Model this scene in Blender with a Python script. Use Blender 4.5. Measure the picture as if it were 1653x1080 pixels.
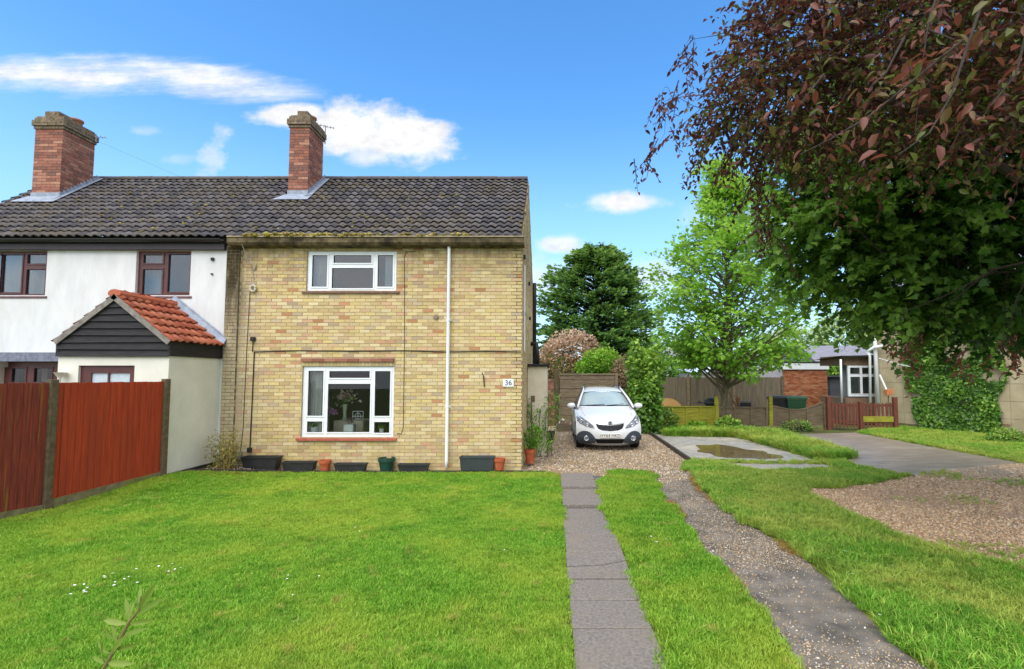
import bpy, bmesh, math, random
import numpy as np
from mathutils import Vector, Matrix
R = math.radians
for o in list(bpy.data.objects): bpy.data.objects.remove(o)
scn = bpy.context.scene
col = scn.collection
random.seed(7); rng = np.random.default_rng(11)

# ---------------------------------------------------------------- camera, sky, sun, exposure
FPX, CX, CY, TILT, EYE = 827.0, 893.0, 556.5, R(3.5), 2.0
cam_d = bpy.data.cameras.new('camera'); cam = bpy.data.objects.new('camera', cam_d); col.objects.link(cam)
cam.location = (0, 0, EYE); cam.rotation_euler = (R(90) + TILT, 0, 0)
cam_d.sensor_width = 36; cam_d.lens = FPX / 1653 * 36
cam_d.shift_x = -(CX - 826.5) / 1653; cam_d.shift_y = (CY - 540) / 1653
cam_d.clip_start = .05; cam_d.clip_end = 3000
scn.camera = cam
SUN_EL, SUN_AZ = R(54), R(203)          # azimuth clockwise from +Y: behind the camera, a little to its left
w = bpy.data.worlds.new('World'); scn.world = w; w.use_nodes = True

def ray(u, v):
    r, up = (u - CX) / FPX, (CY - v) / FPX
    return Vector((r, math.cos(TILT) - up * math.sin(TILT), math.sin(TILT) + up * math.cos(TILT)))
def P(u, v, Y):
    d = ray(u, v); k = Y / d.y
    return Vector((d.x * k, Y, EYE + d.z * k))
def G(u, v, z=0.0):
    d = ray(u, v); k = (z - EYE) / d.z
    return Vector((d.x * k, d.y * k, z))

def build_world():
    nt = w.node_tree; nt.nodes.clear(); L = nt.links.new
    N = lambda t, **k: _n(nt, t, **k)
    out = N('ShaderNodeOutputWorld'); bg = N('ShaderNodeBackground'); L(bg.outputs[0], out.inputs[0])
    sky = N('ShaderNodeTexSky'); sky.sky_type = 'NISHITA'; sky.sun_disc = False
    sky.sun_elevation = SUN_EL; sky.sun_rotation = SUN_AZ
    sky.air_density = 1.0; sky.dust_density = .35; sky.ozone_density = 2.2
    tc = N('ShaderNodeTexCoord'); sep = N('ShaderNodeSeparateXYZ'); L(tc.outputs['Generated'], sep.inputs[0])
    def M(op, a, b=None, c=None):
        m = N('ShaderNodeMath'); m.operation = op
        for i, x in enumerate((a, b, c)):
            if x is None: continue
            if isinstance(x, (int, float)): m.inputs[i].default_value = x
            else: L(x, m.inputs[i])
        return m.outputs[0]
    yy = M('MAXIMUM', sep.outputs[1], .04); el = M('ARCSINE', sep.outputs[2]); turn = M('ARCTAN2', sep.outputs[0], sep.outputs[1])
    az = M('DIVIDE', sep.outputs[0], yy); hgt = M('DIVIDE', sep.outputs[2], yy)      # the cloud bank as a far upright layer
    comb = N('ShaderNodeCombineXYZ'); L(az, comb.inputs[0]); L(hgt, comb.inputs[1])
    def noise(sx, sy, scale, det, rough=.6, off=0):
        mp = N('ShaderNodeMapping'); mp.inputs['Scale'].default_value = (sx, sy, 1); mp.inputs['Location'].default_value = (off, off * .7, 0)
        L(comb.outputs[0], mp.inputs[0])
        n = N('ShaderNodeTexNoise'); n.inputs['Scale'].default_value = scale; n.inputs['Detail'].default_value = det; n.inputs['Roughness'].default_value = rough
        L(mp.outputs[0], n.inputs['Vector']); return n.outputs['Fac']
    n_puff = noise(1, 1.5, 11, 8, .62); n_streak = noise(1, 4.5, 5, 7, .62, 3.1); n_fine = noise(1, 1.3, 34, 5, .6, 1.7); n_wisp = noise(1, 7, 6, 8, .68, 5.3)
    def noise3(scale, det):
        n = N('ShaderNodeTexNoise'); n.inputs['Scale'].default_value = scale; n.inputs['Detail'].default_value = det; n.inputs['Roughness'].default_value = .6
        L(tc.outputs['Generated'], n.inputs['Vector']); return n.outputs['Fac']
    def smooth(x, a, b):
        m = N('ShaderNodeMapRange'); m.interpolation_type = 'SMOOTHSTEP'
        L(x, m.inputs[0]); m.inputs[1].default_value = a; m.inputs[2].default_value = b
        return m.outputs[0]
    total = None
    def cloud(u, v, hu, hv, nz, amp, soft, dens, tilt=0.0):
        nonlocal total
        d = ray(u, v); a0, e0 = d.x / d.y, d.z / d.y; wa, we = hu / FPX, hv / FPX
        da = M('SUBTRACT', az, a0); de = M('SUBTRACT', hgt, e0)
        if tilt: de = M('SUBTRACT', de, M('MULTIPLY', da, tilt))
        x = M('DIVIDE', da, wa); y = M('DIVIDE', de, we)
        r = M('SQRT', M('ADD', M('MULTIPLY', x, x), M('MULTIPLY', y, y)))
        r = M('ADD', r, M('MULTIPLY', M('SUBTRACT', nz, .5), amp))
        m = M('MULTIPLY', smooth(r, 1.0, 1.0 - soft), dens)
        if nz is n_streak: m = M('MULTIPLY', m, M('ADD', M('MULTIPLY', smooth(n_wisp, .32, .62), .55), .45))
        total = m if total is None else M('MAXIMUM', total, m)
    # streak, cumulus, small puffs and wisps as they stand in this sky
    cloud(130, 118, 330, 44, n_streak, 1.5, .75, .97, -.03)
    cloud(330, 128, 190, 40, n_streak, 1.5, .8, .95, -.07)
    cloud(440, 146, 105, 20, n_streak, 1.6, .8, .6, -.05)
    cloud(655, 222, 100, 56, n_puff, 1.5, .55, 1.0, -.14)
    cloud(568, 206, 96, 56, n_puff, 1.5, .55, 1.0, 0)
    cloud(470, 186, 84, 28, n_puff, 1.6, .6, .97, 0)
    cloud(600, 250, 60, 26, n_puff, 2.0, .8, .75, 0)
    cloud(1002, 328, 88, 22, n_puff, 1.6, .7, .97, 0)
    cloud(905, 395, 52, 22, n_puff, 1.8, .8, .85, 0)
    cloud(345, 248, 36, 44, n_puff, 4.2, 1.0, .5, .9)
    cloud(230, 212, 34, 12, n_puff, 3.8, 1.0, .3, 0)
    cloud(285, 258, 40, 14, n_puff, 3.8, 1.0, .25, 0)
    cloud(860, 450, 130, 60, n_puff, 2.0, 1.0, .6, 0)
    cloud(1040, 450, 80, 45, n_puff, 2.0, 1.0, .65, 0)
    cloud(1220, 370, 160, 70, n_puff, 2.0, 1.0, .6, 0)
    # overcast cloud out of view, thickened and brightened for neutral fill light
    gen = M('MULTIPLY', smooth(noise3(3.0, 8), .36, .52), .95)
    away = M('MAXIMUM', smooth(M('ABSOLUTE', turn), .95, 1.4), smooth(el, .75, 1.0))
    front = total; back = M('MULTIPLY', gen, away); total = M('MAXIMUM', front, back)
    # milky air near the horizon
    low = M('MULTIPLY', smooth(el, .5, -.02), .8)
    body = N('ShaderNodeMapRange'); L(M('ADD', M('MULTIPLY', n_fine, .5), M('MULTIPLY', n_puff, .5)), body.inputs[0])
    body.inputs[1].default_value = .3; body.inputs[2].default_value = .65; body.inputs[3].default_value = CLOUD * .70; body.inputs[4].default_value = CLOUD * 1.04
    bright = M('MULTIPLY', body.outputs[0], M('ADD', M('MULTIPLY', away, .45), 1.0))      # clouds out of view made brighter to lift the scene's light
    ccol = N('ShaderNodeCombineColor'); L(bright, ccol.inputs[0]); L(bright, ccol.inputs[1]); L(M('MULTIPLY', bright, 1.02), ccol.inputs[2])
    hs = N('ShaderNodeHueSaturation'); hs.inputs['Saturation'].default_value = SKY_SAT; hs.inputs['Value'].default_value = SKY_VAL; L(sky.outputs[0], hs.inputs['Color'])
    mx0 = N('ShaderNodeMix'); mx0.data_type = 'RGBA'; L(low, mx0.inputs[0]); L(hs.outputs[0], mx0.inputs[6]); mx0.inputs[7].default_value = (1.6, 2.6, 3.6, 1)
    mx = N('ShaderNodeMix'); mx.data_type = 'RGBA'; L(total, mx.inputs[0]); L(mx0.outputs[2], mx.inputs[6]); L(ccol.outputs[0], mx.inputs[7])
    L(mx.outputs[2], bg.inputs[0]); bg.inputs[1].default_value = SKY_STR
def _n(nt, t, **k):
    n = nt.nodes.new(t)
    for a, b in k.items(): setattr(n, a, b)
    return n
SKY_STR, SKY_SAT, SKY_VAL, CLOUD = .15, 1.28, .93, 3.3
build_world()
sd = bpy.data.lights.new('sun', 'SUN'); sd.energy = 1.5; sd.angle = R(60); sd.color = (1, .955, .88)
sun = bpy.data.objects.new('sun', sd); col.objects.link(sun)
sun.rotation_euler = (R(90) - SUN_EL, 0, -SUN_AZ + R(180))
_dir = Vector((math.sin(SUN_AZ) * math.cos(SUN_EL), math.cos(SUN_AZ) * math.cos(SUN_EL), math.sin(SUN_EL)))
sun.rotation_euler = _dir.to_track_quat('Z', 'Y').to_euler()
sun.location = _dir * 60
vs = scn.view_settings; vs.view_transform = 'Standard'; vs.look = 'None'; vs.exposure = 1.2; vs.gamma = 1; vs.use_curve_mapping = False
scn.render.engine = 'CYCLES'

# ---------------------------------------------------------------- helpers
def lin(r, g=None, b=None):
    if g is None: r, g, b = r
    f = lambda c: (c / 255 / 12.92) if c / 255 <= .04045 else ((c / 255 + .055) / 1.055) ** 2.4
    return (f(r), f(g), f(b), 1)
MATS = {}
def mat(name, c, c2=None, rough=.8, nscale=6, mix=(.35, .65), bump=0, bscale=60, spec=.3, metal=0, attr=None, c3=None, n3=1.5, mix3=(.55, .7), trans=0, stretch=None, coat=0, detail=5):
    """principled material; c/c2 mixed by noise in place, c3 in larger patches; attr = name of a colour or tint attribute"""
    if name in MATS: return MATS[name]
    m = bpy.data.materials.new(name); m.use_nodes = True; nt = m.node_tree; L = nt.links.new
    bs = nt.nodes['Principled BSDF']; out = nt.nodes['Material Output']
    geo = _n(nt, 'ShaderNodeNewGeometry'); vec = geo.outputs['Position']
    if stretch:
        mp = _n(nt, 'ShaderNodeMapping'); mp.inputs['Scale'].default_value = stretch; L(vec, mp.inputs[0]); vec = mp.outputs[0]
    def noise(s, d=detail):
        n = _n(nt, 'ShaderNodeTexNoise'); n.inputs['Scale'].default_value = s; n.inputs['Detail'].default_value = d; n.inputs['Roughness'].default_value = .62
        L(vec, n.inputs['Vector']); return n.outputs['Fac']
    def rng_(x, a, b, lo=0, hi=1):
        r = _n(nt, 'ShaderNodeMapRange'); L(x, r.inputs[0]); r.inputs[1].default_value = a; r.inputs[2].default_value = b; r.inputs[3].default_value = lo; r.inputs[4].default_value = hi
        return r.outputs[0]
    def mixc(f, a, b, bl='MIX'):
        x = _n(nt, 'ShaderNodeMix'); x.data_type = 'RGBA'; x.blend_type = bl
        if isinstance(f, float): x.inputs[0].default_value = f
        else: L(f, x.inputs[0])
        for i, q in ((6, a), (7, b)):
            if isinstance(q, (tuple, list)): x.inputs[i].default_value = q
            else: L(q, x.inputs[i])
        return x.outputs[2]
    cur = c
    if attr == 'tint':                       # c..c2..c3 along a per-leaf tint
        a = _n(nt, 'ShaderNodeAttribute'); a.attribute_name = 'tint'
        cr = _n(nt, 'ShaderNodeValToRGB'); L(a.outputs['Fac'], cr.inputs[0]); e = cr.color_ramp.elements
        e[0].color = c; e[1].color = c3 or c2
        if c3: k = e.new(.5); k.color = c2
        cur = cr.outputs[0]
        cur = mixc(rng_(noise(nscale, 2), .3, .7, 0, .35), cur, (0, 0, 0, 1), 'MULTIPLY') if False else cur
    elif attr == 'col':
        a = _n(nt, 'ShaderNodeAttribute'); a.attribute_name = 'col'
        cur = mixc(rng_(noise(nscale), mix[0], mix[1], .0, 1.0), a.outputs['Color'], c2 or (.75, .75, .75, 1), 'MULTIPLY')
        if c3: cur = mixc(rng_(noise(n3), mix3[0], mix3[1]), cur, c3)
    else:
        if c2: cur = mixc(rng_(noise(nscale), mix[0], mix[1]), c, c2)
        if c3: cur = mixc(rng_(noise(n3), mix3[0], mix3[1]), cur, c3)
    if isinstance(cur, (tuple, list)): bs.inputs['Base Color'].default_value = cur
    else: L(cur, bs.inputs['Base Color'])
    bs.inputs['Roughness'].default_value = rough; bs.inputs['Specular IOR Level'].default_value = spec; bs.inputs['Metallic'].default_value = metal
    bs.inputs['Coat Weight'].default_value = coat
    if bump:
        b = _n(nt, 'ShaderNodeBump'); b.inputs['Strength'].default_value = bump; b.inputs['Distance'].default_value = .01; L(noise(bscale), b.inputs['Height']); L(b.outputs[0], bs.inputs['Normal'])
    if trans:
        t = _n(nt, 'ShaderNodeBsdfTranslucent'); ms = _n(nt, 'ShaderNodeMixShader'); ms.inputs[0].default_value = trans
        if isinstance(cur, (tuple, list)): t.inputs[0].default_value = cur
        else: L(cur, t.inputs[0])
        L(bs.outputs[0], ms.inputs[1]); L(t.outputs[0], ms.inputs[2]); L(ms.outputs[0], out.inputs[0])
    m['nodes'] = ''
    MATS[name] = m; return m
def glass_mat(name, tint=(.82, .86, .86, 1), boost=1.0, rough=.0):
    if name in MATS: return MATS[name]
    m = bpy.data.materials.new(name); m.use_nodes = True; nt = m.node_tree; nt.nodes.remove(nt.nodes['Principled BSDF']); L = nt.links.new
    out = nt.nodes['Material Output']; t = _n(nt, 'ShaderNodeBsdfTransparent'); t.inputs[0].default_value = tint
    g = _n(nt, 'ShaderNodeBsdfGlossy'); g.inputs['Roughness'].default_value = rough; g.inputs[0].default_value = (.95, .97, 1, 1)
    f = _n(nt, 'ShaderNodeFresnel'); f.inputs[0].default_value = 1.5
    mu = _n(nt, 'ShaderNodeMath'); mu.operation = 'MULTIPLY'; mu.use_clamp = True; L(f.outputs[0], mu.inputs[0]); mu.inputs[1].default_value = boost
    ms = _n(nt, 'ShaderNodeMixShader'); L(mu.outputs[0], ms.inputs[0]); L(t.outputs[0], ms.inputs[1]); L(g.outputs[0], ms.inputs[2]); L(ms.outputs[0], out.inputs[0])
    MATS[name] = m; return m

def tag(o, label=None, cat=None, group=None, kind=None):
    if label: o['label'] = label
    if cat: o['category'] = cat
    if group: o['group'] = group
    if kind: o['kind'] = kind
    return o
def empty(name, loc=(0, 0, 0), rz=0, parent=None):
    o = bpy.data.objects.new(name, None); col.objects.link(o); o.location = loc; o.rotation_euler = (0, 0, rz); o.empty_display_size = .2
    if parent: o.parent = parent
    return o
def link(name, me, parent=None, loc=None):
    """links a mesh; its vertices are in world space unless loc is given, so parents at other places are compensated"""
    o = bpy.data.objects.new(name, me); col.objects.link(o)
    if parent:
        o.parent = parent
        if loc is None: o.matrix_parent_inverse = world(parent).inverted()
    if loc is not None: o.location = loc
    return o
def world(o):
    m = o.matrix_basis.copy()
    if o.parent: m = world(o.parent) @ o.matrix_parent_inverse @ m
    return m
def copy_tree(o, parent=None):
    c = o.copy(); col.objects.link(c)
    if parent: c.parent = parent
    for ch in o.children: copy_tree(ch, c)
    return c

class MB:
    def __init__(s): s.v = []; s.f = []; s.m = []; s.c = []
    def add(s, vs, fs, mi=0, c=None):
        b = len(s.v); s.v += [tuple(x) for x in vs]
        for f in fs: s.f.append(tuple(i + b for i in f)); s.m.append(mi); s.c.append(c)
        return s
    def box(s, x0, x1, y0, y1, z0, z1, mi=0, c=None, M=None, bev=0):
        if bev and min(x1 - x0, y1 - y0, z1 - z0) > 2.2 * bev: return s.bbox(x0, x1, y0, y1, z0, z1, bev, mi, c, M)
        vs = [Vector((x, y, z)) for z in (z0, z1) for y in (y0, y1) for x in (x0, x1)]
        if M: vs = [M @ q for q in vs]
        return s.add(vs, [(0, 2, 3, 1), (4, 5, 7, 6), (0, 1, 5, 4), (2, 6, 7, 3), (0, 4, 6, 2), (1, 3, 7, 5)], mi, c)
    def bbox(s, x0, x1, y0, y1, z0, z1, b, mi=0, c=None, M=None):
        bm = bmesh.new(); bmesh.ops.create_cube(bm, size=1)
        bmesh.ops.scale(bm, vec=(x1 - x0, y1 - y0, z1 - z0), verts=bm.verts)
        bmesh.ops.translate(bm, vec=((x0 + x1) / 2, (y0 + y1) / 2, (z0 + z1) / 2), verts=bm.verts)
        bmesh.ops.bevel(bm, geom=bm.edges[:], offset=b, segments=1, affect='EDGES')
        bm.verts.index_update(); vs = [v.co.copy() for v in bm.verts]; fs = [[v.index for v in f.verts] for f in bm.faces]; bm.free()
        if M: vs = [M @ q for q in vs]
        return s.add(vs, fs, mi, c)
    def prism(s, poly, h, axis='y', mi=0, c=None, at=0):
        """poly of 2D points extruded along axis from at to at+h"""
        n = len(poly)
        mk = {'y': lambda a, b, t: (a, t, b), 'x': lambda a, b, t: (t, a, b), 'z': lambda a, b, t: (a, b, t)}[axis]
        vs = [mk(a, b, at) for a, b in poly] + [mk(a, b, at + h) for a, b in poly]
        fs = [tuple(range(n)), tuple(range(2 * n - 1, n - 1, -1))] + [(i, i + n, (i + 1) % n + n, (i + 1) % n) for i in range(n)]
        return s.add(vs, fs, mi, c)
    def tube(s, pts, r, n=6, mi=0, c=None, cap=True):
        pts = [Vector(p) for p in pts]; k = len(pts); rs = r if isinstance(r, (list, tuple)) else [r] * k
        vs = []; up = Vector((0, 0, 1)); pa = None
        for i, p in enumerate(pts):
            d = (pts[min(i + 1, k - 1)] - pts[max(i - 1, 0)]).normalized()
            if pa is None:
                a = d.cross(up) if abs(d.z) < .95 else d.cross(Vector((1, 0, 0)))
            else: a = pa - d * pa.dot(d)
            a.normalize(); pa = a; b = d.cross(a)
            vs += [p + (a * math.cos(2 * math.pi * j / n) + b * math.sin(2 * math.pi * j / n)) * rs[i] for j in range(n)]
        fs = [(i * n + j, i * n + (j + 1) % n, (i + 1) * n + (j + 1) % n, (i + 1) * n + j) for i in range(k - 1) for j in range(n)]
        if cap: fs += [tuple(range(n - 1, -1, -1)), tuple((k - 1) * n + j for j in range(n))]
        return s.add(vs, fs, mi, c)
    def lathe(s, prof, cx, cy, cz=0, n=20, mi=0, c=None, M=None):
        k = len(prof)
        vs = [Vector((r * math.cos(2 * math.pi * j / n), r * math.sin(2 * math.pi * j / n), z)) for r, z in prof for j in range(n)]
        vs = [(M @ q if M else q) + Vector((cx, cy, cz)) for q in vs]
        fs = [(i * n + j, i * n + (j + 1) % n, (i + 1) * n + (j + 1) % n, (i + 1) * n + j) for i in range(k - 1) for j in range(n)]
        return s.add(vs, fs, mi, c)
    def mesh(s, name, mats, smooth=False):
        me = bpy.data.meshes.new(name); me.from_pydata(s.v, [], s.f)
        for m in (mats if isinstance(mats, (list, tuple)) else [mats]): me.materials.append(m)
        if any(s.m): me.polygons.foreach_set('material_index', s.m)
        if any(x is not None for x in s.c):
            at = me.attributes.new('col', 'FLOAT_COLOR', 'FACE'); at.data.foreach_set('color', [q for x in s.c for q in (x or (.5, .5, .5, 1))])
        if smooth: me.polygons.foreach_set('use_smooth', [True] * len(s.f))
        me.update(); return me
    def build(s, name, mats, parent=None, smooth=False, loc=None):
        return link(name, s.mesh(name, mats, smooth), parent, loc)
def auto_smooth(o, ang=40):
    me = o.data; bm = bmesh.new(); bm.from_mesh(me)
    for f in bm.faces: f.smooth = True
    for e in bm.edges:
        if len(e.link_faces) == 2 and e.calc_face_angle(0) > R(ang): e.smooth = False
    bm.to_mesh(me); bm.free(); return o
def recalc(o):
    bm = bmesh.new(); bm.from_mesh(o.data); bmesh.ops.recalc_face_normals(bm, faces=bm.faces); bm.to_mesh(o.data); bm.free(); return o
def big_mesh(name, V, F, m, tint=None):
    """V (n,3), F (k,3|4) numpy; tint (n,) per vertex"""
    me = bpy.data.meshes.new(name); V = np.asarray(V, np.float32); F = np.asarray(F, np.int32); k = F.shape[1]
    me.vertices.add(len(V)); me.vertices.foreach_set('co', V.ravel())
    me.loops.add(F.size); me.loops.foreach_set('vertex_index', F.ravel())
    me.polygons.add(len(F)); me.polygons.foreach_set('loop_start', np.arange(0, F.size, k, dtype=np.int32))
    me.update(calc_edges=True)
    if tint is not None:
        a = me.attributes.new('tint', 'FLOAT', 'POINT'); a.data.foreach_set('value', np.asarray(tint, np.float32))
    me.materials.append(m); return me
# leaf templates: (verts along +Y, normal +Z), faces as tris
def T_oval(wd=.5, fold=.12, droop=.15):
    v = [(0, 0, 0), (-wd * .42, .3, fold), (0, .36, 0), (wd * .42, .3, fold), (-wd * .40, .65, fold - droop * .4), (0, .7, -droop * .4), (wd * .40, .65, fold - droop * .4), (0, 1, -droop)]
    f = [(0, 2, 1), (0, 3, 2), (1, 2, 4), (2, 5, 4), (2, 3, 5), (3, 6, 5), (4, 5, 7), (5, 6, 7)]
    return np.array(v, float), np.array(f)
def T_simple(wd=.5, droop=.15):
    v = [(0, 0, 0), (-wd / 2, .5, .06), (wd / 2, .5, .06), (0, 1, -droop)]
    return np.array(v, float), np.array([(0, 2, 1), (1, 2, 3)])
def T_lobed():
    pts = [(0, 0), (.22, .1), (.5, .12), (.36, .3), (.6, .52), (.3, .55), (.2, .72), (0, 1.0)]
    pts = pts + [(-x, y) for x, y in pts[-2:0:-1]]
    v = [(0, .4, .02)] + [(x, y, .10 * abs(x) - .12 * y * y) for x, y in pts]; n = len(pts)
    return np.array(v, float), np.array([(0, 1 + i, 1 + (i + 1) % n) for i in range(n)])
def T_spray():
    v = [(0, 0, 0), (-.2, .45, -.03), (.2, .45, -.03), (0, .5, .05), (-.34, .7, -.1), (.34, .72, -.1), (0, 1, -.12)]
    return np.array(v, float), np.array([(0, 3, 1), (0, 2, 3), (1, 3, 4), (3, 2, 5), (3, 6, 4), (3, 5, 6)])
def leaf_arrays(pos, dirv, nrm, size, T):
    tv, tf = T; n = len(pos)
    y = dirv / (np.linalg.norm(dirv, axis=1, keepdims=True) + 1e-9)
    x = np.cross(y, nrm); x /= (np.linalg.norm(x, axis=1, keepdims=True) + 1e-9); z = np.cross(x, y)
    s = size[:, None, None]
    V = pos[:, None, :] + s * (tv[None, :, 0:1] * x[:, None, :] + tv[None, :, 1:2] * y[:, None, :] + tv[None, :, 2:3] * z[:, None, :])
    F = tf[None] + (np.arange(n) * len(tv))[:, None, None]
    return V.reshape(-1, 3), F.reshape(-1, 3), len(tv)
def leaves(name, pos, dirv, nrm, size, T, m, tint, parent=None):
    V, F, k = leaf_arrays(pos, dirv, nrm, size, T)
    return link(name, big_mesh(name, V, F, m, np.repeat(tint, k)), parent)
def unit(n): v = rng.normal(size=(n, 3)); return v / np.linalg.norm(v, axis=1, keepdims=True)

def poly_mask(px, py, poly):
    ins = np.zeros(len(px), bool); n = len(poly)
    for i in range(n):
        x1, y1 = poly[i]; x2, y2 = poly[(i + 1) % n]
        c = ((y1 > py) != (y2 > py)); xi = (x2 - x1) * (py - y1) / ((y2 - y1) if y2 != y1 else 1e-9) + x1
        ins ^= c & (px < xi)
    return ins
def vnoise(x, y, s, seed=0):
    """cheap smooth value noise 0..1 for placing things"""
    g = np.random.default_rng(seed).random((64, 64)); x = x * s + 31.7; y = y * s + 17.3
    xi = np.floor(x).astype(int); yi = np.floor(y).astype(int); fx = x - xi; fy = y - yi; fx = fx * fx * (3 - 2 * fx); fy = fy * fy * (3 - 2 * fy)
    a = g[xi % 64, yi % 64]; b = g[(xi + 1) % 64, yi % 64]; c = g[xi % 64, (yi + 1) % 64]; d = g[(xi + 1) % 64, (yi + 1) % 64]
    return (a * (1 - fx) + b * fx) * (1 - fy) + (c * (1 - fx) + d * fx) * fy
def scatter(name, pts, scale, sources, parent=None, rot=None, seed=0):
    """one object whose points carry instances of small source meshes"""
    n = len(pts); me = bpy.data.meshes.new(name); me.vertices.add(n); me.vertices.foreach_set('co', np.asarray(pts, np.float32).ravel())
    a = me.attributes.new('scl', 'FLOAT', 'POINT'); a.data.foreach_set('value', np.asarray(scale, np.float32))
    if rot is None: rot = np.c_[rng.normal(0, .12, n), rng.normal(0, .12, n), rng.random(n) * 6.283]
    a = me.attributes.new('rot', 'FLOAT_VECTOR', 'POINT'); a.data.foreach_set('vector', np.asarray(rot, np.float32).ravel())
    a = me.attributes.new('pick', 'INT', 'POINT'); a.data.foreach_set('value', rng.integers(0, len(sources), n).astype(np.int32))
    o = link(name, me, parent)
    ng = bpy.data.node_groups.new(name + '_nodes', 'GeometryNodeTree')
    ng.interface.new_socket('Geometry', in_out='INPUT', socket_type='NodeSocketGeometry'); ng.interface.new_socket('Geometry', in_out='OUTPUT', socket_type='NodeSocketGeometry')
    gi = ng.nodes.new('NodeGroupInput'); go = ng.nodes.new('NodeGroupOutput'); L = ng.links.new
    ip = ng.nodes.new('GeometryNodeInstanceOnPoints'); m2p = ng.nodes.new('GeometryNodeMeshToPoints'); L(gi.outputs[0], m2p.inputs[0]); L(m2p.outputs[0], ip.inputs['Points'])
    j = ng.nodes.new('GeometryNodeJoinGeometry')
    for s in reversed(sources):
        oi = ng.nodes.new('GeometryNodeObjectInfo'); oi.inputs['Object'].default_value = s; oi.inputs['As Instance'].default_value = True; L(oi.outputs['Geometry'], j.inputs[0])
    L(j.outputs[0], ip.inputs['Instance']); ip.inputs['Pick Instance'].default_value = True
    def na(nm, ty):
        q = ng.nodes.new('GeometryNodeInputNamedAttribute'); q.data_type = ty; q.inputs['Name'].default_value = nm; return q.outputs[0]
    L(na('pick', 'INT'), ip.inputs['Instance Index']); L(na('rot', 'FLOAT_VECTOR'), ip.inputs['Rotation']); L(na('scl', 'FLOAT'), ip.inputs['Scale'])
    L(ip.outputs[0], go.inputs[0])
    md = o.modifiers.new('scatter', 'NODES'); md.node_group = ng
    return o
def source(name, me):                        # a mesh block for scatter, not part of the scene itself
    return bpy.data.objects.new(name, me)
def text_mesh(s, size, depth=.002, spacing=1.0):
    cu = bpy.data.curves.new('lettering', 'FONT'); cu.body = s; cu.size = size; cu.align_x = 'CENTER'; cu.align_y = 'CENTER'; cu.extrude = depth; cu.space_character = spacing
    o = bpy.data.objects.new('lettering', cu); col.objects.link(o); dg = bpy.context.evaluated_depsgraph_get(); me = bpy.data.meshes.new_from_object(o.evaluated_get(dg)); bpy.data.objects.remove(o)
    return me
# ---------------------------------------------------------------- ground, lawns, drive, path
from mathutils.geometry import delaunay_2d_cdt
def sstep(x, a, b):
    t = np.clip((np.asarray(x, float) - a) / (b - a), 0, 1); return t * t * (3 - 2 * t)
def gz(x, y):
    """height of the garden: a slight rise in the corner by the porch, soft unevenness"""
    x = np.asarray(x, float); y = np.asarray(y, float)
    return .17 * sstep(-x, 5.2, 7.0) * sstep(y, 7.6, 9.6) + .025 * (vnoise(x, y, .55, 5) - .5)
def sheet(name, poly, zoff, m, step=.5, label=None, cat=None, kind='structure', hgt=None, smooth=True, drop=0.0):
    poly = [(p[0], p[1]) for p in poly]
    # finer edge with small wander
    pts = []
    for i, a in enumerate(poly):
        b = poly[(i + 1) % len(poly)]; n = max(1, int(math.dist(a, b) / step))
        pts += [(a[0] + (b[0] - a[0]) * k / n, a[1] + (b[1] - a[1]) * k / n) for k in range(n)]
    xs = [p[0] for p in poly]; ys = [p[1] for p in poly]
    gx, gy = np.meshgrid(np.arange(min(xs), max(xs), step), np.arange(min(ys), max(ys), step)); gx = gx.ravel() + .013; gy = gy.ravel() + .017
    ok = poly_mask(gx, gy, poly)
    nb = len(pts); vv = [Vector(p) for p in pts] + [Vector(p) for p in zip(gx[ok], gy[ok])]
    v2, e2, f2, *_ = delaunay_2d_cdt(vv, [], [list(range(nb))], 1, 1e-5)
    X = np.array([p.x for p in v2]); Y = np.array([p.y for p in v2]); Z = (hgt(X, Y) if hgt else gz(X, Y)) + zoff
    if drop:                                     # the turf rounds down into the ground at its rim
        bp = np.array(pts); Z = np.where(np.array([np.min((bp[:, 0] - a) ** 2 + (bp[:, 1] - b) ** 2) < 1e-6 for a, b in zip(X, Y)]), Z - drop, Z)
    me = bpy.data.meshes.new(name); me.from_pydata(list(zip(X, Y, Z)), [], [list(f) for f in f2]); me.materials.append(m)
    if smooth: me.polygons.foreach_set('use_smooth', [True] * len(me.polygons))
    o = link(name, me); tag(o, label, cat, kind=kind); return o
def GP(*uv): return [tuple(G(u, v)[:2]) for u, v in uv]
def wander(poly, amp, step=.25, seed=1):
    """adds an uneven edge to a polygon"""
    r = np.random.default_rng(seed); out = []
    for i, a in enumerate(poly):
        b = poly[(i + 1) % len(poly)]; n = max(1, int(math.dist(a, b) / step))
        for k in range(n):
            t = k / n; out.append((a[0] + (b[0] - a[0]) * t + (r.normal() * amp if k else 0), a[1] + (b[1] - a[1]) * t + (r.normal() * amp if k else 0)))
    return out

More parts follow.
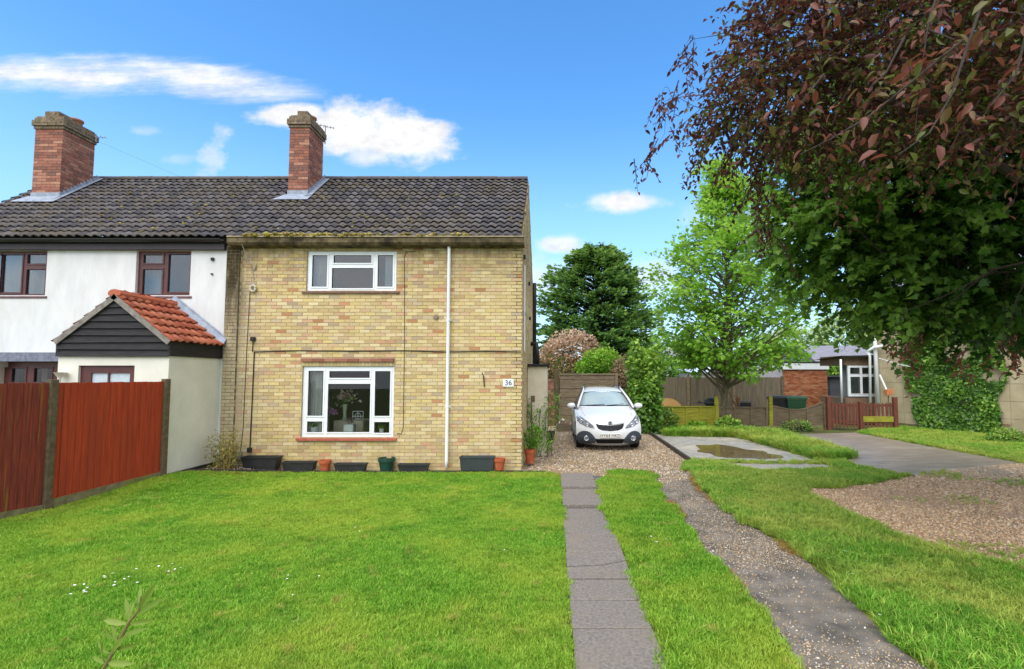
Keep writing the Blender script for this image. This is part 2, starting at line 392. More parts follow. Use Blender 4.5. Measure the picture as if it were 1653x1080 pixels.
m_soil = mat('soil', lin(86, 72, 50), lin(60, 50, 36), .95, 9, bump=.5, bscale=40, c3=lin(90, 110, 45), n3=.8, mix3=(.4, .6))
m_lawnsoil = mat('lawn_thatch', lin(110, 132, 44), lin(136, 142, 62), .95, 14, bump=.6, bscale=90, c3=lin(60, 84, 20), n3=2)
m_gravel = mat('gravel_bed', lin(172, 148, 118), lin(112, 98, 80), .9, 45, bump=1.0, bscale=70, c3=lin(130, 122, 110), n3=1.2)
m_browngravel = mat('brown_gravel_bed', lin(200, 170, 142), lin(156, 126, 102), .9, 50, bump=1.0, bscale=80, c3=lin(120, 100, 76), n3=.9)
m_track = mat('tarmac_track', lin(138, 130, 120), lin(88, 84, 78), .85, 3, bump=.7, bscale=90, c3=lin(134, 122, 104), n3=1.6)
def wet_concrete():
    m = mat('wet_concrete', lin(176, 169, 158), lin(140, 134, 126), .5, 4, bump=.25, bscale=60, c3=lin(188, 176, 158), n3=.9)
    nt = m.node_tree; bs = nt.nodes['Principled BSDF']; n = _n(nt, 'ShaderNodeTexNoise'); n.inputs['Scale'].default_value = 1.1; n.inputs['Detail'].default_value = 5
    g = _n(nt, 'ShaderNodeNewGeometry'); nt.links.new(g.outputs['Position'], n.inputs['Vector']); r = _n(nt, 'ShaderNodeMapRange'); nt.links.new(n.outputs['Fac'], r.inputs[0])
    r.inputs[1].default_value = .36; r.inputs[2].default_value = .56; r.inputs[3].default_value = .26; r.inputs[4].default_value = .75; nt.links.new(r.outputs[0], bs.inputs['Roughness']); bs.inputs['Specular IOR Level'].default_value = .5
    return m
m_conc = wet_concrete()
m_slab = mat('path_slab', lin(140, 132, 125), lin(106, 100, 95), .85, 38, bump=.45, bscale=150, c3=lin(132, 122, 106), n3=2.2, mix3=(.5, .75))

gr = MB(); gr.add([(-400, -60, -.05), (400, -60, -.05), (400, 700, -.05), (-400, 700, -.05)], [(0, 1, 2, 3)])
tag(gr.build('ground', mat('far_ground', lin(84, 104, 40), lin(100, 112, 52), .95, 2, c3=lin(90, 84, 60), n3=.3)), 'grassy earth stretching away behind the fences and houses', 'ground', kind='structure')

FENCE = [Vector((-7.10, 9.42, 0)), Vector((-7.52, 7.72, 0)), Vector((-7.95, 5.95, 0)), Vector((-8.4, 4.1, 0))]
PX0, PX1 = .145, .775
lawn_poly = [(-8.5, 3.9), (-8.4, 1.2), (PX0 - .01, 1.2), (PX0 - .01, 10.45), (-.1, 10.72), (-5.6, 10.62), (-6.2, 10.15), (-7.0, 9.75), (-7.12, 9.42), (-7.55, 7.7), (-8.0, 5.9)]
strip_poly = [(PX1 + .01, 1.2)] + GP((1330, 1150), (1270, 1055), (1232, 989), (1179, 932), (1153, 904), (1121, 863), (1093, 825), (1066, 795), (1048, 763), (1000, 759), (982, 762)) + [(PX1 + .01, 9.6)]
track_poly = GP((1046, 752), (1060, 790), (1093, 825), (1121, 863), (1153, 904), (1179, 932), (1232, 989), (1270, 1055), (1345, 1170), (1660, 1170), (1490, 1074), (1434, 1033), (1377, 973), (1302, 904), (1223, 853), (1160, 815), (1131, 787), (1099, 752))
right_poly = GP((1106, 752), (1131, 787), (1160, 815), (1223, 853), (1302, 904), (1377, 973), (1434, 1033), (1490, 1074), (1660, 1170), (2000, 1100), (1800, 960), (1653, 922), (1585, 908), (1475, 874), (1399, 842), (1340, 815), (1300, 792), (1410, 782), (1470, 768), (1390, 754), (1352, 736), (1300, 722), (1225, 704), (1190, 699), (1319, 745), (1352, 758), (1231, 763), (1146, 746), (1119, 746))
brown_poly = GP((1290, 788), (1340, 813), (1399, 840), (1475, 872), (1585, 906), (1653, 920), (1900, 975), (1950, 800), (1900, 770), (1653, 748), (1520, 758), (1480, 765), (1421, 780))
hard_poly = GP((1262, 701), (1385, 698), (1460, 712), (1653, 748), (1900, 790), (1800, 800), (1560, 768), (1480, 768), (1390, 752), (1340, 732))
pad_poly = GP((1054, 702), (1186, 699), (1323, 746), (1114, 744))
pad2_poly = GP((1146, 747.5), (1325, 748.5), (1352, 758), (1300, 762), (1231, 764))
verge_poly = GP((1385, 699), (1460, 713), (1653, 749), (1900, 795), (1960, 720), (1653, 700), (1450, 687))
drive_poly = [(-.66, 10.5), (PX1 + .3, 10.3)] + GP((1048, 763), (1060, 782), (1120, 770), (1112, 742), (1048, 696), (1010, 684)) + [(-.1, 21.2), (-.66, 16)]
rear_poly = [(-14, 16.6), (45, 16.6), (45, 34), (-14, 34)]

sheet('garden_earth', [(-14, .5), (14, .5), (20, 12), (26, 20.5), (-.3, 22), (-.3, 10.95), (-14, 10.95)], -.03, m_soil, 1.0, 'bare earth under the garden beds', 'ground')
sheet('lawn', lawn_poly, .012, m_lawnsoil, .4, 'front lawn between the red fence and the slab path', 'lawn', drop=.045)
sheet('lawn_strip', wander(strip_poly, .03, .3, 15), .012, m_lawnsoil, .3, 'grass strip between slab path and gravel wheel track', 'lawn', drop=.045)
sheet('grass_verge', wander(right_poly, .04, .3, 16), .014, m_lawnsoil, .35, 'long grass right of the wheel track', 'lawn', drop=.045)
sheet('bungalow_lawn', verge_poly, .012, m_lawnsoil, .6, 'short grass in front of the ivy clad wall', 'lawn', drop=.045)
sheet('wheel_track', wander(track_poly, .02), -.012, m_track, .3, 'worn tarmac wheel track strewn with pale pebbles', 'drive')
sheet('gravel_drive', drive_poly, -.016, m_gravel, .5, 'pale gravel drive under the white car', 'drive')
sheet('brown_gravel', wander(brown_poly, .1, .35, 19), -.006, m_browngravel, .5, 'brown gravel parking patch at the right', 'gravel')
m_hard = mat('wet_brown_concrete', lin(158, 144, 128), lin(120, 108, 96), .38, 3, bump=.25, bscale=60, c3=lin(172, 160, 146), n3=.7, spec=.5, stretch=(.6, 2.2, 1))
sheet('wet_hardstanding', hard_poly, .0, m_hard, .5, 'wet concrete hardstanding leading to the red gate', 'paving')
sheet('concrete_pad', wander(pad_poly, .02, .4, 23), .008, m_conc, .5, 'grey concrete parking pad with a puddle', 'paving', hgt=lambda x, y: 0 * x)
sheet('concrete_apron', wander(pad2_poly, .04, .3, 24), .004, m_conc, .4, 'narrow concrete strip in front of the puddle pad', 'paving', hgt=lambda x, y: 0 * x)
# puddle lying on the pad
pc = []
for k in range(40):
    a = k / 40 * 6.283; rr = 1 + .10 * math.sin(3 * a + 1) + .07 * math.sin(7 * a) + .04 * math.sin(11 * a + 2)
    pc.append(tuple(G(1188 + 66 * rr * math.cos(a) + 18 * math.sin(a), 729 + 10.5 * rr * math.sin(a) + 5 * math.cos(a), .03)[:2]))
m_puddle = mat('puddle_water', lin(122, 106, 70), lin(92, 80, 50), .04, 3, spec=.5)
o = sheet('puddle', pc, .012, m_puddle, .4, 'brown rain puddle lying on the concrete pad', 'puddle', hgt=lambda x, y: 0 * x)
# kerb board along the pad
a, b = G(1048, 700), G(1113, 745); kb = MB(); d = (b - a); ang = math.atan2(d.y, d.x)
kb.box(0, d.length, -.03, .03, -.05, .1, M=Matrix.Translation(a) @ Matrix.Rotation(ang, 4, 'Z'), bev=.008)
tag(kb.build('edging_board', mat('dark_timber', lin(62, 56, 48), lin(84, 78, 66), .9, 12, bump=.4)), 'dark timber edging board between gravel drive and concrete pad', 'edging')

# slab path ------------------------------------------------------------------------------------
path = tag(empty('slab_path', ((PX0 + PX1) / 2, 6, 0)), 'straight path of grey concrete slabs beside the lawn', 'path', kind='structure')
joints = [1.3, 1.95, 2.6, 3.25] + [G(960, v).y for v in (1020, 973.5, 940, 897, 867.5, 842.5, 818)]
while joints[-1] < 10.3: joints.append(joints[-1] + .62)
rs = random.Random(3)
for i in range(len(joints) - 1):
    y0, y1 = joints[i] + .011, joints[i + 1] - .011; q = MB()
    jx = rs.uniform(-.008, .008); z = .022 + rs.uniform(-.009, .009)
    if abs(y0 - G(960, 940).y) < .02:      # the slab that has cracked in two
        c = (y0 + y1) / 2
        q.prism([(PX0 + jx, y0), (PX1 + jx, y0), (PX1 + jx, c + .10), (PX0 + .36, c - .03), (PX0 + jx, c - .07)], .06, 'z', at=z - .062)
        q.prism([(PX0 + jx, c - .06), (PX0 + .36, c - .018), (PX1 + jx, c + .112), (PX1 + jx, y1), (PX0 + jx, y1)], .06, 'z', at=z - .057)
    else:
        q.box(PX0 + jx, PX1 + jx, y0, y1, z - .06, z, bev=.006)
        if i % 2: pass
    s = q.build('slab', m_slab, path); s.rotation_euler = (rs.uniform(-.006, .006), rs.uniform(-.006, .006), 0)
# worn concrete beside the top of the path
sheet('path_margin', [(PX1 + .005, 7.6), (PX1 + .12, 7.7), (PX1 + .2, 8.4), (PX1 + .16, 9.2), (PX1 + .34, 10.3), (PX1 + .005, 10.4)], .022, m_track, .3, 'worn tarmac margin beside the slab path', 'paving')

# pebbles --------------------------------------------------------------------------------------
def pebble_src(name, m, k=4, seed=0):
    out = []; r = np.random.default_rng(seed)
    for i in range(k):
        bm = bmesh.new(); bmesh.ops.create_icosphere(bm, subdivisions=1, radius=1)
        for v in bm.verts: v.co = Vector((v.co.x * (1 + .25 * r.normal() * .6), v.co.y * .8 * (1 + .15 * r.normal()), v.co.z * .55))
        me = bpy.data.meshes.new(name); bm.to_mesh(me); bm.free(); me.polygons.foreach_set('use_smooth', [True] * len(me.polygons)); me.materials.append(m); out.append(source(name, me))
    return out
def inst_mat(name, cols, rough=.8, spec=.3, trans=0):
    """colour picked per instance"""
    m = bpy.data.materials.new(name); m.use_nodes = True; nt = m.node_tree; bs = nt.nodes['Principled BSDF']; bs.inputs['Roughness'].default_value = rough; bs.inputs['Specular IOR Level'].default_value = spec
    oi = _n(nt, 'ShaderNodeObjectInfo'); cr = _n(nt, 'ShaderNodeValToRGB'); cr.color_ramp.interpolation = 'CONSTANT'; e = cr.color_ramp.elements
    while len(e) > 1: e.remove(e[0])
    e[0].position = 0; e[0].color = cols[0]
    for i, c in enumerate(cols[1:], 1): k = e.new(i / len(cols)); k.color = c
    nt.links.new(oi.outputs['Random'], cr.inputs[0]); nt.links.new(cr.outputs[0], bs.inputs['Base Color']); return m
peb_pale = pebble_src('pebble', inst_mat('pebbles_pale', [lin(*c) for c in ((196, 176, 146), (160, 138, 108), (214, 204, 188), (128, 112, 92), (176, 150, 112), (150, 146, 140), (186, 158, 124))]), seed=1)
peb_brown = pebble_src('pebble', inst_mat('pebbles_brown', [lin(*c) for c in ((204, 174, 138), (182, 150, 114), (220, 200, 170), (150, 120, 90), (194, 160, 122), (170, 152, 130), (210, 182, 146))]), seed=2)
def rpts(poly, dens, seed=0, dfun=None):
    """random points in a polygon: dens(x,y) per square metre"""
    r = np.random.default_rng(seed); xs = [p[0] for p in poly]; ys = [p[1] for p in poly]; A = (max(xs) - min(xs)) * (max(ys) - min(ys))
    top = dens if not dfun else dens; n = int(A * top); x = r.uniform(min(xs), max(xs), n); y = r.uniform(min(ys), max(ys), n)
    k = poly_mask(x, y, poly)
    # only what the lens can see, with a margin for a step aside
    k &= (y > 1.5) & (x < 1.12 * y + 1.0) & (x > -1.3 * y - 1.0)
    x, y = x[k], y[k]
    if dfun is not None:
        k = r.random(len(x)) < dfun(x, y); x, y = x[k], y[k]
    return x, y
def pebbles(name, poly, dens, srcs, size, label, dfun=None, seed=0, z0=0.0):
    x, y = rpts(poly, dens, seed, dfun); s = rng.lognormal(math.log(size), .35, len(x)); z = gz(x, y) + z0 + s * .2
    o = scatter(name, np.c_[x, y, z], s, srcs, rot=np.c_[rng.normal(0, .4, len(x)), rng.normal(0, .4, len(x)), rng.random(len(x)) * 6.28])
    tag(o, label, 'pebbles', kind='stuff')
near = lambda x, y: np.clip((6.0 / y) ** 1.3, .12, 1)
def track_d(x, y):
    n = vnoise(x * 1.0, y * .45, 1.3, 8); return near(x, y) * (.10 + .8 * sstep(n, .36, .72)) * np.where(y > 6.5, .7, 1)
pebbles('track_pebbles', track_poly, 4200, peb_pale, .0058, 'pale loose pebbles strewn over the wheel track', track_d, 1, -.01)
pebbles('drive_gravel', drive_poly, 900, peb_pale, .013, 'loose pale gravel covering the drive round the car', None, 2, -.012)
pebbles('brown_gravel_stones', brown_poly, 2300, peb_brown, .0108, 'loose brown gravel stones at the right', lambda x, y: .25 + .75 * sstep(vnoise(x, y, .9, 4), .15, .5), 3, -.004)
pebbles('bed_gravel', [(-6.9, 10.2), (-6.2, 10.15), (-5.6, 10.62), (-.1, 10.72), (-.6, 10.95), (-7, 10.97)], 700, peb_pale, .011, 'small stones in the bed along the house wall', None, 4, -.02)

# grass ----------------------------------------------------------------------------------------
def grass_mat(name, c_lo, c_mid, c_hi, yellow, dark):
    m = bpy.data.materials.new(name); m.use_nodes = True; nt = m.node_tree; L = nt.links.new; bs = nt.nodes['Principled BSDF']; out = nt.nodes['Material Output']
    at = _n(nt, 'ShaderNodeAttribute'); at.attribute_name = 'tint'; oi = _n(nt, 'ShaderNodeObjectInfo')
    ad = _n(nt, 'ShaderNodeMath', operation='MULTIPLY_ADD'); L(oi.outputs['Random'], ad.inputs[0]); ad.inputs[1].default_value = .35; L(at.outputs['Fac'], ad.inputs[2])
    sb = _n(nt, 'ShaderNodeMath', operation='SUBTRACT'); L(ad.outputs[0], sb.inputs[0]); sb.inputs[1].default_value = .15
    cr = _n(nt, 'ShaderNodeValToRGB'); L(sb.outputs[0], cr.inputs[0]); e = cr.color_ramp.elements; e[0].color = c_lo; e[1].color = c_hi; k = e.new(.5); k.color = c_mid
    g = _n(nt, 'ShaderNodeNewGeometry')
    def patch(s, a, b, src, colr, amt):
        n = _n(nt, 'ShaderNodeTexNoise'); n.inputs['Scale'].default_value = s; n.inputs['Detail'].default_value = 4; L(g.outputs['Position'], n.inputs['Vector'])
        r = _n(nt, 'ShaderNodeMapRange'); L(n.outputs['Fac'], r.inputs[0]); r.inputs[1].default_value = a; r.inputs[2].default_value = b; r.inputs[4].default_value = amt
        x = _n(nt, 'ShaderNodeMix'); x.data_type = 'RGBA'; L(r.outputs[0], x.inputs[0]); L(src, x.inputs[6]); x.inputs[7].default_value = colr; return x.outputs[2]
    c = patch(.9, .46, .62, cr.outputs[0], yellow, .6); c = patch(2.3, .52, .68, c, dark, .48); c = patch(.33, .45, .62, c, yellow, .4); c = patch(4.5, .62, .70, c, lin(190, 176, 96), .5)
    L(c, bs.inputs['Base Color']); bs.inputs['Roughness'].default_value = .55; bs.inputs['Specular IOR Level'].default_value = .25
    t = _n(nt, 'ShaderNodeBsdfTranslucent'); L(c, t.inputs[0]); ms = _n(nt, 'ShaderNodeMixShader'); ms.inputs[0].default_value = .35; L(bs.outputs[0], ms.inputs[1]); L(t.outputs[0], ms.inputs[2]); L(ms.outputs[0], out.inputs[0])
    return m
def clump_src(name, m, blades, rad, h, wd, lean, k=5, seed=0, dead=.06):
    out = []
    for q in range(k):
        r = np.random.default_rng(seed + q); V = []; F = []; T = []
        for b in range(blades):
            a = r.random() * 6.283; rr = rad * math.sqrt(r.random()); bx, by = rr * math.cos(a), rr * math.sin(a)
            d = r.random() * 6.283; hh = h * r.uniform(.5, 1.25); ln = hh * lean * r.uniform(.2, 1.4); wv = wd * r.uniform(.7, 1.3)
            dx, dy = math.cos(d), math.sin(d); px, py = -dy * wv / 2, dx * wv / 2; i = len(V)
            V += [(bx - px, by - py, 0), (bx + px, by + py, 0), (bx + dx * ln * .4 - px * .8, by + dy * ln * .4 - py * .8, hh * .6), (bx + dx * ln * .4 + px * .8, by + dy * ln * .4 + py * .8, hh * .6), (bx + dx * ln, by + dy * ln, hh * (1 - .25 * lean))]
            F += [(i, i + 1, i + 3), (i, i + 3, i + 2), (i + 2, i + 3, i + 4)]
            t = r.uniform(.0, .85); t = 1.0 if r.random() < dead else t; T += [t] * 5
        out.append(source(name, big_mesh(name, np.array(V), np.array(F), m, T)))
    return out
m_lawn = grass_mat('lawn_grass', lin(74, 130, 20), lin(120, 180, 42), lin(178, 208, 90), lin(178, 196, 72), lin(68, 132, 26))
m_long = grass_mat('long_grass', lin(76, 132, 28), lin(120, 180, 50), lin(186, 210, 98), lin(196, 200, 98), lin(74, 134, 32))
c_lawn = clump_src('grass_clump', m_lawn, 30, .045, .036, .0042, .8, seed=10)
c_long = clump_src('grass_clump', m_long, 26, .05, .075, .0055, 1.0, seed=30, dead=.12)
def grass(name, poly, dens, srcs, label, dfun, seed, s0=1.0, z0=.01):
    x, y = rpts(poly, dens, seed, dfun); s = s0 * rng.uniform(.75, 1.25, len(x)) * (1 + .35 * (vnoise(x, y, .8, seed) - .5)) * (1 + .02 * np.clip(y - 6, 0, 9))
    o = scatter(name, np.c_[x, y, gz(x, y) + z0], s, srcs); tag(o, label, 'grass', kind='stuff')
def lawn_d(x, y):
    bare = sstep(vnoise(x, y, .7, 21), .80, .95) * .5; return np.clip((6.5 / y) ** .8, .35, 1) * (1 - bare)
grass('lawn_grass', lawn_poly, 1000, c_lawn, 'short mown grass of the front lawn', lawn_d, 1)
grass('strip_grass', wander(strip_poly, .05, .22, 5), 900, c_lawn, 'patchy grass between path and wheel track', lambda x, y: lawn_d(x, y) * (1 - .8 * sstep(vnoise(x, y, 1.4, 33), .74, .9)), 2, 1.25)
grass('verge_grass', wander(right_poly, .075, .25, 6), 650, c_long, 'longer rough grass right of the wheel track', lambda x, y: np.clip((6.5 / y) ** .6, .4, 1) * (1 - .65 * sstep(vnoise(x, y, .9, 40), .72, .9) * (y > 7)), 3, 1.0)
grass('bungalow_grass', verge_poly, 260, c_long, 'short grass before the ivy clad wall', lambda x, y: np.ones(len(x)), 4, 1.0)
# rougher tufts and weeds in the lawn
grass('lawn_tufts', lawn_poly, 26, c_long, 'darker coarse tufts standing out of the front lawn', lambda x, y: sstep(vnoise(x, y, .75, 91), .52, .8), 9, .62)
# tufts standing taller along the strip between the two concrete pads and beside the fence
tuft = GP((1186, 697), (1250, 700), (1300, 716), (1380, 738), (1330, 744), (1250, 722), (1190, 706), (1075, 704), (1075, 694))
grass('tall_grass', tuft, 520, c_long, 'tall lush grass between the two concrete pads', lambda x, y: np.ones(len(x)), 6, 2.3)
grass('pad_joint_grass', GP((1110, 742), (1326, 744.5), (1330, 750), (1140, 749)), 330, c_long, 'grass growing in the joint before the puddle pad', lambda x, y: .25 + .75 * sstep(vnoise(x, y, 1.5, 83), .3, .6), 12, .7)
edge = [(-.1, 10.66), (-5.6, 10.56), (-6.2, 10.05), (-7.0, 9.66), (-7.0, 9.8), (-6.2, 10.2), (-5.6, 10.67), (-.1, 10.78)]
grass('brown_gravel_weeds', brown_poly, 160, c_long, 'green weeds growing through the brown gravel', lambda x, y: np.clip(.6 * sstep(vnoise(x, y, .8, 51), .72, .9) + .5 * sstep(vnoise(x, y, 1.6, 52), .55, .8) * sstep(-x, -6.2, -4.6), 0, 1), 7, .6)
# scorched grass and dirt along the track edges
m_scorch = grass_mat('scorched_grass', lin(150, 104, 60), lin(184, 134, 80), lin(204, 164, 104), lin(160, 150, 70), lin(128, 92, 56))
c_dead = clump_src('grass_clump', m_scorch, 26, .05, .03, .005, 1.3, seed=70)
def band(line, w_, name, label, seed, lo=.45):
    pts = GP(*line); poly = [(x - w_, y) for x, y in pts] + [(x + w_, y) for x, y in reversed(pts)]
    grass(name, poly, 700, c_dead, label, lambda x, y: sstep(vnoise(x, y, 1.1, seed), lo, lo + .3), seed, 1.0)
band([(1106, 756), (1131, 787), (1160, 815), (1223, 853), (1302, 904), (1377, 973), (1434, 1033)], .10, 'scorched_verge_edge', 'dry orange grass along the right edge of the wheel track', 71)
band([(1048, 763), (1066, 795), (1093, 825), (1121, 863), (1153, 904), (1179, 932), (1232, 989), (1270, 1055)], .07, 'scorched_strip_edge', 'dry grass along the left edge of the wheel track', 72, .5)
grass('scorched_lawn_corner', [(-1.0, 10.3), (PX0, 10.2), (PX0, 10.7), (-1.1, 10.8)], 500, c_dead, 'dry yellow grass where the lawn meets the gravel', lambda x, y: .5 + 0 * x, 73)
grass('scorched_bed_edge', [(-7.0, 9.5), (-6.2, 9.95), (-6.0, 10.2), (-7.0, 9.85)], 500, c_dead, 'dry straw coloured grass at the porch corner', lambda x, y: .8 + 0 * x, 74)
grass('scorched_strip_top', [(PX1 + .3, 9.9), (1.75, 9.9), (1.75, 10.45), (PX1 + .3, 10.45)], 500, c_dead, 'dry grass at the far end of the strip', lambda x, y: .7 + 0 * x, 75)
# scatter along path edges
for nm, xe in (('path_edge_grass', PX0 - .01), ('path_edge_grass', PX1 + .012)):
    poly = [(xe - .035, 2.5), (xe + .035, 2.5), (xe + .035, 9.5), (xe - .035, 9.5)]
    grass(nm, poly, 500, c_lawn, 'grass creeping over the %s edge of the slab path' % ('left' if xe < .5 else 'right'), lambda x, y: sstep(vnoise(x, y, 2.3, 61), .3, .7), 8, 1.0)
# daisies
dm = MB(); dm.lathe([(0, .006), (.45, .012), (1.0, .004), (1.0, 0), (0, 0)], 0, 0, .0, 8); dme = dm.mesh('daisy', mat('daisy_white', lin(235, 235, 228), None, .7))
def daisies(name, spots, label):
    pts = []; r = np.random.default_rng(5)
    for (u, v, n, sp) in spots:
        g = G(u, v)
        for k in range(n): x, y = g.x + r.normal() * sp, g.y + r.normal() * sp; pts.append((x, y, float(gz(x, y)) + .05 + r.uniform(0, .012)))
    tag(scatter(name, np.array(pts), r.uniform(.008, .013, len(pts)), [source('daisy', dme)]), label, 'flowers', kind='stuff')
daisies('lawn_daisies', [(170, 952, 14, .16), (290, 925, 5, .12), (130, 960, 3, .2), (500, 940, 3, .5), (700, 880, 4, .9)], 'scattered white daisies in the front lawn')
daisies('verge_daisies', [(1240, 825, 26, .35), (1330, 770, 26, .3), (1370, 870, 8, .3), (1340, 890, 6, .2), (1480, 960, 5, .5), (1060, 880, 5, .15), (1420, 930, 5, .3)], 'scattered white daisies in the rough verge')

# plastic edging round the flower bed
ed = MB(); ep = [(-.15, 10.73), (-1.5, 10.70), (-3, 10.68), (-4.5, 10.67), (-5.5, 10.65), (-5.9, 10.50), (-6.25, 10.20), (-6.7, 9.98), (-7.0, 9.86)]; vs = []
for (x, y) in ep:
    z = float(gz(x, y)); k = .01 * math.sin(x * 7)
    vs += [(x, y + k - .008, z - .03), (x, y + k - .008, z + .055 + k * .6), (x, y + k + .012, z + .055 + k * .6), (x, y + k + .012, z - .03)]
ed.add(vs, [(i * 4 + j, i * 4 + (j + 1) % 4, i * 4 + 4 + (j + 1) % 4, i * 4 + 4 + j) for i in range(len(ep) - 1) for j in range(3)])
tag(recalc(ed.build('bed_edging', mat('edging_plastic', lin(50, 46, 44), lin(70, 62, 56), .8, 12))), 'dark plastic edging strip between lawn and house bed', 'edging')
# ---------------------------------------------------------------- the brick end-of-terrace house and its rendered neighbour
YF = 11.0
XR = P(843, 570, YF).x; XP = P(362, 570, YF).x; XL = -13.6
ZE = P(600, 397, YF).z                                  # wall top under the gutter
YRIDGE, YBACK = 13.82, 16.64
ZRIDGE = P(700, 288, YRIDGE).z
YEAVE, ZEAVE = YF - .16, ZE + .16
SL = (ZRIDGE - .03 - ZEAVE) / (YRIDGE - YEAVE); PITCH = math.atan(SL)
def roofz(y): return ZEAVE + SL * (y - YEAVE)

house = tag(empty('brick_house', ((XR + XP) / 2, YF, 0)), 'yellow brick end of terrace house with white framed windows and dark pantiled roof', 'house')
nhouse = tag(empty('rendered_house', ((XL + XP) / 2, YF, 0)), 'white rendered terrace house with brown windows and tiled porch at the left', 'house')

BR = [lin(*c) for c in ((228, 208, 160), (220, 198, 144), (233, 216, 174), (213, 189, 138), (223, 199, 152), (207, 181, 132), (219, 186, 150), (228, 206, 166), (214, 194, 150), (203, 174, 130), (219, 178, 144), (210, 158, 126), (198, 140, 104), (188, 132, 92), (196, 178, 152), (188, 164, 140), (230, 211, 158), (222, 200, 136))]
_mean = lin(218, 194, 148)
BR = [tuple(a * .84 + b * .16 for a, b in zip(c, _mean)) for c in BR]
BW = np.array([10, 9, 8, 8, 8, 6, 5, 7, 7, 5, 4, 2.2, 1.1, .8, 3.5, 3, 8, 7.]); BW /= BW.sum()
RB = [lin(*c) for c in ((170, 114, 96), (154, 100, 84), (180, 128, 108), (144, 96, 84), (164, 110, 96), (188, 140, 118), (134, 96, 86))]
def stain_mat(name, attr_mult, c3=None, **k): return mat(name, (1, 1, 1, 1), attr_mult, attr='col', **k)
def brick_mat():
    m = mat('yellow_brick', (1, 1, 1, 1), (.74, .72, .70, 1), attr='col', rough=.9, nscale=55, mix=(.3, .7), bump=.5, bscale=160, spec=.2)
    # algae and soot: run-off streaks under the gutter, damp by the party wall and along the foot of the wall
    nt = m.node_tree; L = nt.links.new; bs = nt.nodes['Principled BSDF']; src = bs.inputs['Base Color'].links[0].from_socket
    g = _n(nt, 'ShaderNodeNewGeometry'); sep = _n(nt, 'ShaderNodeSeparateXYZ'); L(g.outputs['Position'], sep.inputs[0])
    mp = _n(nt, 'ShaderNodeMapping'); mp.inputs['Scale'].default_value = (5, 5, .9); L(g.outputs['Position'], mp.inputs[0])
    n = _n(nt, 'ShaderNodeTexNoise'); n.inputs['Scale'].default_value = 1; n.inputs['Detail'].default_value = 6; n.inputs['Roughness'].default_value = .7; L(mp.outputs[0], n.inputs['Vector'])
    def mr(x, a, b, lo=0, hi=1):
        r = _n(nt, 'ShaderNodeMapRange'); L(x, r.inputs[0]); r.inputs[1].default_value = a; r.inputs[2].default_value = b; r.inputs[3].default_value = lo; r.inputs[4].default_value = hi; return r.outputs[0]
    def mu(a, b):
        q = _n(nt, 'ShaderNodeMath', operation='MULTIPLY'); q.use_clamp = True; L(a, q.inputs[0])
        if isinstance(b, float): q.inputs[1].default_value = b
        else: L(b, q.inputs[1])
        return q.outputs[0]
    def mx(f, a, c):
        x = _n(nt, 'ShaderNodeMix'); x.data_type = 'RGBA'; L(f, x.inputs[0]); L(a, x.inputs[6]); x.inputs[7].default_value = c; return x.outputs[2]
    nz = mr(n.outputs['Fac'], .36, .66)
    c = mx(mu(mu(mr(sep.outputs[2], ZE - 1.0, ZE - .05), nz), .7), src, lin(84, 66, 42))
    c = mx(mu(mu(mu(mr(sep.outputs[0], XP + .85, XP + .3), mr(sep.outputs[2], 4.5, 3.9)), mr(n.outputs['Fac'], .22, .45)), .62), c, lin(168, 158, 138))
    c = mx(mu(mu(mu(mr(sep.outputs[0], XP + .5, XP + .24), mr(sep.outputs[2], 2.2, 4.0)), mr(n.outputs['Fac'], .25, .5)), .95), c, lin(44, 37, 20))
    c = mx(mu(mu(mr(sep.outputs[2], .95, .05), nz), .38), c, lin(134, 126, 58))
    L(c, bs.inputs['Base Color']); return m
m_brick = brick_mat()
m_mortar = mat('mortar', lin(186, 170, 138), lin(160, 144, 114), .95, 12, bump=.3, bscale=200)
m_rbrick = mat('red_brick', (1, 1, 1, 1), (.66, .64, .62, 1), attr='col', rough=.9, nscale=40, bump=.5, bscale=120, c3=lin(112, 92, 80), n3=3, mix3=(.55, .8))
m_capbrick = mat('sooty_cap_brick', lin(132, 116, 96), lin(92, 80, 66), .95, 14, bump=.5, bscale=60, c3=lin(150, 136, 114), n3=6)
m_rmortar = mat('grey_mortar', lin(156, 138, 122), lin(122, 108, 98), .95, 10)
m_upvc = mat('white_upvc', lin(236, 239, 242), lin(228, 232, 238), .35, 3, spec=.5)
m_redsill = mat('red_painted_sill', lin(176, 96, 74), lin(150, 80, 62), .6, 14, bump=.15)
m_brownsill = mat('brown_sill', lin(120, 88, 76), lin(98, 72, 62), .7, 14)
m_glass = glass_mat('window_glass', (.80, .84, .84, 1), 1.25)
m_glass2 = glass_mat('upper_window_glass', (.72, .76, .78, 1), 3.2)
m_dark = mat('room_shade', lin(92, 80, 74), lin(80, 70, 66), .9, 2)
m_room2 = mat('bedroom_wall', lin(186, 184, 186), lin(178, 176, 178), .9, 2)
m_curtain = mat('white_curtain', lin(232, 232, 226), lin(216, 218, 214), .9, 5, trans=.3)
m_black = mat('black_plastic', lin(34, 34, 36), lin(46, 46, 48), .5, 10)
m_lead = mat('lead', lin(150, 160, 176), lin(122, 132, 148), .55, 8, bump=.2, bscale=20, spec=.5)

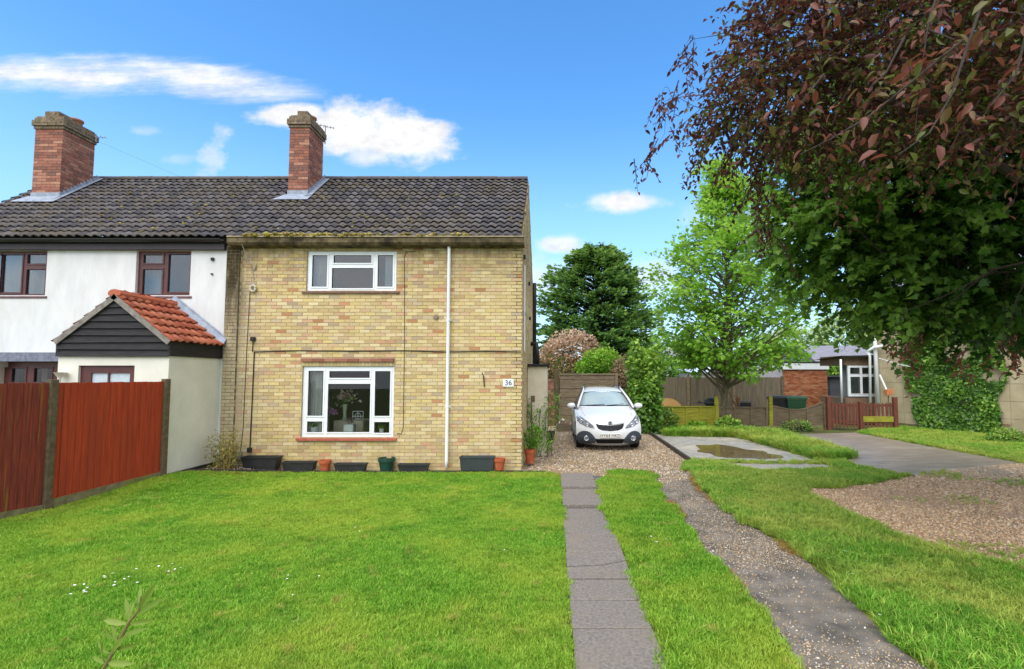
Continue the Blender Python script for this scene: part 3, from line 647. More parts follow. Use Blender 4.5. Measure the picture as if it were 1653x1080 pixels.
def wall_core(x0, x1, z0, z1, holes, y0, y1):
    q = MB(); xs = sorted({x0, x1, *[h[0] for h in holes], *[h[1] for h in holes]}); zs = sorted({z0, z1, *[h[2] for h in holes], *[h[3] for h in holes]})
    for i in range(len(xs) - 1):
        for j in range(len(zs) - 1):
            cx, cz = (xs[i] + xs[i + 1]) / 2, (zs[j] + zs[j + 1]) / 2
            if any(h[0] < cx < h[1] and h[2] < cz < h[3] for h in holes): continue
            q.box(xs[i], xs[i + 1], y0, y1, zs[j], zs[j + 1])
    return q
CH, BL = .0750, .2255
def brick_rects(x0, x1, z0, z1, holes, inside=None):
    """running bond cut round openings; yields x0,x1,z0,z1 of each brick face"""
    J = .0055; out = []; n = int((z1 - z0) / CH) + 1
    for c in range(n):
        a = z0 + c * CH; b = min(a + CH, z1)
        if b - a < .03: continue
        off = (c % 2) * BL / 2; k = int((x0 - BL) / BL) - 1
        while True:
            s = k * BL + off; e = s + BL; k += 1
            if s > x1: break
            s, e = max(s, x0), min(e, x1)
            segs = [(s, e)]
            for h in holes:
                if h[2] < b - .012 and h[3] > a + .012:
                    ns = []
                    for p, q in segs:
                        if h[1] <= p or h[0] >= q: ns.append((p, q)); continue
                        if h[0] > p: ns.append((p, h[0]))
                        if h[1] < q: ns.append((h[1], q))
                    segs = ns
            for p, q in segs:
                if q - p > .035: out.append((p + J, q - J, a + J, b - J))
    return out
def bk(q, x0, x1, y0, y1, z0, z1, c):       # five-sided brick, its back bedded in mortar
    q.add([(x0, y0, z0), (x1, y0, z0), (x1, y0, z1), (x0, y0, z1), (x0, y1, z0), (x1, y1, z0), (x1, y1, z1), (x0, y1, z1)],
          [(0, 1, 2, 3), (0, 3, 7, 4), (1, 5, 6, 2), (3, 2, 6, 7), (0, 4, 5, 1)], 0, c)
# openings -----------------------------------------------------------------------------------
def rectP(u0, v0, u1, v1, Y):
    a, b = P(u0, v0, Y), P(u1, v1, Y); return (a.x, b.x, b.z, a.z)
UW = rectP(496, 405, 639, 469, YF); LW = rectP(488.5, 591, 634.5, 706, YF)
ZL0 = P(560, 583, YF).z                                  # top of soldier course
holes = [UW, LW]
solid = holes + [(LW[0] - .02, LW[1] + .02, LW[3], ZL0 + .09)]
wall = wall_core(XP, XR, -.1, ZE, holes, YF + .008, YF + .25).build('wall', m_mortar, house)
rects = brick_rects(XP, XP + .28, 0.0, ZE, []) + brick_rects(XP + .28, XR, 0.0, ZE, solid)
q = MB(); q.box(XP + .004, XP + .275, YF - .038, YF + .01, -.1, ZE); q.build('party_pier', mat('pier_mortar', lin(134, 124, 100), lin(96, 88, 66), .95, 5), house)
br_r = random.Random(5); nprng = np.random.default_rng(4)
def bcol(x, z):
    p = BW.copy(); f = vnoise(np.array([x]), np.array([z]), .9, 77)[0]
    up = min(max((z - 2.2) / 2.2, 0), 1); p[10:16] *= (.35 + 2.4 * max(0, f - .3)) * (.6 + 1.3 * up); p[[3, 5, 9]] *= .8 + 1.1 * up; p /= p.sum(); return int(nprng.choice(len(BR), p=p))
var = {}
full = [r for r in rects if abs((r[1] - r[0]) - (BL - .011)) < .002 and abs((r[3] - r[2]) - (CH - .011)) < .002]
full.sort(key=lambda r: (r[0] * .5 + r[1] * .5) ** 2 + ((r[2] + r[3]) / 2 - EYE) ** 2); single = {id(r) for r in full[:300]}
mass = MB()
for r in rects:
    ci = bcol((r[0] + r[1]) / 2, (r[2] + r[3]) / 2); dy = nprng.normal() * .0016; c = BR[ci]
    if r[1] < XP + .29: dy -= .045
    if id(r) in single:
        if ci not in var:
            q = MB(); bk(q, -(BL - .011) / 2, (BL - .011) / 2, 0, .03, -(CH - .011) / 2, (CH - .011) / 2, c); var[ci] = q.mesh('brick', m_brick)
        o = link('brick', var[ci], wall); o.matrix_parent_inverse = world(wall).inverted(); o.location = ((r[0] + r[1]) / 2, YF + dy, (r[2] + r[3]) / 2)
    else:
        k = nprng.uniform(.88, 1.06); jt = nprng.normal(0, .0014, 4); bk(mass, r[0] + jt[0], r[1] + jt[1], YF + dy, YF + .03, r[2] + jt[2], r[3] + jt[3], (c[0] * k, c[1] * k, c[2] * k, 1))
tag(mass.build('brickwork', m_brick, wall), kind='stuff')
# soldier course, and the creasing ledge above the lower window
sc = MB(); n = int((LW[1] - LW[0] + .04) / .075)
for i in range(n):
    x = LW[0] - .02 + i * .075; bk(sc, x + .005, x + .07, YF + nprng.normal() * .001, YF + .03, LW[3] + .006, ZL0 - .01, BR[nprng.choice(len(BR), p=BW)])
tag(sc.build('soldier_course', m_brick, wall), kind='stuff')
lg = MB(); la, lb = P(487, 583, YF), P(635, 576, YF)
for i in range(8):
    w8 = (lb.x - la.x + .02) / 8; lg.box(la.x + i * w8 + .003, la.x + (i + 1) * w8 - .003, YF - .055 + nprng.normal() * .003, YF + .02, ZL0 - .01, ZL0 + .055, c=RB[i % 3])
lg.build('ledge', m_rbrick, house)
# gable wall -------------------------------------------------------------------------------------
gb = MB(); gp = [(YF + .008, -.1), (YBACK, -.1), (YBACK, ZE), (YBACK, ZE + .12), (YRIDGE, ZRIDGE - .10), (YF + .008, ZE + .02)]
gb.prism(gp, -.2, 'x', at=XR - .008)
gable = recalc(gb.build('gable_wall', m_mortar, house))
gm = MB()
for r in brick_rects(YF, YBACK, 0, ZRIDGE - .1, []):
    ym, zm = (r[0] + r[1]) / 2, r[3]
    lim = min(roofz(ym), roofz(2 * YRIDGE - ym)) - .07
    if zm > lim or (r[1] - r[0]) < .04: continue
    c = BR[nprng.choice(len(BR), p=BW)]; x = XR + nprng.normal() * .0015
    gm.add([(x, r[0], r[2]), (x, r[1], r[2]), (x, r[1], r[3]), (x, r[0], r[3]), (XR - .03, r[0], r[2]), (XR - .03, r[1], r[2]), (XR - .03, r[1], r[3]), (XR - .03, r[0], r[3])], [(0, 1, 2, 3), (0, 3, 7, 4), (1, 5, 6, 2), (3, 2, 6, 7), (0, 4, 5, 1)], 0, c)
tag(gm.build('gable_brickwork', m_brick, gable), kind='stuff')
bw = MB(); bw.box(XL, XR - .25, YBACK - .2, YBACK - .01, -.1, ZE + .1); bw.build('rear_wall', m_brick and mat('rear_render', lin(196, 176, 140)), house)
# gable details: overflow pipes and vents seen edge on
gv = MB()
for (u, v) in ((845, 415), (853, 458), (845.5, 507), (854, 514)):
    d = ray(u, v); k = XR / d.x; p = Vector((XR, d.y * k, EYE + d.z * k)); gv.box(p.x, p.x + .05, p.y - .05, p.y + .05, p.z - .045, p.z + .045, bev=.008)
gv.build('vent_cowl', m_black, house)
sp = MB(); sp.tube([(XR + .07, 16.3, .6), (XR + .07, 16.3, ZE - .35), (XR + .07, 16.3, ZE + .15)], .06, 10); sp.build('soil_pipe', m_black, house, True)
sp = MB(); zz = P(850, 540, 12.5).z; sp.tube([(XR, 15.2, 2.95), (XR + .16, 15.1, 2.95), (XR + .2, 15.1, 2.6), (XR + .2, 15.1, 2.3)], .07, 8); sp.build('boiler_flue', m_black, house, True)
sp = MB(); sp.tube([(XR + .03, 11.35, ZE - .35), (XR + .03, 11.35, 2.55)], .018, 6); sp.build('cable_conduit', m_upvc, house)

# windows ----------------------------------------------------------------------------------------
def window(parent, rect, panes, Y, mf, glass, sill=None, out=.0, lip=.0, dep=.07):
    """frame = rect minus panes; every pane glazed with a bead round it"""
    fr = wall_core(rect[0] + .003, rect[1] - .003, rect[2] + .003, rect[3] - .003, panes, Y, Y + dep)
    for p in panes:                                         # raised casement edge round each pane
        t = .028; a, b, c, d = p
        fr.box(a - t, b + t, Y - .014, Y + .002, d, d + t); fr.box(a - t, b + t, Y - .014, Y + .002, c - t, c)
        fr.box(a - t, a, Y - .0138, Y + .002, c, d); fr.box(b, b + t, Y - .0138, Y + .002, c, d)
    win = fr.build('window', mf, parent)
    gk = MB()
    for p in panes:
        a, b, c, d = p; t = .007
        for q in ((a, b, d - t, d), (a, b, c, c + t), (a, a + t, c + t, d - t), (b - t, b, c + t, d - t)): gk.box(q[0], q[1], Y + .006, Y + .03, q[2], q[3])
    gk.build('gasket', m_black, win)
    for p in panes:
        g = MB(); g.add([(p[0], Y + .02, p[2]), (p[1], Y + .02, p[2]), (p[1], Y + .02, p[3]), (p[0], Y + .02, p[3])], [(0, 1, 2, 3)]); g.build('pane', glass, win)
    if sill:
        s = MB(); s.prism([(Y + .06, rect[2] + .0), (Y - .075 - out, rect[2] - .02), (Y - .08 - out, rect[2] - .065), (Y + .06, rect[2] - .07)], rect[1] - rect[0] + .16 + lip, 'x', at=rect[0] - .08 - lip / 2)
        recalc(s.build('sill', sill, win))
    return win
def room(parent, rect, depth, m, extra=.6, name='room'):
    x0, x1, z0, z1 = rect[0] - extra, rect[1] + extra, rect[2] - .75, rect[3] + .2; y0, y1 = YF + .26, YF + .26 + depth; q = MB()
    v = [(x0, y0, z0), (x1, y0, z0), (x1, y1, z0), (x0, y1, z0), (x0, y0, z1), (x1, y0, z1), (x1, y1, z1), (x0, y1, z1)]
    q.add(v, [(0, 1, 2, 3), (4, 7, 6, 5), (3, 2, 6, 7), (0, 3, 7, 4), (1, 5, 6, 2)]); return q.build(name, m, parent)
def curtain(parent, x0, x1, z0, z1, Y, m=None, amp=.025, folds=9):
    n = folds * 6; q = MB(); vs = []
    for i in range(n + 1):
        t = i / n; x = x0 + (x1 - x0) * t; y = Y + amp * math.sin(t * folds * 6.283) * (.7 + .3 * math.sin(t * 17)); vs += [(x, y, z0), (x + .01 * math.sin(t * 9), y * .3 + Y * .7, z1)]
    q.add(vs, [(2 * i, 2 * i + 2, 2 * i + 3, 2 * i + 1) for i in range(n)]); return q.build('curtain', m or m_curtain, parent, True)
k6 = 320 / 1646; cu = lambda x, y: (340 + x * k6, 370 + y * k6)
def rp6(a, b, c, d): return rectP(*cu(a, b), *cu(c, d), YF)
up_panes = [rp6(840, 213, 958, 475), rp6(1017, 213, 1330, 277), rp6(1003, 320, 1343, 488), rp6(1385, 212, 1507, 475)]
window(house, UW, up_panes, YF + .045, m_upvc, m_glass2, m_brownsill)
k7 = 320 / 1503; cl = lambda x, y: (340 + x * k7, 550 + y * k7)
def rp7(a, b, c, d): return rectP(*cl(a, b), *cl(c, d), YF)
lo_panes = [rp7(737, 228, 842, 570), rp7(713, 613, 845, 695), rp7(900, 230, 1188, 282), rp7(886, 327, 1200, 697), rp7(1244, 230, 1353, 572), rp7(1226, 617, 1360, 700)]
lo_panes = [(a, b, min(c, d), max(c, d)) for a, b, c, d in lo_panes]
lo_panes[1] = (lo_panes[0][0], lo_panes[0][1], *lo_panes[1][2:]); lo_panes[5] = (lo_panes[4][0], lo_panes[4][1], *lo_panes[5][2:]); lo_panes[2] = (lo_panes[3][0] + .02, lo_panes[3][1] - .02, *lo_panes[2][2:])
lo_panes[3] = (lo_panes[3][0], lo_panes[3][1], lo_panes[1][2], lo_panes[3][3])
window(house, LW, lo_panes, YF + .045, m_upvc, m_glass, m_redsill, .02)
room(house, LW, 3.6, m_dark, .9); room(house, UW, 2.6, m_room2, .5)
curtain(house, LW[0] + .05, LW[0] + .36, LW[2] + .0, LW[3] - .02, YF + .17, folds=4); curtain(house, LW[1] - .14, LW[1] + .1, LW[2], LW[3] - .05, YF + .36, mat('dark_curtain', lin(120, 112, 104)), folds=3)
curtain(house, UW[0] + .02, UW[0] + .42, UW[2], UW[3] - .02, YF + .18, folds=5); curtain(house, UW[1] - .30, UW[1] - .02, UW[2], UW[3] - .02, YF + .18, folds=4)
tb = MB(); tb.box(LW[0] - .1, LW[1] + .1, YF + .10, YF + .30, LW[2] - .02, LW[2] + .012); tb.build('window_board', m_upvc, house)

# concrete gutter, downpipe, cables -------------------------------------------------------------
gx0, gx1 = P(377, 395, YF).x, P(847, 395, YF).x
gt = MB(); gpz = ZE
pr = [(YF - .03, gpz - .06), (YF - .19, gpz - .03), (YF - .235, gpz + .02), (YF - .24, gpz + .115), (YF - .215, gpz + .125), (YF - .2, gpz + .05), (YF - .04, gpz + .02)]
gt.prism(pr, gx1 - gx0, 'x', at=gx0); m_cgut = mat('mossy_concrete', lin(124, 110, 84), lin(74, 64, 46), .95, 7, bump=.4, bscale=50, c3=lin(52, 46, 36), n3=2.2, mix3=(.5, .65))
recalc(gt.build('gutter', m_cgut, house))
gl = MB(); gl.box(gx0, gx1 + .01, YF - .262, YF - .205, gpz + .126, gpz + .155, bev=.006); gl.build('gutter_lip', mat('gutter_lip_concrete', lin(172, 158, 134), lin(136, 122, 98), .9, 9, bump=.3), house)
dp = MB(); dxt = P(725, 405, YF - .08).x; dxb = dxt
dp.tube([(dxt, YF - .1, ZE - .02), (dxt, YF - .075, ZE - .14), (dxt, YF - .075, .22), (dxt, YF - .1, .08)], .036, 12)
dpo = dp.build('downpipe', m_upvc, house, True)
for z in (1.35, 3.2): b = MB(); b.tube([(dxt, YF - .075, z - .02), (dxt, YF - .075, z + .02)], .041, 12); b.box(dxt - .06, dxt + .06, YF - .03, YF, z - .018, z + .018); b.build('bracket', m_upvc, dpo)
m_cable = mat('black_cable', lin(40, 38, 36), None, .6)
def cable(pts, r=.008, m=None, parent=house, name='cable'): q = MB(); q.tube(pts, r, 5); return q.build(name, m or m_cable, parent)
def onwall(u, v, d=.012): p = P(u, v, YF); return (p.x, YF - d, p.z)
cable([onwall(411, 568), onwall(480, 566), onwall(570, 567), onwall(650, 566), onwall(721, 568), onwall(790, 567), onwall(842, 568)], .011)
cable([onwall(411, 568), onwall(408, 640), onwall(404, 722)], .012)
cable([onwall(409, 552), onwall(408, 568)], .01); cable([onwall(404, 470), onwall(399, 560), onwall(393, 690), onwall(388, 735)], .006)
cable([onwall(672, 406), onwall(656, 407), onwall(653, 415), onwall(653, 560), onwall(651, 690), onwall(648, 700), onwall(641, 699)], .006)
cable([onwall(398, 390, .24), onwall(404, 420, .1), onwall(408, 436), onwall(410, 452)], .008, mat('grey_cable', lin(150, 146, 138), None, .6))
cable([onwall(415, 427, .03), onwall(411, 437)], .012, mat('grey_cable', lin(150, 146, 138), None, .6))
for (u, v, a, b) in ((409.5, 547.5, .05, .045), (404, 726, .045, .05), (387, 735, .06, .09)):
    p = P(u, v, YF); q = MB(); q.box(p.x - a, p.x + a, YF - .06, YF, p.z - b, p.z + b, bev=.01); q.build('junction_box', m_black if u > 390 else mat('grey_plastic', lin(120, 118, 112), None, .6), house)
p = P(410, 466, YF); q = MB(); ring = [(p.x + .055 * math.cos(t / 16 * 6.283), YF - .04, p.z + .065 * math.sin(t / 16 * 6.283)) for t in range(17)]; q.tube(ring, .022, 8); q.build('cable_coil', mat('cable_coil_grey', lin(190, 184, 168), None, .6), house, True)
q = MB(); p = P(704, 511.5, YF); q.lathe([(0, .0), (.055, .0), (.05, .03), (0, .03)], p.x, YF, p.z, 14, M=Matrix.Rotation(R(90), 4, 'X')); q.build('core_vent', mat('grey_vent', lin(150, 136, 112), lin(120, 108, 90), .9, 30), house)
# basket hook on the wall
hk = MB(); a, b = P(780.5, 606, YF), P(782, 624, YF); hk.tube([(a.x, YF - .015, a.z), (b.x, YF - .015, b.z)], .012, 6); hk.tube([(a.x, YF - .015, a.z - .02), (a.x + .005, YF - .1, a.z + .02), (a.x + .005, YF - .22, a.z + .02), (a.x + .005, YF - .24, a.z + .06)], .009, 6)
tag(hk.build('wall_hook', m_black), 'black metal hanging basket hook on the brick wall', 'hook')
# number plaque
a = rectP(812, 612, 829.5, 624.5, YF); pl = tag(empty('house_number_plaque', ((a[0] + a[1]) / 2, YF - .01, a[2])), 'white house number plaque reading 36 near the brick corner', 'plaque')
q = MB(); q.box(a[0], a[1], YF - .022, YF - .002, a[2], a[3], bev=.005); q.build('plate', m_upvc, pl)
t = text_mesh('36', .155, .002); t.materials.append(mat('slate_blue_print', lin(52, 62, 84), None, .5)); o = link('digits', t, pl, loc=(0, 0, 0)); o.location = (0, -.014, (a[3] - a[2]) / 2); o.rotation_euler = (R(90), 0, 0)

# rendered house wall ----------------------------------------------------------------------------
YN = YF - .0
m_render = mat('white_render', lin(219, 221, 222), lin(207, 209, 211), .9, 2.5, bump=.3, bscale=60, c3=lin(196, 196, 192), n3=1.1, mix3=(.5, .85), stretch=(1.6, 1.6, .55))
m_brownpvc = mat('rosewood_upvc', lin(92, 50, 48), lin(76, 42, 42), .4, 5, spec=.5)
NA = rectP(-36, 405, 74, 477, YF); NB = rectP(222, 405, 307, 477, YF); NC = rectP(8, 572, 150, 640, YF)
nh = [NA, NB, NC]
ng_ = wall_core(XL, XP - .015, -.1, ZE, nh, YN - .02, YN + .25).build('wall', m_render, nhouse)
pw_ = MB(); pw_.prism([(YN, -.1), (YBACK, -.1), (YBACK, ZE + .1), (YRIDGE, ZRIDGE - .1), (YN, ZE + .1)], .2, 'x', at=XL - .2); recalc(pw_.build('party_wall', m_render, nhouse))
k2 = 400 / 1440; c2 = lambda x, y: (x * k2, 380 + y * k2)
def rp2(a, b, c, d): return rectP(*c2(a, b), *c2(c, d), YF)
nb = [rp2(828, 110, 938, 160), rp2(815, 195, 944, 340), rp2(975, 108, 1092, 328)]; nb = [(a, b, c, d) for a, b, c, d in nb]; nb[1] = (nb[0][0], nb[0][1], nb[1][2], nb[1][3])
window(nhouse, NB, nb, YF + .045, m_brownpvc, m_glass2, m_brownpvc, lip=-.06)
na = [rp2(152, 108, 258, 162), rp2(136, 196, 250, 340), rp2(8, 110, 108, 330), rp2(-110, 110, -14, 330)]; na[1] = (na[0][0], na[0][1], na[1][2], na[1][3])
window(nhouse, NA, na, YF + .045, m_brownpvc, m_glass2, m_brownpvc, lip=-.06)
nc = [rp2(108, 772, 180, 852), rp2(235, 772, 330, 852), rp2(400, 772, 480, 852)]
window(nhouse, NC, nc, YF - .12, m_brownpvc, m_glass, m_upvc, dep=.16)
room(nhouse, NB, 2.2, m_room2, .3); room(nhouse, NA, 2.2, m_room2, .3); room(nhouse, NC, 2.2, m_dark, .1)
curtain(nhouse, NA[0], NA[0] + 1.35, NA[2] - .1, NA[3], YF + .34, folds=7); curtain(nhouse, NB[0] + .02, NB[0] + .28, NB[2] - .1, NB[3], YF + .34, folds=3); curtain(nhouse, NC[0] + .1, NC[0] + .6, NC[2] - .1, NC[3], YF + .34, mat('cream_curtain', lin(206, 196, 170)), folds=4)
q = MB(); a = rectP(9, 570, 96, 584, YF); q.box(a[0], a[1] + .6, YF - .34, YF - .02, a[2], a[3]); q.build('bay_canopy', mat('lead_canopy', lin(128, 132, 150), lin(100, 104, 120), .6, 14), nhouse)
q = MB(); q.box(a[0] + .04, a[0] + .13, YF - .30, YF - .03, 1.55, a[2]); q.box(a[0] + .0, a[0] + .2, YF - .33, YF - .03, a[2] - .12, a[2] - .002); q.build('bay_post', mat('stone_grey', lin(176, 166, 158), None, .8), nhouse)
q = MB()
for (u, v, s) in ((345, 419, .03), (344, 443, .016)):
    p = P(u, v, YF); q.box(p.x - s, p.x + s, YF - .06, YF - .02, p.z - s, p.z + s)
q.build('wall_clip', m_black, nhouse)
fg = MB(); z0 = P(200, 403, YF - .1).z; fg.box(XL, XP - .02, YF - .11, YF - .02, z0, ZE + .02); m_fascia = mat('brown_fascia', lin(56, 46, 50), lin(46, 38, 42), .5, 4, spec=.4); fg.build('fascia', m_fascia, nhouse)
fg = MB(); pr = [(YF - .11 - .07 + .065 * math.cos(R(180 + 180 * i / 10)), ZE + .105 + .065 * math.sin(R(180 + 180 * i / 10))) for i in range(11)]; pr += [(y + (.008 if y < YF - .18 else -.008), ZE + .107 + (z - ZE - .105) * .86) for y, z in reversed(pr)]
fg.prism(pr, XP - .03 - XL, 'x', at=XL); recalc(fg.build('gutter', mat('black_gutter', lin(30, 29, 32), None, .4, spec=.5), nhouse))

q = MB(); q.box(XP, XR - .05, YF + .02, YBACK - .2, ZE - .06, ZE - .01); q.box(XP, XR - .03, YF - .03, YF + .1, ZE - .01, ZE + .12); q.build('loft_floor', mat('loft_dark', lin(60, 56, 52), None, .95), house)
q = MB(); q.box(XL, XP, YF + .02, YBACK - .2, ZE - .06, ZE - .01); q.box(XL, XP - .02, YF - .03, YF + .1, ZE + .021, ZE + .2); q.build('loft_floor', MATS['loft_dark'], nhouse)
# roof tiles ---------------------------------------------------------------------------------------
def tile_mat(name, cols, moss, lich, amt):
    m = bpy.data.materials.new(name); m.use_nodes = True; nt = m.node_tree; L = nt.links.new; bs = nt.nodes['Principled BSDF']
    at = _n(nt, 'ShaderNodeAttribute'); at.attribute_name = 'col'; g = _n(nt, 'ShaderNodeNewGeometry'); cur = at.outputs['Color']
    def lay(s, a, b, c, hi=1.0, det=5, bl='MIX', st=None):
        nonlocal cur
        n = _n(nt, 'ShaderNodeTexNoise'); n.inputs['Scale'].default_value = s; n.inputs['Detail'].default_value = det; n.inputs['Roughness'].default_value = .65; L(g.outputs['Position'], n.inputs['Vector'])
        r = _n(nt, 'ShaderNodeMapRange'); L(n.outputs['Fac'], r.inputs[0]); r.inputs[1].default_value = a; r.inputs[2].default_value = b; r.inputs[4].default_value = hi
        x = _n(nt, 'ShaderNodeMix'); x.data_type = 'RGBA'; x.blend_type = bl; L(r.outputs[0], x.inputs[0]); L(cur, x.inputs[6]); x.inputs[7].default_value = c; cur = x.outputs[2]; return n
    lay(30, .35, .65, (.72, .72, .72, 1), 1, 4, 'MULTIPLY'); lay(1.1, .46, .7, moss, amt, 7); lay(5, .60, .70, moss, .85 * amt, 4); lay(16, .69, .74, lich, .8, 3); lay(9, .70, .76, lin(120, 84, 52), .7 * amt, 3)
    L(cur, bs.inputs['Base Color']); bs.inputs['Roughness'].default_value = .8; bs.inputs['Specular IOR Level'].default_value = .35
    b = _n(nt, 'ShaderNodeBump'); b.inputs['Strength'].default_value = .35; b.inputs['Distance'].default_value = .006; n = _n(nt, 'ShaderNodeTexNoise'); n.inputs['Scale'].default_value = 90; L(g.outputs['Position'], n.inputs['Vector']); L(n.outputs['Fac'], b.inputs['Height']); L(b.outputs[0], bs.inputs['Normal'])
    return m
TC = [lin(*c) for c in ((91, 88, 93), (78, 76, 82), (103, 99, 103), (85, 81, 83), (71, 69, 75), (96, 90, 90))]
m_tile = tile_mat('grey_pantile', TC, lin(94, 83, 58), lin(196, 192, 184), .62)
OC = [lin(*c) for c in ((196, 108, 80), (180, 94, 68), (204, 124, 94), (166, 86, 64), (188, 112, 86))]
m_otile = tile_mat('orange_pantile', OC, lin(150, 92, 62), lin(196, 160, 130), .35)
def tile_mesh(name, m, c, wd, ln, amp=.021, th=.016, seg=8):
    """one pantile: S section across x, long along +y, its foot at y=0 lifted clear of the course below"""
    q = MB(); vs = []; n = seg + 1
    for (y, zo) in ((0, .048), (ln, .0), (0, .048 - th), (ln * .5, .024 - th)):
        for i in range(n): t = i / seg; vs.append((wd * (t * 1.06 - .03), y, zo + amp * math.sin(6.283 * t - .6)))
    q.add(vs, [(i, i + 1, n + i + 1, n + i) for i in range(seg)] + [(2 * n + i, 2 * n + i + 1, i + 1, i) for i in range(seg)] + [(2 * n + i + 1, 2 * n + i, 3 * n + i, 3 * n + i + 1) for i in range(seg)], 0, c); me = q.mesh(name, m)
    me.polygons.foreach_set('use_smooth', [not (seg <= i < 2 * seg) for i in range(3 * seg)]); return me
def tile_roof(parent, x0, x1, origin_y, origin_z, pitch, length, wd, gauge, cols, m, skip=None, limit=300, frame=None, base=None):
    meshes = [tile_mesh('tile', m, c, wd, gauge * 1.22) for c in cols]; nx = int(round((x1 - x0) / wd)); w2 = (x1 - x0) / nx; ny = int(math.ceil(length / gauge)); rr = random.Random(9)
    MM = frame or Matrix.Translation((0, origin_y, origin_z)) @ Matrix.Rotation(pitch, 4, 'X'); cnt = 0; q = MB(); inv = world(base or parent).inverted()
    for j in range(ny):
        for i in range(nx):
            x = x0 + i * w2; y = j * gauge
            if skip and skip(x, x + w2, y): continue
            T = MM @ Matrix.Translation((x, y + rr.uniform(-.005, .005), rr.uniform(-.003, .003))) @ Matrix.Rotation(rr.uniform(-.012, .012), 4, 'Z') @ Matrix.Rotation(rr.uniform(-.012, .012), 4, 'X') @ Matrix.Diagonal((w2 / wd, 1, 1, 1))
            me = meshes[rr.randrange(len(meshes))]
            if cnt < limit: o = link('tile', me, base or parent); o.matrix_basis = T; cnt += 1
            else:
                b = len(q.v); q.v += [tuple(T @ v.co) for v in me.vertices]
                cc = tuple(me.attributes['col'].data[0].color)
                for p in me.polygons: q.f.append(tuple(k + b for k in p.vertices)); q.m.append(0); q.c.append(cc)
    if q.v:
        o = q.build('tiling', m, base or parent); tag(o, kind='stuff'); o.data.polygons.foreach_set('use_smooth', [not (8 <= i % 24 < 16) for i in range(len(o.data.polygons))])
SLEN = math.hypot(YRIDGE - YEAVE, ZRIDGE - .03 - ZEAVE)
m_under = mat('roof_underlay', lin(44, 42, 44), None, .95)
def roof_base(parent, x0, x1, over):
    q = MB(); t = .05
    q.add([(x0, YEAVE + .1, roofz(YEAVE + .1) - .03), (x1, YEAVE + .1, roofz(YEAVE + .1) - .03), (x1, YRIDGE, ZRIDGE - .06), (x0, YRIDGE, ZRIDGE - .06), (x0, 2 * YRIDGE - YEAVE, ZEAVE - .03), (x1, 2 * YRIDGE - YEAVE, ZEAVE - .03)], [(0, 1, 2, 3), (3, 2, 5, 4)])
    return q.build('roof', m_under, parent)
def ridge(parent, x0, x1):
    n = int((x1 - x0) / .42); w2 = (x1 - x0) / n; me = None
    for i in range(n):
        if me is None:
            q = MB(); sec = [(.13 * math.cos(R(200 - 220 * k / 8)), .085 * math.sin(R(200 - 220 * k / 8))) for k in range(9)]; vs = [(x, y, z) for x in (0.004, w2 - .004) for y, z in sec]; q.add(vs, [(k, k + 1, 10 + k, 9 + k) for k in range(8)] + [tuple(range(9)), tuple(range(17, 8, -1))], 0, TC[0]); me = q.mesh('ridge_tile', m_tile)
        o = link('ridge_tile', me, parent); o.location = (x0 + i * w2, YRIDGE, ZRIDGE - .035 + br_r.uniform(-.004, .004)); o.rotation_euler = (0, br_r.uniform(-.006, .006), 0)
chims = {'a': None}
XVR = P(852, 300, YRIDGE).x                                 # verge
roof = roof_base(house, XP, XVR, 0); nroof = roof_base(nhouse, XL, XP, 0)
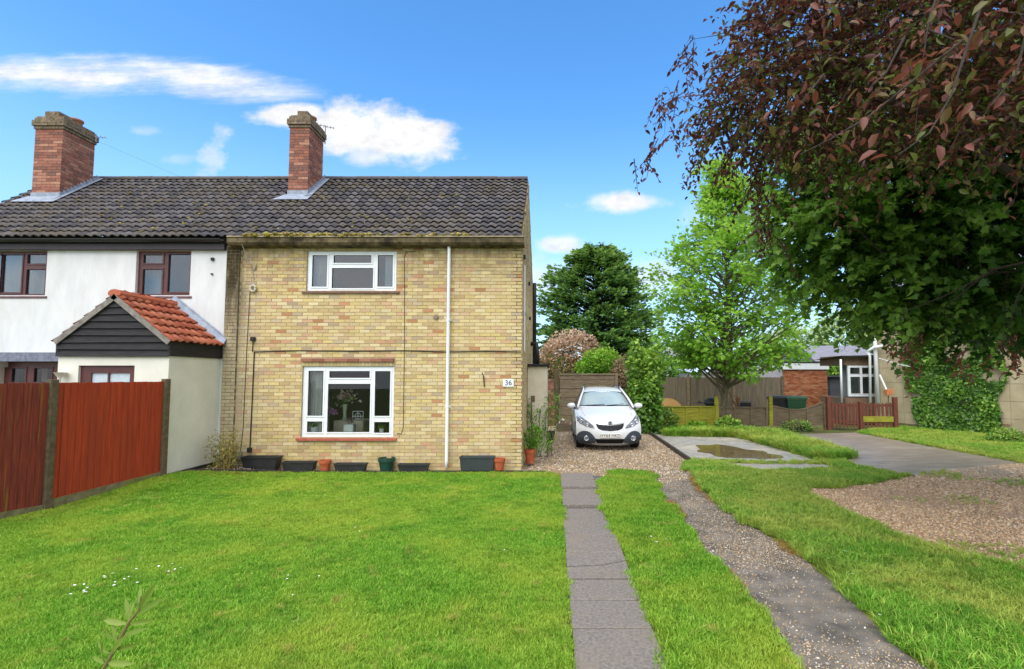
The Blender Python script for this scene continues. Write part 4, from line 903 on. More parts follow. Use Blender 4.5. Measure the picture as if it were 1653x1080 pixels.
# chimneys -------------------------------------------------------------------------------------------
def chimney(parent, u0, u1, vb, Yc, dep, vtop, pots, hood=False):
    a = P(u0, vb, Yc); x0, x1 = a.x, P(u1, vb, Yc).x; zt = P(u0, vtop, Yc).z; zb = roofz(Yc) - .1; ch = MB(); ch.box(x0 + .008, x1 - .008, Yc + .008, Yc + dep - .008, zb - .3, zt - .32)
    core = ch.build('chimney', m_rmortar, parent); q = MB(); c0 = MB(); rr = random.Random(3); ncs = int((zt - .3 - zb + .4) / CH)
    def ring(q, x0, x1, y0, y1, z, cols, h=CH):
        for side in range(4):
            L0, L1 = (x0, x1) if side % 2 == 0 else (y0, y1); k = 0; n = max(1, int(round((L1 - L0) / BL))); bw_ = (L1 - L0) / n; off = 0
            segs = [L0 + i * bw_ for i in range(n + 1)] if int(round(z / CH)) % 2 else [L0] + [L0 + (i + .5) * bw_ for i in range(n)] + [L1]
            for s, e in zip(segs[:-1], segs[1:]):
                c = cols[rr.randrange(len(cols))]; d = rr.uniform(-.002, .002)
                if side == 0: q.box(s + .004, e - .004, y0 + d, y0 + .05, z + .005, z + h - .005, c=c)
                if side == 2: q.box(s + .004, e - .004, y1 - .05, y1 + d, z + .005, z + h - .005, c=c)
                if side == 1: q.box(x1 - .05, x1 + d, s + .004, e - .004, z + .0052, z + h - .0052, c=c)
                if side == 3: q.box(x0 + d, x0 + .05, s + .004, e - .004, z + .0052, z + h - .0052, c=c)
    zc = zt - .30
    for i in range(ncs):
        z = zc - (i + 1) * CH; ring(q, x0, x1, Yc, Yc + dep, z, RB)
    tag(q.build('stack_brickwork', m_rbrick, core), kind='stuff')
    for i, e in enumerate((.025, .055, .055, .02)):
        ring(c0, x0 - e, x1 + e, Yc - e, Yc + dep + e, zc + i * CH, [lin(128, 120, 96)])
        c0.box(x0 - e + .01, x1 + e - .01, Yc - e + .01, Yc + dep + e - .01, zc + i * CH + .001, zc + (i + 1) * CH + (-.001))
    tag(c0.build('corbel_brickwork', m_capbrick, core), kind='stuff')
    fl = MB(); fl.box(x0 + .01, x1 - .01, Yc + .01, Yc + dep - .01, zt - .001, zt + .04); fl.build('flaunching', m_capbrick, core)
    for (fx, fy, r, h, blk) in pots:
        px, py = x0 + (x1 - x0) * fx, Yc + dep * fy; pt = MB()
        if blk: pt.box(px - r, px + r, py - r, py + r, zt + .03, zt + .03 + h); pt.build('pot_block', m_capbrick, core)
        else: pt.lathe([(r * 1.05, 0), (r, .03), (r * .92, h * .75), (r * 1.12, h * .8), (r * 1.12, h), (r * .85, h), (r * .8, h * .4)], px, py, zt + .03, 16); pt.build('chimney_pot', mat('clay_pot', lin(164, 108, 82), lin(140, 104, 84), .85, 9), core, True)
    # lead: apron in front, steps up the visible side
    ap = MB(); n0 = Vector((0, -math.sin(PITCH), math.cos(PITCH)))
    def onroof(x, y, k=.065): return Vector((x, y, roofz(y))) + n0 * k
    ap.add([onroof(x0 - .22, Yc - .26), onroof(x1 + .14, Yc - .26), onroof(x1 + .14, Yc + .02), onroof(x0 - .06, Yc + .02)], [(0, 1, 2, 3)]); ap.box(x0 - .008, x1 + .008, Yc - .012, Yc + .02, roofz(Yc) - .05, roofz(Yc) + .17)
    ap.add([onroof(x1 - .01, Yc - .1), onroof(x1 + .13, Yc - .1), onroof(x1 + .13, YRIDGE - .05), onroof(x1 - .01, YRIDGE - .05)], [(0, 1, 2, 3)])
    ns = int((YRIDGE - .05 - Yc) / .09)
    for i in range(ns):
        y = Yc + i * .09; ap.box(x1 - .01, x1 + .012, y, y + .1, roofz(y) - .05, roofz(y) + .2 + (i % 2) * .0)
    ap.build('flashing', m_lead, core); return core, x0, x1, zt
ca = chimney(house, 464.5, 496.5, 313, 12.74, .80, 188, [(.55, .25, .13, .15, True), (.5, .72, .13, .24, False)])
cb = chimney(nhouse, 50, 95.5, 320, 12.62, .90, 190, [(.5, .25, .18, .16, True), (.55, .72, .15, .24, False)])
def skipper(x0, x1, yc, dep):
    ylo = (yc - .12 - YEAVE) / math.cos(PITCH)
    return lambda a, b, y: (b > x0 - .02 and a < x1 + .02 and y > ylo)
sa, sb_ = skipper(ca[1], ca[2], 12.74, .8), skipper(cb[1], cb[2], 12.62, .9)
TW, TG = .187, .255
eave_frame = Matrix.Translation((0, YEAVE - .02, roofz(YEAVE - .02) + .0)) @ Matrix.Rotation(PITCH, 4, 'X')
tile_roof(house, XP, XVR, 0, 0, 0, SLEN - .02, TW, TG, TC, m_tile, sa, 300, eave_frame, roof)
tile_roof(nhouse, XL, XP, 0, 0, 0, SLEN - .02, TW, TG, TC, m_tile, sb_, 300, eave_frame, nroof)
ridge(roof, XP, XVR); ridge(nroof, XL, XP)
# verge under the last tiles, barge edge
q = MB(); t = .09
for s in (1, -1):
    ys = YEAVE if s > 0 else 2 * YRIDGE - YEAVE
    q.add([(XR - .02, ys, ZEAVE - .10), (XVR - .01, ys, ZEAVE - .10), (XVR - .01, YRIDGE, ZRIDGE - .12), (XR - .02, YRIDGE, ZRIDGE - .12), (XR - .02, ys, ZEAVE + .01), (XVR - .01, ys, ZEAVE + .01), (XVR - .01, YRIDGE, ZRIDGE - .01), (XR - .02, YRIDGE, ZRIDGE - .01)], [(0, 1, 2, 3), (1, 5, 6, 2), (0, 3, 7, 4), (0, 4, 5, 1)])
recalc(q.build('verge', mat('verge_mortar', lin(150, 142, 132), lin(118, 110, 102), .9, 8), roof))
# moss heaped behind the gutter lip
mo = []; r = np.random.default_rng(6)
for i in range(330):
    u = r.uniform(395, 600) if r.random() < .85 else r.uniform(600, 760); p = P(u, 385, YEAVE + .0); s = abs(r.normal()) * .018 + .018; mo.append((p.x, YEAVE - .045 + r.uniform(-.05, .06), ZE + .15 + r.uniform(-.01, .05), s))
for i in range(420):
    x = r.uniform(XL, XVR); y = YEAVE + abs(r.normal()) * .9 + .05 if r.random() < .5 else r.uniform(YEAVE, YRIDGE)
    if vnoise(np.array([x]), np.array([y]), 1.1, 12)[0] < .52: continue
    j = round((y - YEAVE) * 1.3 / TG); mo.append((x, y, roofz(y) + .045, r.uniform(.012, .03)))
mo = np.array(mo); bm = bmesh.new(); bmesh.ops.create_icosphere(bm, subdivisions=2, radius=1)
for v in bm.verts: v.co *= 1 + .25 * r.normal(); v.co.z *= .7
me = bpy.data.meshes.new('moss'); bm.to_mesh(me); bm.free(); me.materials.append(inst_mat('moss_tufts', [lin(*c) for c in ((150, 138, 58), (122, 116, 48), (172, 156, 82), (104, 96, 46), (134, 118, 70))], .95)); 
mo_o = scatter('moss', mo[:, :3], mo[:, 3], [source('moss', me)]); tag(mo_o, 'yellow green moss tufts along the gutter and tiles', 'moss', kind='stuff')
# aerials
def aerial(x, y, z, h, nm, lab, rz):
    t = tag(empty(nm, (x, y, z)), lab, 'aerial'); q = MB(); q.tube([(0, 0, -h * .55), (0, 0, h)], .013, 6); q.build('mast', mat('galvanised', lin(130, 134, 140), None, .4, metal=.6), t, loc=(0, 0, 0))
    q = MB(); q.tube([(-.22, 0, h * .92), (.22, 0, h * .92)], .009, 5); 
    for k in range(6): q.tube([(-.2 + k * .08, -.13 + k * .012, h * .92), (-.2 + k * .08, .13 - k * .012, h * .92)], .006, 4)
    b = q.build('yagi', mat('galvanised', lin(130, 134, 140), None, .4, metal=.6), t, loc=(0, 0, 0)); b.rotation_euler = (0, 0, rz)
p = P(525, 222, 13.65); aerial(p.x, 13.65, p.z, .34, 'roof_aerial', 'thin metal television aerial on the brick house chimney', .5)
p = P(155, 226, 13.4); aerial(p.x, 13.4, p.z, .1, 'chimney_aerial', 'small aerial on the neighbour chimney at far left', .3)
q = MB(); a, b = P(158, 228, 13.4), P(470, 330, 12.5); q.tube([a, a.lerp(b, .5) - Vector((0, 0, .25)), P(330, 287, 13.6)], .002, 4); tag(q.build('aerial_wire', m_cable), 'thin wire running from the left chimney along the ridge', 'wire')

# porch ------------------------------------------------------------------------------------------------
YP0 = 9.5; px0, px1 = P(93, 600, YP0).x, P(272, 600, YP0).x
pzE = P(272, 548, YP0).z; pzA = P(190, 474, YP0 - .05).z; pxa = (px0 + px1) / 2; pzW = P(150, 573, YP0).z
porch = empty('porch', (pxa, YP0, 0), parent=nhouse); porch.matrix_parent_inverse = world(nhouse).inverted()
DR = rectP(127, 590, 207, 800, YP0); DR = (DR[0], DR[1], .02, DR[3])
pw = wall_core(px0, px1 - .16, 0, pzW, [DR], YP0, YP0 + .15); pw.box(px1 - .16, px1, YP0, YN - .02, 0, pzW); pw.box(px0, px0 + .15, YP0 + .15, YN - .02, 0, pzW)
pw.build('porch_wall', mat('porch_render', lin(224, 223, 212), lin(214, 213, 200), .9, 2.5, bump=.2, bscale=90, c3=lin(206, 204, 186), n3=1.2, mix3=(.55, .8)), porch)
q = MB(); q.box(px1 - .17, px1 + .012, YP0 - .01, YN - .02, -.08, .2); q.build('plinth', mat('bitumen', lin(52, 50, 48), None, .8), porch)
dr = wall_core(DR[0], DR[1], DR[2], DR[3], [(DR[0] + .2, (DR[0] + DR[1]) / 2 - .015, DR[3] - .75, DR[3] - .14), ((DR[0] + DR[1]) / 2 + .015, DR[1] - .12, DR[3] - .75, DR[3] - .14)], YP0 + .05, YP0 + .11); dro = dr.build('door', m_brownpvc, porch)
for a, b in ((DR[0] + .2, (DR[0] + DR[1]) / 2 - .015), ((DR[0] + DR[1]) / 2 + .015, DR[1] - .12)):
    g = MB(); g.box(a, b, YP0 + .075, YP0 + .085, DR[3] - .75, DR[3] - .14); g.build('door_pane', mat('frosted_pane', lin(196, 208, 216), lin(176, 190, 200), .25, 8, spec=.5), dro)
m_board = mat('black_weatherboard', lin(50, 48, 50), lin(34, 33, 36), .75, 5, stretch=(1, 1, 9), bump=.4, bscale=9)
nb_ = 8; zb0 = pzW - .03
for i in range(nb_):
    z0 = zb0 + i * (pzA - .12 - zb0) / nb_; z1 = z0 + (pzA - .12 - zb0) / nb_
    def half(z): return (px1 - px0) / 2 + .02 if z < pzE else ((px1 - px0) / 2 + .02) * max(.02, (pzA - .04 - z) / (pzA - .04 - pzE))
    h0, h1 = half(z0), half(z1); q = MB(); w0 = br_r.uniform(-.006, .006)
    q.add([(pxa - h0, YP0 - .045, z0 + w0), (pxa + h0, YP0 - .045, z0 - w0), (pxa + h1, YP0 - .012, z1), (pxa - h1, YP0 - .012, z1), (pxa - h0, YP0 - .005, z0 + w0), (pxa + h0, YP0 - .005, z0 - w0)], [(0, 1, 2, 3), (0, 4, 5, 1)]); q.build('board', m_board, porch)
q = MB(); q.box(px1 - .02, px1 + .035, YP0 - .03, YN - .02, pzW - .02, pzE - .02); q.box(px0 - .03, px0 + .02, YP0 - .03, YN - .02, pzW - .02, pzE - .02); q.build('side_board', m_board, porch)
q = MB(); m_barge = mat('weathered_barge', lin(150, 144, 138), lin(112, 106, 100), .9, 10, stretch=(1, 1, 1), bump=.4)
hw = (px1 - px0) / 2 + .06; pang = math.atan2(pzA - pzE + .02, hw); plen = math.hypot(hw, pzA - pzE + .02)
for s in (1, -1):
    T = Matrix.Translation((pxa, YP0 - .07, pzA)) @ Matrix.Rotation(s * pang, 4, 'Y') if s > 0 else Matrix.Translation((pxa, YP0 - .07, pzA)) @ Matrix.Rotation(R(180) - pang, 4, 'Y')
    if s > 0: q.box(0, plen, 0, .025, -.10, -.005, M=T)
    else: q.box(0, plen, 0, .025, .005, .10, M=T)
q.build('barge_board', m_barge, porch)
prf = MB()
prf.add([(pxa, YP0 - .04, pzA), (pxa + hw, YP0 - .04, pzA - math.sin(pang) * plen), (pxa + hw, YN, pzA - math.sin(pang) * plen), (pxa, YN, pzA), (pxa - hw, YP0 - .04, pzA - math.sin(pang) * plen), (pxa - hw, YN, pzA - math.sin(pang) * plen)], [(0, 1, 2, 3), (0, 3, 5, 4)]); prf.build('porch_roof', m_under, porch)
def slope_frame(s):
    ex = Vector((0, s, 0)); ey = Vector((-s * math.cos(pang), 0, math.sin(pang))); ez = ex.cross(ey); o = Vector((pxa + s * (hw + .04), YP0 - .06 if s > 0 else YN - .0, pzA - math.sin(pang) * (plen + .04 / math.cos(pang))))
    return Matrix(((ex.x, ey.x, ez.x, o.x), (ex.y, ey.y, ez.y, o.y), (ex.z, ey.z, ez.z, o.z), (0, 0, 0, 1)))
for s in (1, -1): tile_roof(nhouse, 0, YN - YP0 + .04, 0, 0, 0, plen, .185, .25, OC, m_otile, None, 300, slope_frame(s), porch)
rme = None
for i in range(4):
    L0 = (YN - YP0 + .06) / 4
    if rme is None:
        q = MB(); sec = [(.12 * math.cos(R(205 - 230 * k / 8)), .085 * math.sin(R(205 - 230 * k / 8))) for k in range(9)]; q.add([(x, y, z) for y in (.004, L0 - .004) for x, z in sec], [(k, k + 1, 10 + k, 9 + k) for k in range(8)] + [tuple(range(9)), tuple(range(17, 8, -1))], 0, OC[0]); rme = recalc(q.build('ridge_tile', m_otile, porch)); o = rme; rme = o.data
    else: o = link('ridge_tile', rme, porch)
    o.matrix_parent_inverse = world(porch).inverted(); o.location = (pxa, YP0 - .07 + i * L0, pzA + .0)
q = MB(); q.add([(pxa - .02, YN - .06, pzA + .2), (pxa + hw + .06, YN - .06, pzA - math.sin(pang) * (plen + .08) + .2), (pxa + hw + .06, YN - .055, pzA - math.sin(pang) * (plen + .08) + .02), (pxa - .02, YN - .055, pzA + .02)], [(0, 3, 2, 1)]); q.add([(pxa - .02, YN - .025, pzA + .22), (pxa + hw + .06, YN - .025, pzA - math.sin(pang) * (plen + .08) + .22), (pxa + hw + .06, YN - .15, pzA - math.sin(pang) * (plen + .08) + .05), (pxa - .02, YN - .15, pzA + .06)], [(0, 3, 2, 1)]); q.build('flashing', m_lead, porch)
# white uplighter on the porch wall
p = P(97, 606, 9.4); lm = MB(); lm.lathe([(.012, -.16), (.02, -.05), (.05, -.02), (.09, .05), (.1, .055), (.085, .05), (.0, 0)], p.x, 9.4, p.z, 16); lm.tube([(p.x, 9.4, p.z - .12), (p.x + .05, 9.5, p.z - .14)], .012, 6); tag(lm.build('garden_lamp', mat('cream_ceramic', lin(226, 222, 212), None, .5), None, True), 'cream trumpet shaped garden lamp above the weathered fence', 'lamp')
# ---------------------------------------------------------------- left fence
m_panel_old = mat('weathered_red_board', lin(142, 64, 44), lin(104, 48, 38), .85, 3, stretch=(14, 14, .7), bump=.5, bscale=20, c3=lin(142, 112, 52), n3=1.1, mix3=(.56, .70))
m_panel_new = mat('red_cedar_board', lin(180, 72, 36), lin(148, 55, 30), .8, 3, stretch=(14, 14, .7), bump=.4, bscale=20, c3=lin(142, 60, 38), n3=.8, mix3=(.45, .75), detail=8)
m_cpost = mat('concrete_post', lin(104, 92, 70), lin(78, 69, 52), .95, 14, bump=.5, bscale=50, c3=lin(84, 80, 44), n3=3)
m_gboard = mat('mossy_gravel_board', lin(128, 122, 92), lin(96, 92, 62), .95, 9, bump=.5, bscale=40, c3=lin(112, 118, 50), n3=3)
fence = tag(empty('garden_fence', (-7.3, 8.5, 0)), 'red brown boarded garden fence with concrete posts beside the lawn', 'fence')
tops = [1.93, 1.93, 1.80, 1.7]; rr = random.Random(12)
for i in range(len(FENCE)):
    p = FENCE[i]; zb = float(gz(p.x, p.y)); q = MB(); a = math.atan2(FENCE[max(i, 1)].y - FENCE[max(i, 1) - 1].y, FENCE[max(i, 1)].x - FENCE[max(i, 1) - 1].x)
    T = Matrix.Translation((p.x, p.y, 0)) @ Matrix.Rotation(a, 4, 'Z'); q.box(-.05, .05, -.06, .06, zb - .1, tops[max(0, i - 1)] + .02 if i else 1.95, M=T, bev=.01); q.build('post', m_cpost, fence)
for i in range(len(FENCE) - 1):
    a, b = FENCE[i], FENCE[i + 1]; d = b - a; L = d.length; T = Matrix.Translation((a.x, a.y, 0)) @ Matrix.Rotation(math.atan2(d.y, d.x), 4, 'Z'); zb0, zb1 = float(gz(a.x, a.y)), float(gz(b.x, b.y)); zt = tops[i]; old = i > 0
    zb = (zb0 + zb1) / 2
    g = MB(); v = [(.05, -.02, zb0 - .06), (L - .05, -.02, zb1 - .06), (L - .05, -.02, zb1 + .16), (.05, -.02, zb0 + .10), (.05, .03, zb0 - .06), (L - .05, .03, zb1 - .06), (L - .05, .03, zb1 + .16), (.05, .03, zb0 + .10)]
    g.add([T @ Vector(x) for x in v], [(0, 3, 2, 1), (4, 5, 6, 7), (3, 7, 6, 2), (0, 1, 5, 4), (0, 4, 7, 3), (1, 2, 6, 5)]); recalc(g.build('gravel_board', m_gboard, fence))
    pn = MB(); pn.box(.06, L - .06, -.045, -.01, zt - .35, zt - .27, M=T); pn.box(.06, L - .06, -.045, -.01, zb + .4, zb + .48, M=T)
    po = pn.build('fence_panel', m_panel_old if old else m_panel_new, fence); tag(po, 'darker weathered panel with pale streaks' if old else 'newer orange red panel')
    n = int(round((L - .1) / .098)); bwid = (L - .1) / n
    for k in range(n):
        x0 = .05 + k * bwid; q = MB(); f = k / n; z0 = zb0 + (zb1 - zb0) * f + .075 + rr.uniform(-.01, .01); ztt = zt - .03 + rr.uniform(-.004, .004)
        # feather edge: thick edge laps over its neighbour's thin one (the lawn side is +y of the panel frame)
        q.add([T @ Vector(x) for x in [(x0, .008, z0), (x0 + bwid * 1.08, .026, z0), (x0 + bwid * 1.08, .026, ztt), (x0, .008, ztt), (x0, -.01, z0), (x0 + bwid * 1.08, .006, z0), (x0 + bwid * 1.08, .006, ztt), (x0, -.01, ztt)]], [(0, 3, 2, 1), (4, 5, 6, 7), (3, 7, 6, 2), (0, 1, 5, 4), (1, 2, 6, 5), (0, 4, 7, 3)]); recalc(q.build('board', po.data.materials[0], po))

# ---------------------------------------------------------------- pots and troughs along the wall
m_bpl = mat('black_trough_plastic', lin(36, 37, 38), lin(48, 49, 50), .5, 6, spec=.4); m_gpl = mat('grey_trough_plastic', lin(58, 64, 66), lin(50, 56, 58), .5, 6, spec=.4)
m_terra = mat('terracotta', lin(186, 98, 62), lin(168, 86, 54), .8, 9, c3=lin(196, 126, 92), n3=7); m_green_pl = mat('green_pot_plastic', lin(34, 74, 60), lin(30, 64, 52), .5, 6, spec=.4)
m_compost = mat('compost', lin(58, 48, 38), lin(40, 34, 28), .95, 30, bump=.8, bscale=60)
def trough(u0, u1, v0, v1, Y, dep, m, name, label, taper=.06, lip=.012):
    a, b = P(u0, v0, Y), P(u1, v1, Y); zb = max(0, b.z); h = a.z - zb; x0, x1 = a.x, b.x; cx = (x0 + x1) / 2; hw = (x1 - x0) / 2
    t = tag(empty(name, (cx, Y + dep / 2, zb)), label, 'planter', 'troughs along the house wall'); q = MB(); hd = dep / 2
    def ringv(fx, fy, z): return [(-fx, -fy, z), (fx, -fy, z), (fx, fy, z), (-fx, fy, z)]
    vs = ringv(hw - taper, hd - taper * .4, 0) + ringv(hw - lip, hd - lip, h - .03) + ringv(hw, hd, h - .028) + ringv(hw, hd, h) + ringv(hw - .022, hd - .022, h) + ringv(hw - .03, hd - .03, h - .05)
    fs = [(3, 2, 1, 0)] + [(r * 4 + i, r * 4 + (i + 1) % 4, r * 4 + 4 + (i + 1) % 4, r * 4 + 4 + i) for r in range(5) for i in range(4)]; q.add(vs, fs); q.build('trough', m, t, loc=(0, 0, 0))
    s = MB(); s.add(ringv(hw - .028, hd - .028, h - .035), [(0, 1, 2, 3)]); s.build('soil', m_compost, t, loc=(0, 0, 0)); return t
def pot(u0, u1, v0, v1, Y, m, name, label, grp='round pots beside the house'):
    a, b = P(u0, v0, Y), P(u1, v1, Y); zb = max(0, b.z); h = a.z - zb; r = (b.x - a.x) / 2; cx = (a.x + b.x) / 2
    t = tag(empty(name, (cx, Y + r, zb)), label, 'pot', grp); q = MB(); q.lathe([(0, 0), (r * .7, 0), (r * .9, h * .72), (r, h * .73), (r, h), (r * .9, h), (r * .86, h * .85)], 0, 0, 0, 24); auto_smooth(q.build('pot', m, t, loc=(0, 0, 0)), 35)
    s = MB(); s.lathe([(r * .88, h * .88), (0, h * .9)], 0, 0, 0, 16); s.build('soil', m_compost, t, loc=(0, 0, 0)); return t
YT = 10.68
trough(388, 446, 738, 759, YT, .26, m_bpl, 'planter_trough', 'largest black trough at the left end of the brick wall')
trough(454, 506, 746, 760, YT, .2, m_bpl, 'planter_trough', 'low black trough between the largest trough and an orange pot', .04)
pot(511, 530, 744, 762, YT, m_terra, 'flower_pot', 'small terracotta pot under the left side of the lower window')
trough(538, 589, 749, 762, YT, .2, m_bpl, 'planter_trough', 'low black trough directly under the lower window', .04)
pot(606, 633, 741, 762, YT, m_green_pl, 'flower_pot', 'dark green round plastic pot below the lower window')
trough(641, 691, 750, 762, YT, .2, m_bpl, 'planter_trough', 'low black trough left of the white downpipe', .04)
trough(741, 798, 738, 760, YT - .02, .24, m_gpl, 'planter_trough', 'tall dark grey trough right of the white downpipe', .035)
pot(796, 815, 741, 760, YT - .06, m_terra, 'flower_pot', 'small terracotta pot right of the dark grey trough')
corner_pot = pot(846, 864, 726, 749, 11.5, m_terra, 'flower_pot', 'taller terracotta pot with leafy plants at the house corner')
pot(880, 896, 697, 714, 13.6, m_bpl, 'flower_pot', 'small black pot behind the leafy plants beside the lean-to')

# ---------------------------------------------------------------- lean-to, garden wall, wooden gate behind the car
ln = tag(empty('lean_to_store', (XR + .3, 13.1, 0)), 'narrow cream lean-to store with flat dark roof beside the house', 'shed')
x1 = P(883, 640, 13.1).x; zt = P(860, 592, 13.1).z
q = MB(); q.box(XR + .012, x1, 13.1, 15.2, -.05, zt); q.build('wall', mat('cream_render', lin(222, 214, 196), lin(206, 198, 178), .9, 3, bump=.2, bscale=80, c3=lin(190, 180, 158), n3=1.3), ln)
q = MB(); q.box(XR + .012, x1 + .05, 13.03, 15.25, zt, zt + .07, bev=.01); q.build('roof', mat('roofing_felt', lin(52, 50, 52), lin(40, 38, 40), .9, 20), ln)
q = MB(); q.box(XR + .1, XR + .2, 13.08, 13.1, 1.35, 1.5); q.tube([(XR + .12, 13.06, 1.5), (XR + .12, 13.06, .3)], .012, 6); q.build('tap_pipe', mat('copper_dull', lin(120, 96, 74), None, .6), ln)
gw = tag(empty('brick_pier', (-.05, 20.9, 0)), 'narrow red brick pier between the lean-to and the wooden gate', 'wall'); a = P(884, 612, 20.9); b = P(894, 686, 20.9); q = MB(); q.box(a.x - .1, b.x, 20.9, 21.2, 0, a.z); q.build('core', m_rmortar, gw)
q = MB()
for j in range(int(a.z / CH)):
    off = (j % 2) * .11
    for k in range(-1, 3):
        s, e = a.x - .1 + k * BL + off, a.x - .1 + (k + 1) * BL + off; s, e = max(s, a.x - .1), min(e, b.x)
        if e - s > .05: bk(q, s + .005, e - .005, 20.885, 20.92, j * CH + .005, j * CH + CH - .005, RB[(j * 3 + k) % 7])
tag(q.build('brickwork', m_rbrick, gw), kind='stuff')
m_oldwood = mat('old_grey_wood', lin(140, 124, 104), lin(102, 90, 74), .9, 4, stretch=(1, 1, 9), bump=.5, bscale=12, c3=lin(128, 126, 70), n3=1.1, mix3=(.55, .75))
YG = 20.9; wg = tag(empty('wooden_gate', (1.2, YG, 0)), 'weathered horizontal board side gate behind the white car', 'gate'); gx0, gx1 = P(903, 640, YG).x, P(993, 640, YG).x; zt = P(940, 605, YG).z
for (ua, ub) in ((894.5, 902.5),): a = P(ua, 596, YG); b = P(ub, 687, YG); q = MB(); q.box(a.x, b.x, YG - .06, YG + .1, -.05, a.z, bev=.012); q.build('post', m_cpost, wg)
q = MB(); q.box(gx1, gx1 + .12, YG - .06, YG + .08, -.05, zt + .05, bev=.01); q.build('post', m_oldwood, wg)
nbd = 11
for i in range(nbd):
    h = (zt - .08) / nbd; q = MB(); j = rr.uniform(-.012, .012); q.box(gx0 + .01, gx1 - .01, YG - .02 + (i % 2) * .012, YG + .012 + (i % 2) * .012, .06 + i * h + .004, .06 + (i + 1) * h - .006 + j, bev=.004); q.build('board', m_oldwood, wg)
q = MB(); q.box(gx0 - .0, gx1, YG - .05, YG + .06, zt - .02, zt + .05, bev=.008); q.build('capping', m_oldwood, wg)
# odds and ends by the gate
q = MB(); p = G(908, 690); T = Matrix.Translation((p.x, 18.6, 0)); q.box(-.25, .3, 0, .35, 0, .03, M=T); 
for (a, b, c, d) in ((-.25, .3, 0, .025), (-.25, .3, .325, .35), (-.25, -.225, .025, .325), (.275, .3, .025, .325)): q.box(a, b, c, d, .03, .25, M=T)
tag(q.build('wooden_planter', m_oldwood), 'low wooden box on the gravel beside the parked car', 'box')
bm = bmesh.new(); bmesh.ops.create_icosphere(bm, subdivisions=3, radius=.2)
for v in bm.verts: v.co.z *= 1.05; v.co *= 1 + .08 * math.sin(9 * v.co.x + 5 * v.co.z) + .05 * math.sin(17 * v.co.y + 11 * v.co.z); v.co.z = max(v.co.z, -.17)
me = bpy.data.meshes.new('sack'); bm.to_mesh(me); bm.free(); me.polygons.foreach_set('use_smooth', [True] * len(me.polygons)); me.materials.append(mat('pink_sack', lin(190, 156, 142), lin(150, 118, 108), .7, 8)); o = link('compost_sack', me); o.location = (p.x + .42, 18.9, .17); tag(o, 'crumpled pinkish sack behind the wooden box near the car', 'sack')
q = MB(); hp = [(p.x - .15 + .25 * t / 16, 18.75 + .1 * math.sin(t), .27 + .16 * math.sin(t / 16 * 3.1) + .04 * math.sin(t * 1.7)) for t in range(17)]; q.tube(hp, .018, 6); tag(q.build('hose', mat('pale_hose', lin(206, 200, 176), None, .5), None, True), 'pale coiled hose lying on the wooden box', 'hose')

# ---------------------------------------------------------------- low panel fence, gate, bins and far fence
m_slat_g = mat('algae_slat', lin(172, 168, 58), lin(130, 126, 50), .9, 3, stretch=(1, 1, 10), bump=.5, bscale=12, c3=lin(90, 82, 50), n3=1.6, mix3=(.55, .75))
m_slat = mat('grey_slat', lin(134, 118, 96), lin(98, 85, 70), .9, 3, stretch=(1, 1, 10), bump=.5, bscale=12, c3=lin(96, 98, 56), n3=1.6, mix3=(.55, .75))
YL = 19.6
def low_panel(u0, u1, v0, v1, m, name, label, sag=0, n=7, ver=3, Y=YL):
    a, b = P(u0, v0, Y), P(u1, v1, Y); t = tag(empty(name, ((a.x + b.x) / 2, Y, 0)), label, 'fence', 'low slatted fence panels'); z1, z0 = a.z, .06; h = (z1 - z0) / n; w_ = b.x - a.x
    def zoff(x, f): s = (x - a.x) / w_; return sag * (-math.sin(s * math.pi) + .55 * s) * (.35 + .65 * f)
    for i in range(n):
        q = MB(); f = i / n; vs = []; yo = (i % 2) * .015 + rr.uniform(-.004, .004); ns = 8
        for k in range(ns + 1):
            x = a.x + w_ * k / ns; zo = zoff(x, f) + rr.uniform(-.004, .004); zz = z0 + i * h + zo
            vs += [(x, Y + yo, zz), (x, Y + yo - .012, zz + h * 1.02), (x, Y + yo + .016, zz + h * 1.02), (x, Y + yo + .016, zz)]
        q.add(vs, [(k * 4 + j, k * 4 + (j + 1) % 4, k * 4 + 4 + (j + 1) % 4, k * 4 + 4 + j) for k in range(ns) for j in range(4)]); recalc(q.build('slat', m, t))
    for k in range(ver + 1):
        x = a.x + w_ * k / ver; x = min(max(x, a.x + .03), b.x - .03); q = MB(); q.box(x - .025, x + .025, Y - .035, Y - .012, z0 + zoff(x, 0), z1 + zoff(x, 1)); q.build('batten', m, t)
    q = MB(); ns = 8; vs = []
    for k in range(ns + 1):
        x = a.x + w_ * k / ns; z = z1 + zoff(x, 1) + .0; vs += [(x, Y - .04, z), (x, Y - .04, z + .035), (x, Y + .045, z + .035), (x, Y + .045, z)]
    q.add(vs, [(k * 4 + j, k * 4 + (j + 1) % 4, k * 4 + 4 + (j + 1) % 4, k * 4 + 4 + j) for k in range(ns) for j in range(4)]); recalc(q.build('capping', m, t)); return t
low_panel(1062, 1154, 657, 692, m_slat_g, 'panel_fence', 'yellow green algae covered low fence panel left of the tree', n=6, ver=4)
low_panel(1160, 1239, 658, 698, m_slat, 'panel_fence', 'grey low fence panel right of the young tree trunk', n=6, ver=3)
low_panel(1247, 1332, 655, 700, m_slat, 'panel_fence', 'sagging grey low fence panel in front of the bins', .22, n=7, ver=3)
